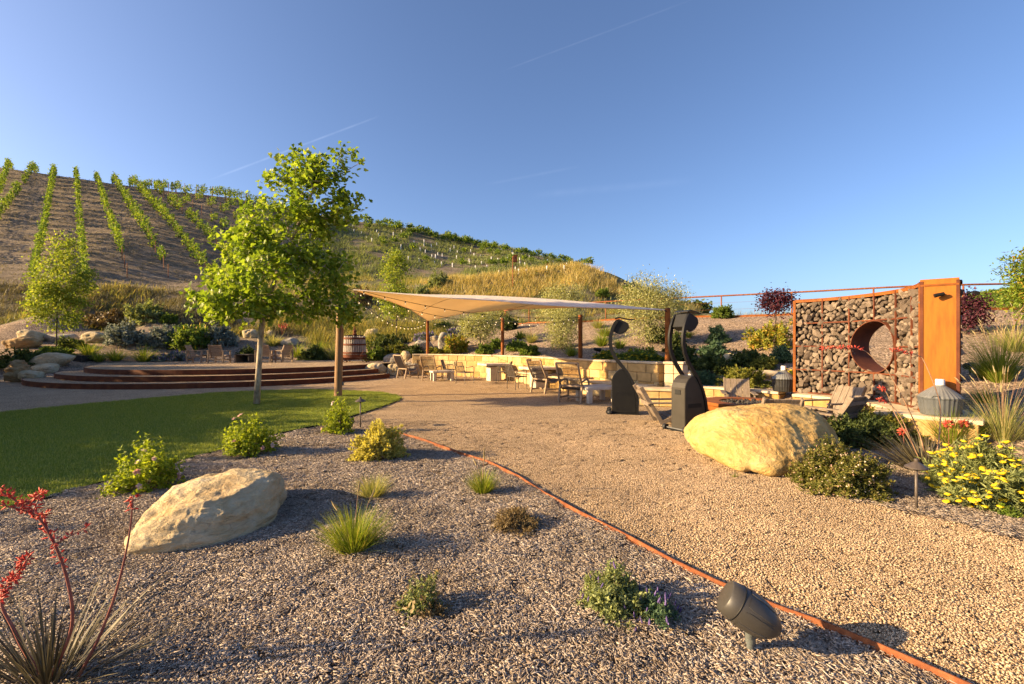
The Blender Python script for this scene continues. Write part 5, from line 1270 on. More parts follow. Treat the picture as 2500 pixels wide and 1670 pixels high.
for sx in (-1, 1): MB().box((sx * .37, 0, .2), (.06, .76, .39)).build('side_panel', 'dark_wood' if sx > 0 else 'teak', tbl, bevel=.004)
MB().box((0, .3, .2), (.68, .05, .39)).build('back_panel', 'dark_wood', tbl)
p = on_stage(619, 872); pole = thing('black_pole', 'slim black pole behind the armchairs on the stage', 'pole', p)
MB().tube([(0, 0, 0), (0, 0, .9)], .03, 8).build('pale_sleeve', 'pvc_white', pole); MB().tube([(0, 0, .9), (0, 0, 2.9)], .04, 8).build('shaft', 'black_metal', pole)

# ---- old wine press
pw = on_stage(866, 884); wp = thing('wine_press', 'old basket wine press with wooden staves and rusty hoops', 'wine press', pw, R(8))
rb = .56; z0, z1 = .42, 1.42
for k in range(30):
    a_ = 6.2832 * k / 30; mb = MB(); rr_ = [rb * (1 + .0), rb * .985, rb * .93]; pts = [(rr_[0], z0), (rr_[1], (z0 + z1) / 2), (rr_[2], z1 + .02 * ((k * 7) % 3))]
    mb.tube([(r_ * math.cos(a_), r_ * math.sin(a_), z) for r_, z in pts], [.048, .047, .044], 4); mb.build('stave', 'stave_wood', wp)
for z, r_ in ((.52, .612), (.98, .6), (1.32, .575)):
    MB().lathe([(r_, z - .05), (r_ + .012, z - .05), (r_ + .008, z + .05), (r_ - .006, z + .05)], 36).build('hoop', 'corten_dark', wp, auto=40)
MB().lathe([(.5, .24), (.66, .26), (.68, .42), (.64, .43), (.62, .3)], 36).build('tray', 'corten_dark', wp, auto=40)
MB().tube([(0, 0, .3), (0, 0, 2.0)], .045, 10).build('screw', 'corten_dark', wp)
MB().lathe([(.03, 1.5), (.13, 1.52), (.14, 1.58), (.07, 1.62), (.1, 1.7), (.1, 1.76), (.05, 1.8)], 14).build('press_nut', 'corten_dark', wp, auto=40)
MB().box((0, 0, 1.47), (.9, .14, .08)).build('press_beam', 'dark_wood', wp)
MB().tube([(.3, 0, 1.42), (.33, 0, 1.75)], .015, 6).build('lever', 'corten_dark', wp); MB().tube([(.3, -.62, .12), (.62, -.7, .68)], .014, 6).build('draw_handle', 'corten_dark', wp)
MB().box((-.05, 0, .18), (1.5, .1, .08)).build('frame_beam', 'dark_wood', wp); MB().box((0, -.3, .18), (1.4, .08, .08)).build('frame_beam', 'corten_dark', wp)
for sx in (-.42, .62):
    for sy in (-.42, .42):
        w_ = MB().tube([(sx + .15 * math.cos(i * .2618), sy, .15 + .15 * math.sin(i * .2618)) for i in range(25)], .016, 6, False).build('wheel', 'corten_dark', wp)
        for k in range(3): a_ = k * 1.047; MB().tube([(sx - .14 * math.cos(a_), sy, .15 - .14 * math.sin(a_)), (sx + .14 * math.cos(a_), sy, .15 + .14 * math.sin(a_))], .01, 4).build('spoke', 'corten_dark', w_)

# ---- dark trough by the left end of the steps
p = gp(190, 889, .5); tr = thing('wooden_trough', 'dark weathered wooden trough on slabs left of the stage', 'trough', (p.x, p.y, .5), R(-6))
sect = [(-.62, 0), (.62, 0), (.8, .42), (-.8, .42)]
for sy in (-1, 1): MB().add([(-.55, sy * .3, .05), (.55, sy * .3, .05), (.68, sy * .4, .45), (-.68, sy * .4, .45), (-.55, sy * .25, .05), (.55, sy * .25, .05), (.68, sy * .35, .45), (-.68, sy * .35, .45)], [(0, 1, 2, 3), (4, 5, 6, 7), (0, 1, 5, 4), (1, 2, 6, 5), (2, 3, 7, 6), (3, 0, 4, 7)]).build('side_board', 'dark_wood', tr)
for sx in (-1, 1): MB().add([(sx * .5, -.26, .05), (sx * .5, .26, .05), (sx * .62, .37, .45), (sx * .62, -.37, .45), (sx * .55, -.26, .05), (sx * .55, .26, .05), (sx * .67, .37, .45), (sx * .67, -.37, .45)], [(0, 1, 2, 3), (4, 5, 6, 7), (0, 1, 5, 4), (1, 2, 6, 5), (2, 3, 7, 6), (3, 0, 4, 7)]).build('end_board', 'dark_wood', tr)
MB().box((0, 0, .3), (1.15, .6, .03)).build('soil', 'dark_wood', tr)
for k in range(2): MB().box((.1 - .1 * k, -.05, .03 - .06 * k + .01), (1.3 + .2 * k, .75, .05)).build('slate_slab', 'grey_rock', tr)

# ---- bed spotlights and the owl box
def bed_spot(label, loc, rz):
    t_ = thing('bed_spotlight', label, 'spotlight', loc, rz, 'black spotlights in the planting')
    MB().tube([(0, 0, -.03), (0, 0, .16)], .014, 8).build('spike', 'black_metal', t_); MB().tube([(-.13, 0, .2), (.11, 0, .24)], [.07, .055], 14).build('housing', 'black_metal', t_, auto=40)
    MB().tube([(-.131, 0, .2), (-.15, 0, .197)], [.074, .07], 14).build('shroud', 'black_plastic', t_); return t_
h_ = hit(2368, 915); bed_spot('black spotlight lying on the mulch right of the rusty panel', h_, R(20))
h_ = hit(1457, 868); bed_spot('small black spotlight in the mulch behind the wall by the yellow flowers', h_, R(200))
h_ = hit(1252, 705, 20); ob = thing('owl_box', 'rusty nest box on a tall pole in the golden grass', 'nest box', h_)
Yb = h_.y; ph = (705 - 626) * Yb / F
MB().tube([(0, 0, -.2), (0, 0, ph)], .045, 8).build('pole', 'rust_pipe', ob); k = Yb / F
bx = MB().box((6 * k, 0, ph - 6 * k), (9 * k, 9 * k, 15 * k)).build('box', 'corten_dark', ob, bevel=.01)
MB().box((6 * k, 0, ph + 2.2 * k), (11 * k, 11 * k, 1.2 * k)).build('roof', 'rust_pipe', ob); MB().tube([(6 * k, -4.6 * k, ph - 4 * k), (6 * k, -4.4 * k, ph - 4 * k)], 2 * k, 10).build('entrance', 'slot_black', bx)

# ================================================================ boulders
def px_boulder(name, label, u, v, w, h, mat, seed, depth=1.0, strata=0, rough=.16, group=None, rotz=0.0, sink=.08, p=None):
    p = p or hit(u, v); k = p.y / F; d = (w * k, w * k * depth, h * k * 1.18)
    return boulder(name, label, (p.x, p.y + d[1] * .35, p.z - d[2] * sink), d, mat, seed, group=group, rough=rough, strata=strata, rotz=rotz)
LB = [(325, 1295, 3.36), (461, 1236, 3.52), (547, 1203, 3.66), (666, 1166, 4.0), (399, 1207, 3.9), (444, 1170, 4.2), (525, 1143, 4.5), (619, 1131, 4.7), (686, 1160, 4.35), (322, 1330, 3.4), (350, 1265, 3.6)]
pts = [at(*q) for q in LB] + [Vector((p.x, p.y, -.06)) for p in (gp(325, 1363), gp(419, 1367), gp(555, 1340), gp(668, 1290), gp(703, 1239))] + [Vector((-2.35, 4.85, -.05)), Vector((-2.9, 4.4, -.05)), Vector((-3.05, 3.7, -.05))]
lc = Vector((-2.45, 4.0, 0)); pts = [lc + (p - lc) * 1.05 for p in pts]; boulder('boulder', 'long flat topped layered sandstone boulder among the wood chips', lc, (1.3, 1.3, .4), 'hero_sandstone', 11, rough=.12, pts=[tuple(p - lc) for p in pts], sub=26, strata=.8, soft=2)
bc = Vector((3.42, 6.15, 0))
pts = [at(1697, 1050, 6.4), at(1716, 1022, 6.4), at(1750, 1001, 6.4), at(1800, 990, 6.4), at(1860, 986, 6.4), at(1930, 988, 6.3), at(1990, 1003, 6.2), at(2035, 1032, 6.1), at(1720, 1060, 6.0), at(1800, 1030, 5.8), at(1900, 1020, 5.8), at(1980, 1060, 5.7), at(2062, 1075, 6.1), at(2050, 1115, 5.9), at(1990, 1130, 5.5), at(1690, 1085, 6.3), at(1760, 1120, 5.7), at(1850, 1130, 5.35), at(1900, 1060, 5.6),
       Vector((2.55, 6.9, .1)), gp(1775, 1155) + Vector((0, 0, .05)), gp(1850, 1180) + Vector((0, 0, -.02)), gp(1930, 1178) + Vector((0, 0, -.02)), gp(1990, 1150) + Vector((0, 0, 0)), Vector((4.5, 6.6, -.05)), Vector((3.4, 7.3, -.05)), Vector((2.7, 7.1, .35)), Vector((4.2, 7.1, .45))]
pts = [bc + (p - bc) * 1.06 for p in pts]
boulder('boulder', 'large rounded golden sandstone boulder beside the patio heater', bc, (2, 1.9, .75), 'hero_golden', 15, rough=.075, pts=[tuple(p - bc) for p in pts], sub=26, strata=.3, soft=3)
for i, (u, v, w, h, mt, dp, stt, lb) in enumerate([
    (14, 934, 62, 52, 'brown_rock', 1, .8, 'brown layered boulder at the left edge of the gravel'),
    (64, 934, 66, 30, 'cream_rock', .7, .4, 'yellowish low boulder beside the brown one at the steps'),
    (88, 914, 78, 26, 'cream_rock', .8, .1, 'pale flat boulder behind the yellowish one at the steps'),
    (112, 898, 112, 36, 'cream_rock', .6, .1, 'large cracked cream boulder above the left end of the steps'),
    (30, 852, 78, 34, 'brown_rock', .8, .9, 'striped brown boulder behind the dark hedge'),
    (58, 836, 66, 31, 'cream_rock', .8, .1, 'pointed cream boulder at the left in the back row'),
    (98, 832, 26, 18, 'cream_rock', 1, .1, 'small cream stone between two back row boulders'),
    (140, 837, 84, 24, 'grey_rock', .7, .2, 'broad low boulder just behind the young tree'),
    (215, 838, 64, 30, 'cream_rock', .8, .1, 'rounded boulder left of the silver shrub'),
    (358, 834, 44, 27, 'cream_rock', .8, .1, 'white rounded boulder between two silver shrubs'),
    (560, 836, 40, 18, 'cream_rock', .8, .1, 'low boulder left of the black pole'),
    (605, 826, 44, 24, 'cream_rock', .8, .1, 'boulder right behind the black pole'),
    (700, 845, 50, 20, 'grey_rock', .8, .1, 'boulder among grasses right of the sycamore trunk'),
    (650, 822, 40, 18, 'cream_rock', .8, .1, 'small boulder above the tan grass behind the stage'),
    (906, 826, 42, 24, 'cream_rock', .8, .1, 'cream boulder just right of the wine press top'),
    (1030, 862, 52, 32, 'grey_rock', .8, .1, 'blue grey boulder left of the purple lavender post'),
    (1058, 833, 24, 13, 'cream_rock', .8, .1, 'small white stone on top of the bank behind the low post'),
    (1083, 856, 34, 46, 'grey_rock', .8, .1, 'upright grey boulder behind the orange green shrub'),
    (958, 890, 50, 28, 'grey_rock', .7, .1, 'grey boulder behind the leftmost sling lounger'),
    (988, 886, 30, 30, 'cream_rock', .7, .1, 'cream stone leaning behind the second sling lounger'),
    (910, 915, 66, 30, 'cream_rock', .5, .1, 'long cream block at the right end of the steps'),
    (962, 918, 44, 31, 'cream_rock', .7, .1, 'round cream boulder left of the leftmost lounger'),
    (1006, 914, 56, 30, 'grey_rock', .6, .1, 'grey boulder under the left end of the retaining wall'),
    (1787, 886, 36, 24, 'cream_rock', .8, .1, 'white rounded stone on the bank between dark shrubs'),
    (1880, 925, 100, 20, 'cap_stone', .7, .2, 'flat cream slab behind the small demijohn'),
    (1695, 920, 34, 16, 'cap_stone', .8, .1, 'flat cream stone behind the tall heater'),
    (1768, 932, 22, 16, 'grey_rock', .8, .1, 'small pale stone left of the yellow green mound')]):
    px_boulder('boulder', lb, u, v, w, h, mt, 40 + i, dp, stt)

# ================================================================ plants, one by one
_sd = [100]
def px(u, v, w, h):
    p = hit(u, v); k = p.y / F; return p, w * k, h * k
def bush(lb, u, v, w, h, mat, L=.03, W=.012, cov=1.0, cat='shrub', name='shrub', group=None, cap=0, **kw):
    p, ww, hh = px(u, v, w, h); _sd[0] += 1
    L = max(L, p.y * .0034); W = max(W, p.y * .0017)
    area = 2.2 * ww * hh + ww * ww; n = cov * 4.6 * area / (L * W * .5); cap = cap or (11000 if p.y < 9 else 4200)
    if n > cap: q = min(2.0, math.sqrt(n / cap)); L *= q; W *= q
    n = int(min(max(n, 500), cap)); per = kw.pop('per', 24)
    stems = max(30, n // per)
    return shrub(name, lb, cat, (p.x, p.y + ww * .2, p.z - .02), ww, hh, None, mat, _sd[0], L=L, W=W, stems=stems, per=per, group=group, **kw)
def tuft(lb, u, v, w, h, mat, blades=200, bw=.005, cat='grass', name='grass_clump', group=None, **kw):
    p, ww, hh = px(u, v, w, h); _sd[0] += 1
    return grass(name, lb, cat, (p.x, p.y + ww * .15, p.z - .01), ww, hh, mat, _sd[0], blades=blades, bw=max(bw, p.y * .0009), group=group, **kw)

# foreground bed
RO = dict(name='rose_bush', cat='rose bush', group='rose bushes along the lawn edge')
def rose(lb, u, v, w, h, n): bush(lb, u, v, w, h, 'lime_leaf', .042, .026, .3, spread=.85, start=.25, per=14, flower=('pink_petal', ROSE, n, .08, .08, 'rose'), stem_r=.004, **RO)
rose('rose bush with pale pink flowers behind the layered boulder', 333, 1206, 165, 130, 11)
rose('rose bush with white flowers in the middle of the lawn edge', 592, 1117, 140, 98, 8)
rose('rose bush by the path light at the tip of the lawn', 822, 1061, 78, 82, 5)
bush('yellow green santolina bush between the rose and the edging', 918, 1124, 130, 92, 'santolina_leaf', .03, .009, .8, spread=.5, start=.3, flower=('santolina_leaf', PETAL5, 160, .022, .022, 'bud'))
tuft('green grass tuft with brown tips, largest in the wood chips', 855, 1360, 175, 122, 'grass_blade', 900, .0045, plume=3, plume_h=1.35, erect=.38, bend=.7)
tuft('small grass tuft right of the layered boulder', 905, 1222, 100, 68, 'pale_grass_blade', 560, .004, erect=.4, bend=.8)
tuft('small bright grass tuft near the steel edging', 1178, 1210, 82, 70, 'grass_blade', 560, .004, plume=3, erect=.42, bend=.8, plume_h=1.6)
bush('low dead brown twiggy bush on the wood chips', 1262, 1300, 140, 52, 'dry_leaf', .03, .003, .35, spread=.9, start=.2, stem_r=.002)
bush('sparse half dead catmint nearest the bottom of the bed', 1022, 1500, 105, 85, 'yarrow_leaf', .02, .01, .35, spread=.8, start=.2, name='catmint', cat='plant', flower=('dry_leaf', LEAF, 70, .03, .02, 'dead_leaf'))
bush('brown withered sprawl beside the sparse catmint', 1060, 1515, 90, 40, 'dry_leaf', .025, .008, .35, spread=.9, start=.2, name='withered_plant', cat='plant')
bush('green catmint with purple flower spikes beside the speaker', 1508, 1512, 190, 105, 'yarrow_leaf', .02, .011, .75, spread=.85, start=.2, name='catmint', cat='plant', flower=('purple_petal', SPIKE, 14, .05, .012, 'flower_spike'))
bush('trailing catmint with purple flowers at the foot of the speaker side', 1610, 1530, 105, 75, 'blue_green_leaf', .02, .009, .5, spread=.85, start=.2, name='catmint', cat='plant', flower=('purple_petal', SPIKE, 26, .045, .013, 'flower_spike'))
# red yuccas
def yucca(label, loc, w, h, blades, stalks, seed, fl=.022, bw=.008):
    g = np.random.default_rng(seed); t_ = grass('red_yucca', label, 'yucca', loc, w, h, 'yucca_blade', seed, blades=blades, bw=bw, bend=.5, erect=.02)
    for pts, f0, side in stalks:
        P = spl([Vector(p) - Vector(loc) for p in pts], 7); n = len(P); st = MB().tube(P, [.008 * (1 - .65 * i / n) for i in range(n)], 6).build('flower_stalk', 'stem_red' if side else 'stem_tan', t_, smooth=True)
        if f0 < 1:
            Q, D = [], []; lat = MB()
            for i in range(int(f0 * n), n):
                for k in range(5):
                    q = P[i].lerp(P[max(i - 1, 0)], g.random()); d = Vector(g.normal(0, 1, 3)).normalized() + Vector((0, 0, .3)); Q.append(tuple(q + d * .012)); D.append(tuple(d))
            for b_ in range(side if isinstance(side, int) and side > 1 else 0):
                i = int(n * (f0 + (1 - f0) * g.uniform(0, .7))); d = Vector((g.choice([-1, 1]) * g.uniform(.7, 1), g.normal(0, .5), g.uniform(.05, .6))).normalized(); L_ = g.uniform(.07, .15)
                lat.tube([P[i], P[i] + d * L_], [.004, .002], 4)
                for k in range(16): q = P[i] + d * L_ * g.uniform(.15, 1.05); e_ = Vector(g.normal(0, 1, 3)).normalized() + Vector((0, 0, .2)); Q.append(tuple(q + e_ * .008)); D.append(tuple(e_))
            if lat.v: lat.build('flower_branches', 'stem_red', st, fix=False)
            Q, D = np.array(Q), np.array(D)
            part_np('flowers', SPIKE, Q, D, g.normal(0, 1, Q.shape), fl * g.uniform(.6, 1.3, len(Q)), np.full(len(Q), fl * .42), 'coral_petal', st, g=g)
    return t_
Yk = 2.08; b0 = Vector((-2.12, Yk, 0))
yucca('red yucca with coral flower stalks in the lower left corner', b0, 1.0, .32, 240, [
    ([b0, at(175, 1530, 2.08), at(160, 1400, 2.06), at(110, 1285, 2.04), at(55, 1235, 2.02), at(-5, 1195, 2.0)], .45, 6),
    ([b0, at(60, 1590, 2.1), at(30, 1530, 2.1), at(5, 1480, 2.1), at(10, 1440, 2.1), at(40, 1400, 2.1), at(70, 1360, 2.1)], .6, 4),
    ([b0 + Vector((.12, 0, 0)), at(240, 1560, 2.1), at(285, 1440, 2.12), at(315, 1310, 2.14), at(325, 1210, 2.15)], .93, 1)], 31, .02)
b1 = gp(2262, 1152)
yucca('red yucca with long pale stalks between the right boulder and the yarrow', b1, 1.2, .46, 330, [
    ([b1, at(2245, 1060, 5.55), at(2175, 918, 5.5), at(2134, 876, 5.5), at(2105, 854, 5.5), at(2055, 849, 5.5), at(2009, 852, 5.5)], .68, 0),
    ([b1 + Vector((.1, 0, 0)), at(2295, 1042, 5.6), at(2292, 975, 5.6), at(2258, 886, 5.6), at(2241, 868, 5.6), at(2210, 860, 5.6), at(2177, 854, 5.6)], .75, 0),
    ([b1, at(2225, 1080, 5.5), at(2185, 1010, 5.5), at(2165, 960, 5.5), at(2150, 948, 5.5)], .86, 0),
    ([b1, at(2235, 1100, 5.5), at(2200, 1020, 5.5), at(2170, 985, 5.5), at(2145, 975, 5.5)], .86, 0)], 33, .03, .015)
# right hand bed
bush('domed fleabane bush with many tiny pale daisies', 2090, 1206, 222, 108, 'fleabane_leaf', .02, .0065, 1.2, cap=36000, spread=.75, start=.3, name='fleabane', cat='plant', flower=('daisy_petal', PETAL5, 700, .016, .016, 'daisy'), lo=.02)
bush('low dark green shrub behind the golden boulder', 2112, 1092, 185, 74, 'dark_leaf', .03, .012, .9, lo=.02)
bush('olive green spreading shrub left of the red yucca', 2180, 1082, 150, 74, 'olive_green_leaf', .03, .012, .8, lo=.02)
bush('yellow yarrow in full flower at the right edge', 2462, 1240, 265, 150, 'yarrow_leaf', .045, .008, .8, cap=22000, name='yarrow', cat='yarrow', spread=.6, start=.25, flower=('yellow_petal', CORYMB, 280, .068, .068, 'flower_head'))
bush('small orange marigold below the yarrow', 2466, 1262, 44, 30, 'green_leaf', .03, .014, .5, name='marigold', cat='flower', flower=('autumn_leaf', ROSE, 6, .05, .05, 'flower'))
tuft('green aloe like clump with coral flower heads by the terrace cap', 2348, 1092, 150, 105, 'grass_blade', 460, .011, erect=.4, bend=.6)
p, ww, hh = px(2348, 1092, 130, 100)
for i, (u, v, lb) in enumerate(((2315, 1035, 'left of two coral flower heads above the aloe like clump'), (2352, 1035, 'right of two coral flower heads above the aloe like clump'), (2205, 1055, 'coral flower head near the terrace cap, left of the pair'))):
    q = at(u, v, p.y - .1); t_ = thing('coral_flower', lb, 'flower', (q.x, q.y, 0), 0, 'coral flower heads'); g_ = np.random.default_rng(i)
    MB().tube([(.03, .03, 0), (.01, 0, q.z * .5), (0, 0, q.z)], .004, 5).build('stalk', 'stem_red', t_); d = unit(g_.normal(0, 1, (60, 3)) + np.array([0, 0, .5])); part_np('petals', SPIKE, np.tile((0, 0, q.z), (60, 1)) + d * .03, d * np.array([1, 1, .5]), g_.normal(0, 1, (60, 3)), np.full(60, .05), np.full(60, .016), 'coral_petal', t_, g=g_)
FG = dict(group='feather grasses on the right bank')
tuft('pale feather grass with seed plumes at the right edge', 2480, 1085, 190, 140, 'pale_grass_blade', 420, .005, plume=26, erect=.55, plume_h=1.25, **FG)
tuft('tall dark green grass on the right bank below the coloured tree', 2462, 935, 130, 150, 'grass_blade', 480, .008, plume=22, erect=.6, plume_h=1.1, **FG)
tuft('bright lime grass mound on the bank right of the panel', 2425, 928, 84, 78, 'grass_blade', 420, .007, erect=.3, **FG)
tuft('dark grass in the shade behind the large demijohn', 2420, 985, 90, 50, 'blue_green_leaf' if False else 'grass_blade', 220, .007, erect=.35, **FG)
tuft('pale grass above the dark grass near the coloured tree', 2500, 860, 120, 90, 'pale_grass_blade', 260, .008, plume=14, **FG)
# the bank behind the wall
B = [
 ('rusty green shrub left of the gabion screen top', 1893, 853, 108, 74, 'rusty_leaf', .03, .013, 1.0),
 ('upright rosemary against the left end of the gabion screen', 1915, 886, 52, 44, 'blue_green_leaf', .035, .006, .9),
 ('round grassy green shrub high on the bank', 1757, 838, 54, 40, 'blue_green_leaf', .045, .006, .9),
 ('blue green rosemary below the round grassy shrub', 1746, 868, 68, 34, 'blue_green_leaf', .04, .007, .9),
 ('dark shrub right behind the tall heater neck', 1675, 898, 76, 48, 'dark_leaf', .03, .012, 1.0),
 ('dark rounded shrub in the middle of the bank foot', 1750, 918, 100, 56, 'dark_leaf', .03, .012, 1.0),
 ('dark spreading shrub right of the white stone', 1838, 896, 92, 42, 'dark_leaf', .03, .012, 1.0),
 ('olive green small mound right of the dark spreading shrub', 1872, 902, 62, 34, 'olive_green_leaf', .03, .012, 1.0),
 ('yellow green mound right above the low seat wall', 1828, 946, 112, 50, 'olive_green_leaf', .028, .012, 1.0),
 ('blue green grassy mound above the low wall behind the plank chair', 1722, 940, 70, 34, 'blue_green_leaf', .045, .006, .9),
 ('bright green shrub on the skyline beyond the fence', 1768, 777, 48, 34, 'green_leaf', .04, .018, 1.0),
 ('orange green shrub just above the left part of the wall', 1112, 862, 62, 42, 'rusty_leaf', .03, .012, 1.0),
 ('small olive green mound at the foot of the low left post', 1062, 865, 42, 16, 'olive_green_leaf', .03, .012, 1.0),
 ('mint green mound left of the second post', 1186, 864, 50, 24, 'green_leaf', .03, .01, 1.0),
 ('mint green mound right of the second post, upper', 1262, 856, 54, 27, 'green_leaf', .03, .01, 1.0),
 ('mint green mound right of the second post, lower', 1292, 869, 54, 28, 'green_leaf', .03, .01, 1.0),
 ('dark green mound right behind the second post', 1214, 852, 44, 24, 'green_leaf', .03, .01, 1.0),
 ('dark shrub under the big olive', 1608, 836, 60, 40, 'dark_leaf', .03, .012, 1.0),
 ('dark shrub between the big olive and the sail tip post', 1655, 862, 60, 44, 'dark_leaf', .03, .012, 1.0),
 ('dark low shrub right of the wine press', 945, 845, 110, 30, 'dark_leaf', .03, .012, 1.0),
 ('olive green mound above the sling loungers', 962, 868, 66, 28, 'olive_green_leaf', .03, .012, 1.0),
 ('dark mound between olive green mound and blue grey boulder', 1006, 872, 48, 32, 'dark_leaf', .03, .012, 1.0),
 ('bright green bushy plant at the right side of the wine press', 912, 886, 50, 38, 'green_leaf', .035, .01, 1.0),
 ('yellow flowering shrub left of the first olive', 1080, 812, 50, 26, 'green_leaf', .03, .012, 1.0),
 ('dark shrub left of the second post tops', 1242, 806, 50, 34, 'dark_leaf', .03, .012, 1.0),
 # behind the stage
 ('large silver shrub left behind the stage', 290, 845, 92, 56, 'silver_leaf', .04, .008, .9),
 ('silver shrub in the middle behind the stage', 394, 848, 74, 54, 'silver_leaf', .04, .008, .9),
 ('silver shrub right next to the yellow spikes', 528, 845, 74, 50, 'silver_leaf', .04, .008, .9),
 ('dark low shrub beneath the young tree', 165, 850, 60, 24, 'dark_leaf', .03, .012, 1.0),
 ('dark rounded shrub right of the stage armchairs', 762, 884, 66, 34, 'dark_leaf', .03, .012, 1.0),
 ('dark green hedge at the left edge above the boulders', 35, 900, 105, 52, 'dark_leaf', .03, .012, 1.0),
 ('small green shrub behind the dark table on the stage', 600, 872, 44, 26, 'dark_leaf', .03, .012, 1.0),
 ('grey green brush at the foot of the vineyard', 345, 792, 90, 62, 'yarrow_leaf', .05, .01, .6),
 ('dry brush at the foot of the vineyard, left clump', 262, 800, 110, 44, 'dry_leaf', .05, .008, .6),
 ('dark green brush right of the grey green one', 410, 790, 40, 26, 'green_leaf', .04, .012, .8)]
for lb, u, v, w, h, mt, L, W, cv_ in B: bush(lb, u, v, w, h, mt, L, W, cv_, spread=.7, lo=.03)
for lb, u, v, w, h, n in (('yellow spiked shrub behind the leftmost stage armchair', 456, 856, 88, 66, 18),): bush(lb, u, v, w, h, 'green_leaf', .04, .012, .9, flower=('yellow_petal', SPIKE, n, .32, .05, 'flower_spike'))
for lb, u, v, w, h, n in (('yellow flowering groundcover beside the dark hedge', 118, 870, 74, 22, 60), ('low yellow achillea left above the retaining wall end', 1482, 880, 58, 26, 90), ('broad yellow achillea above the right end of the retaining wall', 1566, 884, 112, 34, 110), ('yellow flowered patch right of the small demijohn wall', 1925, 925, 40, 26, 30)):
    bush(lb, u, v, w, h, 'green_leaf', .03, .012, .9, name='achillea', cat='plant', flower=('yellow_petal', CORYMB, n, .1, .1, 'flower_head'))
for lb, u, v, w, h, n in (('purple lavender left of the low left post', 1040, 834, 62, 22, 150), ('purple lavender over the upright grey boulder', 1112, 826, 52, 26, 150), ('grey lavender along the back edge of the stage', 412, 884, 84, 22, 120)):
    bush(lb, u, v, w, h, 'silver_leaf', .04, .006, .8, name='lavender', cat='lavender', spread=.4, flower=('purple_petal', SPIKE, n, .16, .05, 'flower_spike'))
T_ = [('dark green fountain grass left behind the stage', 208, 868, 76, 40, 'grass_blade'), ('large dark green fountain grass at the stage back edge', 342, 884, 78, 48, 'grass_blade'), ('dark fountain grass between trough and large clump', 275, 882, 56, 38, 'grass_blade'), ('bright grass tuft right beside the trough', 236, 884, 46, 30, 'grass_blade'),
      ('tan grass with plumes right behind the sycamore trunk', 664, 846, 46, 38, 'pale_grass_blade'), ('green fountain grass right of the sycamore trunk', 722, 874, 54, 48, 'grass_blade'), ('pale upright grass left of the timber post', 812, 880, 46, 56, 'pale_grass_blade'), ('green grass behind the dark rounded shrub', 775, 862, 40, 36, 'grass_blade'),
      ('dark green grass high above the second post mounds', 1270, 828, 36, 28, 'grass_blade'), ('yellow green tufted grass with plumes right of the second post', 1297, 838, 28, 34, 'pale_grass_blade'), ('green grass left at the foot of the third post', 1396, 870, 42, 32, 'grass_blade'), ('lime grass clump left of the black heater arms', 1470, 846, 46, 46, 'grass_blade'), ('green grass right of the black heater arms', 1514, 852, 36, 34, 'grass_blade'), ('pale grass at the top of the bank left of the big olive', 1460, 802, 36, 30, 'pale_grass_blade'), ('grassy clump right beside the sail tip post top', 1680, 825, 60, 24, 'grass_blade'), ('upper lime grass behind the black heater', 1478, 822, 44, 36, 'grass_blade')]
for i, (lb, u, v, w, h, mt) in enumerate(T_): tuft(lb, u, v, w, h, mt, 260, .006, erect=.35, plume=10 if mt == 'pale_grass_blade' else 0)
h_ = hit(688, 818); t_ = thing('red_flower_stems', 'red flower stems seen through the sycamore leaves', 'flower', h_); g_ = np.random.default_rng(3)
mb = MB(); Q, D = [], []
for k in range(7):
    e = Vector((g_.normal(0, .22), g_.normal(0, .15), g_.uniform(.5, .85))); mb.tube([(0, 0, 0), e * .6, e], .01, 4)
    for j in range(14): q = e * g_.uniform(.6, 1.05); Q.append(tuple(q)); D.append(tuple(g_.normal(0, 1, 3)))
mb.build('stems', 'stem_red', t_, fix=False); part_np('flowers', SPIKE, np.array(Q), np.array(D), g_.normal(0, 1, (len(Q), 3)), np.full(len(Q), .1), np.full(len(Q), .04), 'coral_petal', t_)

# ================================================================ trees
g_ = np.random.default_rng(77)
tb2 = gp(628, 988); kk = tb2.y / F
def z2(x, y, dy=0.0): u, v = 420 + x * .4465, 320 + y * .4465; return ((u - 628) * kk, dy, (988 - v) * kk)
def zb(x, y, rx, ry, dy=0.0): q = .4465 * kk; return (z2(x, y, dy), (rx * q, rx * q * .9, ry * q))
trunk = [z2(463, 1490), z2(476, 1270), z2(488, 1080), z2(510, 970), z2(540, 860, .05), z2(585, 740, .05), z2(650, 600), z2(720, 450), z2(780, 300)]
blobs = [zb(800, 360, 200, 210), zb(965, 150, 70, 75), zb(600, 260, 85, 90), zb(930, 420, 110, 110), zb(700, 230, 150, 110), zb(640, 560, 250, 200, -.2), zb(430, 640, 170, 150), zb(300, 800, 150, 140, .2), zb(170, 960, 70, 45), zb(420, 940, 230, 95, -.5), zb(600, 860, 220, 170, -.7), zb(830, 780, 170, 170), zb(820, 980, 190, 140, .3), zb(700, 1080, 150, 60, -.3), zb(280, 1000, 100, 45)]
tg = blob_points(blobs, 540, g_, .3); tg = tg[tg[:, 2] > 2.2]
grow_tree('sycamore_tree', 'tall leaning sycamore tree with pale trunk on the lawn', 'tree', tb2, trunk, [tuple(p) for p in tg], 'sycamore_leaf', 'bark_pale', 5, r_tip=.0075, per=17, L=.118, W=.118, T=MAPLE, cl=.2, hang=-.25, foot=1.2)
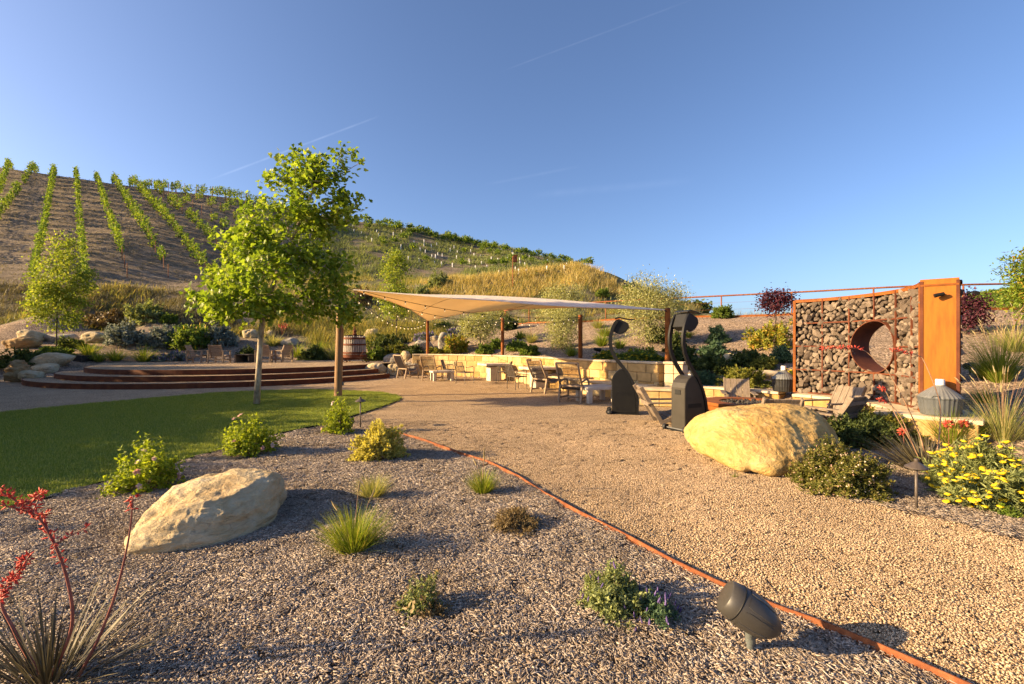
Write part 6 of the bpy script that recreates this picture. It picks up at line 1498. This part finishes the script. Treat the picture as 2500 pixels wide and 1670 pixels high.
def small_tree(label, u, v, blobs, n, mat, bark, seed, per=16, L=.1, W=.06, cl=.3, name='young_tree', r_tip=.005, topv=None, cat='tree', Y=None):
    p = hit(u, v) if Y is None else Vector((at(u, v, Y).x, Y, gz(at(u, v, Y).x, Y))); k = p.y / F; g = np.random.default_rng(seed)
    bl = [(((bu - u) * k, 0, (v - bv) * k), (ru * k, ru * k, rv * k)) for bu, bv, ru, rv in blobs]
    tg = blob_points(bl, n, g, .2); tv = topv or min(b_[1] for b_ in blobs)
    tr_ = [(0, 0, -.1)] + [((.0 if i % 2 else .03), 0, (v - tv) * k * i / 5) for i in range(1, 6)]
    return grow_tree(name, label, cat, p, tr_, [tuple(q) for q in tg], mat, bark, seed, r_tip=r_tip, per=per, L=max(L, p.y * .0052), W=max(W, p.y * (.0018 if 'olive' in name else .0036)), cl=cl)
small_tree('young yellow green tree left in front of the vineyard', 138, 862, [(138, 750, 62, 52), (150, 680, 58, 62), (152, 610, 30, 45), (200, 690, 25, 35), (95, 735, 22, 30)], 210, 'young_leaf', 'bark_dark', 6, per=36, L=.15, W=.1, cl=.36)
small_tree('young tree on the bank behind the left end of the sail', 968, 830, [(968, 735, 44, 40), (966, 665, 36, 45), (966, 625, 16, 20)], 130, 'young_leaf', 'bark_dark', 8, per=34, L=.15, W=.1, cl=.4)
OL = dict(name='olive_tree', W=.028, L=.085)
small_tree('low bushy olive tree left of the second post', 1172, 848, [(1172, 800, 44, 38), (1195, 780, 30, 26), (1150, 790, 28, 30)], 200, 'olive_leaf', 'bark_dark', 9, per=26, cl=.4, topv=815, **OL)
small_tree('bushy olive tree beside the third post', 1372, 850, [(1372, 815, 38, 32), (1375, 780, 38, 26)], 190, 'olive_leaf', 'bark_dark', 10, per=26, cl=.36, topv=815, **OL)
small_tree('largest olive tree, round and silvery, behind the heaters', 1585, 838, [(1590, 755, 74, 60), (1580, 710, 52, 36), (1620, 735, 55, 50), (1545, 745, 42, 40), (1640, 785, 40, 40), (1570, 800, 50, 30), (1570, 690, 20, 16)], 420, 'olive_leaf', 'bark_dark', 12, per=30, cl=.4, topv=760, **OL)
small_tree('pale olive tree showing above the sail', 1372, 790, [(1345, 715, 18, 24), (1390, 712, 28, 20), (1370, 752, 52, 30)], 220, 'olive_leaf', 'bark_dark', 13, per=26, cl=.5, topv=745, Y=28, **OL)
small_tree('dark purple smoke bush on the skyline left of the gabion', 1893, 800, [(1893, 740, 36, 26), (1878, 728, 18, 16), (1912, 730, 20, 18)], 140, 'purple_leaf', 'bark_dark', 14, per=18, L=.08, W=.06, cl=.3, name='smoke_bush', cat='shrub', topv=745)
small_tree('purple smoke bush right behind the rusty panel', 2358, 815, [(2360, 765, 36, 40), (2352, 730, 16, 18), (2385, 742, 18, 18)], 150, 'purple_leaf', 'bark_dark', 16, per=18, L=.08, W=.06, cl=.28, name='smoke_bush', cat='shrub', topv=760)
small_tree('green and orange leaved tree cut by the right edge', 2530, 850, [(2535, 700, 55, 48), (2510, 750, 40, 45), (2570, 780, 60, 60), (2505, 672, 26, 20)], 260, 'autumn_leaf', 'bark_dark', 18, per=18, L=.14, W=.05, cl=.35, topv=720, Y=13.0)
p = hit(1890, 800)
# unseen oaks added left of the frame to cast shade over lawn and stage
ok = None; g_ = np.random.default_rng(90)
tg = blob_points([((0, 0, 2.7), (1.9, 1.9, 1.7)), ((.9, .5, 3.2), (1.1, 1.1, 1)), ((-1, -.6, 2.2), (1.2, 1.2, 1.2)), ((0, 0, 1.2), (1.6, 1.6, .9))], 420, g_, .15)
for i, (x, y, s_, lb) in enumerate(((-16.2, .9, .9, 'nearest'), (-17.2, 3.6, 1.02, 'second nearest'), (-18.4, 6.6, 1.1, 'third'), (-21, 9.6, 1.26, 'fourth'), (-23.5, 12.8, 1.32, 'fifth'), (-27.5, 16.5, 1.32, 'sixth'), (-31.5, 21, 1.22, 'seventh'))):
    L_ = f'added unseen shade oak beyond the left edge, {lb} in its row'
    if ok is None: ok = grow_tree('added_shade_oak', L_, 'tree', (x, y, gz(x, y)), [(0, 0, -.1), (0, 0, .7), (.05, 0, 1.4), (0, .05, 2.2), (0, 0, 3)], [tuple(q) for q in tg], 'dark_leaf', 'bark_dark', 91, r_tip=.008, per=26, L=.2, W=.14, cl=.55, group='added shade oaks beyond the left edge'); ok.scale = (s_,) * 3
    else: dup(ok, (x, y, gz(x, y)), i * 1.3, L_, s_)

# ================================================================ vineyard on the hill
def vine_mesh(seed, n, ln, wd_, h0, h1, L, W):
    g = np.random.default_rng(seed); P = np.c_[g.normal(0, wd_ / 2, n), g.uniform(-ln / 2, ln / 2, n), g.uniform(h0, h1, n) * (1 - .12 * g.random(n))]
    k = np.array([noise.noise(Vector((y * 2.4, z * 2.4, seed))) for x, y, z in P]); P = P[k > -.25]; n = len(P)
    V, Fc = stamp(LEAF, P, g.normal(0, 1, (n, 3)) + np.array([0, 0, .25]), g.normal(0, 1, (n, 3)) + np.array([0, 0, .4]), L * g.uniform(.7, 1.3, n), W * g.uniform(.7, 1.3, n))
    return mesh_np('foliage', V, Fc, 'vine_leaf', np.repeat(g.random(n), 4))
VM = [vine_mesh(s_, 250, 2.4, .26, .5, 1.75, .2, .17) for s_ in range(5)]
def one(mb, nm, mt): o = mb.build(nm, mt); me = o.data; bpy.data.objects.remove(o); return me
TRK = one(MB().tube([(0, 0, -.1), (.03, 0, .4), (0, 0, .8)], [.035, .03, .025], 5), 'trunk', 'bark_dark')
PST = one(MB().tube([(0, 0, -.3), (0, 0, 1.75)], .035, 5), 'trellis_post', 'rust_pipe')
TUB = one(MB().lathe([(.075, -.1), (.08, .62), (.068, .62), (.065, .4)], 8, caps=False), 'grow_tube', 'grow_tube')
STK = one(MB().tube([(.05, 0, -.2), (.05, 0, .95)], .015, 4), 'stake', 'rust_pipe')
VROW = [((-75, 640), (22, 402), 'far left'), ((-10, 545), (80, 412), 'first full'), ((80, 688), (131, 425), 'second'), ((206, 690), (186, 433), 'third'), ((314, 688), (237, 440), 'fourth'), ((417, 688), (281, 447), 'fifth'), ((526, 688), (330, 455), 'sixth'), ((632, 686), (367, 461), 'seventh'), ((735, 684), (394, 464), 'eighth'), ((690, 600), (424, 468), 'ninth'), ((720, 580), (458, 474), 'tenth'), ((740, 565), (495, 479), 'eleventh'), ((770, 560), (535, 485), 'twelfth'), ((790, 562), (575, 491), 'thirteenth'), ((805, 566), (615, 497), 'fourteenth')]
nv = npst = 0; rg = random.Random(8)
def ordn(k): return ('first second third fourth fifth sixth seventh eighth ninth tenth eleventh twelfth thirteenth fourteenth fifteenth sixteenth seventeenth eighteenth nineteenth twentieth'.split() + [f'{i}th' if i % 10 > 3 or i % 10 == 0 else f"{i}{('st', 'nd', 'rd')[i % 10 - 1]}" for i in range(21, 70)])[k - 1]
for k, (a_, b_, nm) in enumerate(VROW):
    A = hit(*a_, near=25); B_ = None; vv = b_[1] - 14
    while B_ is None and vv < 700: B_ = hit(b_[0], vv, near=25); vv += 1
    if A is None or B_ is None: print('row miss', nm); continue
    d = (B_ - A); d.z = 0; L_ = d.length; d.normalize(); B_ = B_ + d * 5; L_ += 5; yaw = math.atan2(d.y, d.x) - math.pi / 2; s_ = .3; j = 0; cntv = cntp = 1
    while s_ < L_:
        q = A + d * s_; q.z = gz(q.x, q.y); f = s_ / L_
        thinout = f < .1 and k >= 4
        if not thinout and nv < 298 and rg.random() < (.93 if k < 6 else .8):
            t_ = thing('grapevine', f'{ordn(cntv)} grapevine up the slope in the {nm} vineyard row', 'grapevine', q, yaw, f'vines of the {nm} row', rg.uniform(.82, 1.1)); obj('foliage', VM[rg.randrange(5)], t_); obj('trunk', TRK, t_); nv += 1; cntv += 1
        if (thinout or j % 2 == 0 or k >= 5) and npst < 298:
            o = obj('trellis_post', PST, None, q + d * .85); tag(o, f'{ordn(cntp)} thin rusty trellis post up the slope in the {nm} vineyard row', 'post', f'posts of the {nm} row'); npst += 1
            if thinout and rg.random() < .45:
                o = obj('grow_tube', TUB, None, q + d * .85 + Vector((.12, -.1, 0))); tag(o, f'white vine guard tube beside the {ordn(cntp)} post at the foot of the {nm} row', 'tube', f'guard tubes of the {nm} row')
        cntp += 1
        s_ += 2.15 if k < 8 else 3.0; j += 1
print('vines', nv, 'posts', npst)
# young bush vines and their white tubes on the right shoulder of the hill
def bush_vine(seed):
    g = np.random.default_rng(seed); n = 130; d = unit(np.c_[g.normal(0, .6, (n, 2)), g.uniform(.3, 1.2, n)]); r_ = g.uniform(.25, 1.0, n); P = d * r_[:, None] * np.array([.8, .8, .95]) + np.array([0, 0, .5])
    V, Fc = stamp(LEAF, P, d + g.normal(0, .6, (n, 3)), g.normal(0, 1, (n, 3)) + np.array([0, 0, .5]), .26 * g.uniform(.7, 1.3, n), .2 * g.uniform(.7, 1.3, n))
    return mesh_np('foliage', V, Fc, 'vine_leaf', np.repeat(g.random(n), 4))
BV = [bush_vine(s_) for s_ in range(4)]
LINES = [((845, 533), (1440, 655), .95, .03, 'skyline'), ((845, 540), (1400, 652), .75, .1, 'near skyline'), ((845, 551), (1380, 660), .5, .4, 'second'), ((850, 562), (1340, 662), .15, .7, 'third'), ((860, 578), (1290, 668), .12, .7, 'fourth'), ((930, 600), (1270, 670), .25, .4, 'fifth'), ((985, 632), (1230, 668), .3, .5, 'lowest')]
for (a_, b_, pv, pt, nm) in LINES:
    n = int((b_[0] - a_[0]) / (13 if 'skyline' in nm else 21))
    for i in range(n):
        f = (i + rg.uniform(.1, .9)) / n; q = hit(a_[0] + (b_[0] - a_[0]) * f, a_[1] + (b_[1] - a_[1]) * f + rg.uniform(0, 3), near=35)
        if q is None: continue
        r_ = rg.random()
        if r_ < pv:
            t_ = thing('bush_vine', f'{ordn(i + 1)} plant from the left, a bushy vine, {nm} line of the right hill', 'grapevine', q, rg.uniform(0, 6), f'bush vines of the {nm} line', rg.uniform(.75, 1.15)); obj('foliage', BV[rg.randrange(4)], t_); obj('trunk', TRK, t_)
        elif r_ < pv + pt:
            t_ = thing('vine_guard', f'{ordn(i + 1)} plant from the left, a white tube, {nm} line of the right hill', 'tube', q, 0, f'white tubes of the {nm} line', rg.uniform(.7, 1.0)); obj('tube', TUB, t_); obj('stake', STK, t_)

# ================================================================ wild grass, brush, far vines: masses nobody could count
def meadow(name, label, cat, pts, h, w, mat, seed, blades=14, bend=1.0):
    g = np.random.default_rng(seed); n = len(pts) * blades; P = np.repeat(pts, blades, 0) + np.c_[g.normal(0, .22, (n, 2)), np.zeros(n) - .05]
    o2 = unit(np.c_[g.normal(0, 1, (n, 2)), np.zeros(n)]); D = unit(o2 * g.uniform(0, .7, n)[:, None] + np.array([.1, 0, 1]))
    hs_ = np.repeat(g.uniform(.55, 1.25, len(pts)), blades) * h * g.uniform(.6, 1.2, n)
    V, Fc = stamp((BLADE[0][[0, 1, 4, 5, 6]], np.array([(0, 1, 3), (0, 3, 2), (2, 3, 4)])), P, D, o2, hs_, np.full(n, w) * g.uniform(.6, 1.4, n), bend * g.uniform(.1, .6, n))
    rd = np.clip(.5 * g.random(n) + .5 * np.repeat(g.random(len(pts)), blades), 0, 1)
    return tag(obj(name, mesh_np(name, V, Fc, mat, np.repeat(rd, 5))), label, cat, kind='stuff')
def area_pts(n, u0, u1, Y0, Y1, seed, mask=None):
    g = np.random.default_rng(seed); out = []
    for _ in range(n):
        Y = g.uniform(Y0, Y1); u = g.uniform(u0, u1); x = (u - U0) * Y / F
        if mask and not mask(u, Y, noise.noise(Vector((x * .16, Y * .16, seed)))): continue
        out.append((x, Y, gz(x, Y)))
    return np.array(out)
meadow('golden_grass', 'tall golden dry grass on the mound behind the fence', 'grass', area_pts(3400, 1030, 1700, 35, 47, 1, lambda u, Y, k: Y > 37.5 and k > (-.2 if u < 1420 else .08)), .75, .035, 'golden_grass', 1, 13)
meadow('wild_grass', 'mixed green and straw wild grass on the lower slope', 'grass', area_pts(3300, 640, 1680, 33.2, 60, 2, lambda u, Y, k: k > -.2 and Y < 58), .7, .035, 'wild_grass', 2, 12)
meadow('green_hill_grass', 'patchy green grass between the young vines on the right shoulder', 'grass', area_pts(6000, 790, 1460, 56, 93, 3, lambda u, Y, k: k > -.18), .6, .07, 'yarrow_leaf', 3, 9)
meadow('dry_brush', 'dark dry brush along the foot of the vineyard', 'brush', area_pts(1500, -60, 760, 32.2, 36.5, 4, lambda u, Y, k: k > -.3), .55, .03, 'brush_grass', 4, 16)
meadow('green_brush', 'greenish weeds mixed into the brush at the foot of the vineyard', 'brush', area_pts(900, -60, 760, 31.8, 37, 14, lambda u, Y, k: k > .02), .6, .035, 'wild_grass', 14, 14)
meadow('straw_tufts', 'thin straw tufts scattered between the vineyard rows', 'grass', area_pts(2600, -60, 760, 36, 73, 5), .2, .04, 'brush_grass', 5, 9, 1.4)
meadow('skyline_grass', 'dry grass strip along the top of the bank beyond the fence', 'grass', np.array([(p.x + random.gauss(0, .4), p.y + random.uniform(.3, 2.2), 3.0) for p, d in (path_at(fp, random.uniform(6, Lf)) for _ in range(420))]), .32, .018, 'wild_grass', 6, 12)
meadow('bank_shrub_mass', 'tangled green undergrowth behind the left boulders', 'undergrowth', area_pts(900, 640, 1130, 30.5, 34.5, 7, lambda u, Y, k: k > -.3), .7, .03, 'wild_grass', 7, 14)
g = np.random.default_rng(12); P = []
for r_ in range(16):
    for i in range(60):
        u = 2280 + i * 5.2 + r_ * 3; Y = 122 + r_ * 1.8; x = (u - U0) * Y / F; P.append((x + g.normal(0, .2), Y + g.normal(0, .2), gz(x, Y)))
P = np.array(P); n = 16; V0_ = np.repeat(P, n, 0) + np.c_[g.normal(0, .45, (len(P) * n, 2)), g.uniform(.3, 1.5, len(P) * n)]
V, Fc = stamp(LEAF, V0_, g.normal(0, 1, V0_.shape), g.normal(0, 1, V0_.shape), np.full(len(V0_), .6), np.full(len(V0_), .5))
tag(obj('distant_vines', mesh_np('distant_vines', V, Fc, 'vine_leaf', np.repeat(g.random(len(V0_)), 4))), 'rows of vines on the distant hillside at the right', 'vines', kind='stuff')
tag(obj('distant_wood', mesh_np('distant_wood', *(lambda Q: stamp(LEAF, Q, g.normal(0, 1, Q.shape), g.normal(0, 1, Q.shape), np.full(len(Q), 1.1), np.full(len(Q), .9)))(np.concatenate([np.array(at(u, 752, 140)) + g.normal(0, 1, (260, 3)) * np.array([1.0, 1.0, .9]) for u in (1672, 1688, 1703, 1718)])), 'dark_leaf', np.repeat(g.random(1040), 4))), 'dark distant wood seen past the big olive', 'wood', kind='stuff')
# leaf litter, twigs and small weeds
g = np.random.default_rng(44); near = [(-2.1, 5.0), (-3.6, 4.9), (-3.3, 6.3), (-3.0, 7.9), (-1.8, 6.1), (-1.2, 3.4), (.1, 3.75), (-.55, 2.75), (.6, 2.6), (1.0, 2.55), (-2.1, 2.3), (3.6, 4.9), (4.6, 4.4), (5.2, 5.6), (-1.75, 4.55), (-.3, 4.7)]
P = np.concatenate([np.c_[g.normal(x, .22, 42), g.normal(y, .2, 42)] for x, y in near] + [np.c_[g.uniform(-3.5, 1, 260), g.uniform(2.1, 7, 260)], np.c_[g.uniform(1.2, 5, 60), g.uniform(2.6, 7, 60)]])
n = len(P); o2 = unit(np.c_[g.normal(0, 1, (n, 2)), g.normal(0, .25, n)]); V, Fc = stamp(LEAF, np.c_[P, bumpy(P, .02) + .012], o2, np.c_[g.normal(0, .3, (n, 2)), np.ones(n)], g.uniform(.012, .04, n), g.uniform(.006, .02, n))
tag(obj('leaf_litter', mesh_np('leaf_litter', V, Fc, 'dry_leaf', np.repeat(g.random(n), 4))), 'scattered dry brown leaves lying on the wood chips', 'leaves', kind='stuff')
mb = MB()
for k in range(170):
    x, y = g.uniform(-3.4, 1.1), g.uniform(2.0, 5.5); a_ = g.uniform(0, 6.28); L_ = g.uniform(.03, .11); z = float(bumpy([(x, y)], .02)[0]) + .014; d = Vector((math.cos(a_), math.sin(a_), g.normal(0, .08)))
    c_ = Vector((x, y, z)); mb.tube([c_ - d * L_ / 2, c_ + Vector((g.normal(0, .006), g.normal(0, .006), .004)), c_ + d * L_ / 2], [.002, .0035, .0018], 4)
o = mb.build('twigs', 'stem_brown', fix=False)
P2 = np.array([o_ for o_ in area_pts(1, 0, 1, 2, 3, 1)]) if False else None
tag(o, 'loose twigs and bark slivers on the wood chips', 'twigs', kind='stuff')
tuft('tiny green weed at the foot of the golden boulder', 1792, 1168, 18, 22, 'grass_blade', 24, .006, name='weed', cat='weed')
tuft('tiny yellow green weed among the wood chips near the edging', 1046, 1180, 10, 14, 'grass_blade', 12, .005, name='weed', cat='weed')
for i, (lb, u, v, w, h) in enumerate((('green shrub on the right slope of the golden mound', 1535, 722, 44, 26), ('green shrub low on the golden mound above the sail tip', 1470, 726, 40, 24), ('sage green shrub left on the lower slope above the sail', 1070, 705, 60, 40), ('sage green shrub on the slope right of the young tree', 1030, 735, 50, 40), ('dry golden shrub on the slope above the timber post', 880, 745, 60, 44))):
    bush(lb, u, v, w, h, ('green_leaf', 'green_leaf', 'yarrow_leaf', 'yarrow_leaf', 'dry_leaf')[i], .08, .03, .8)
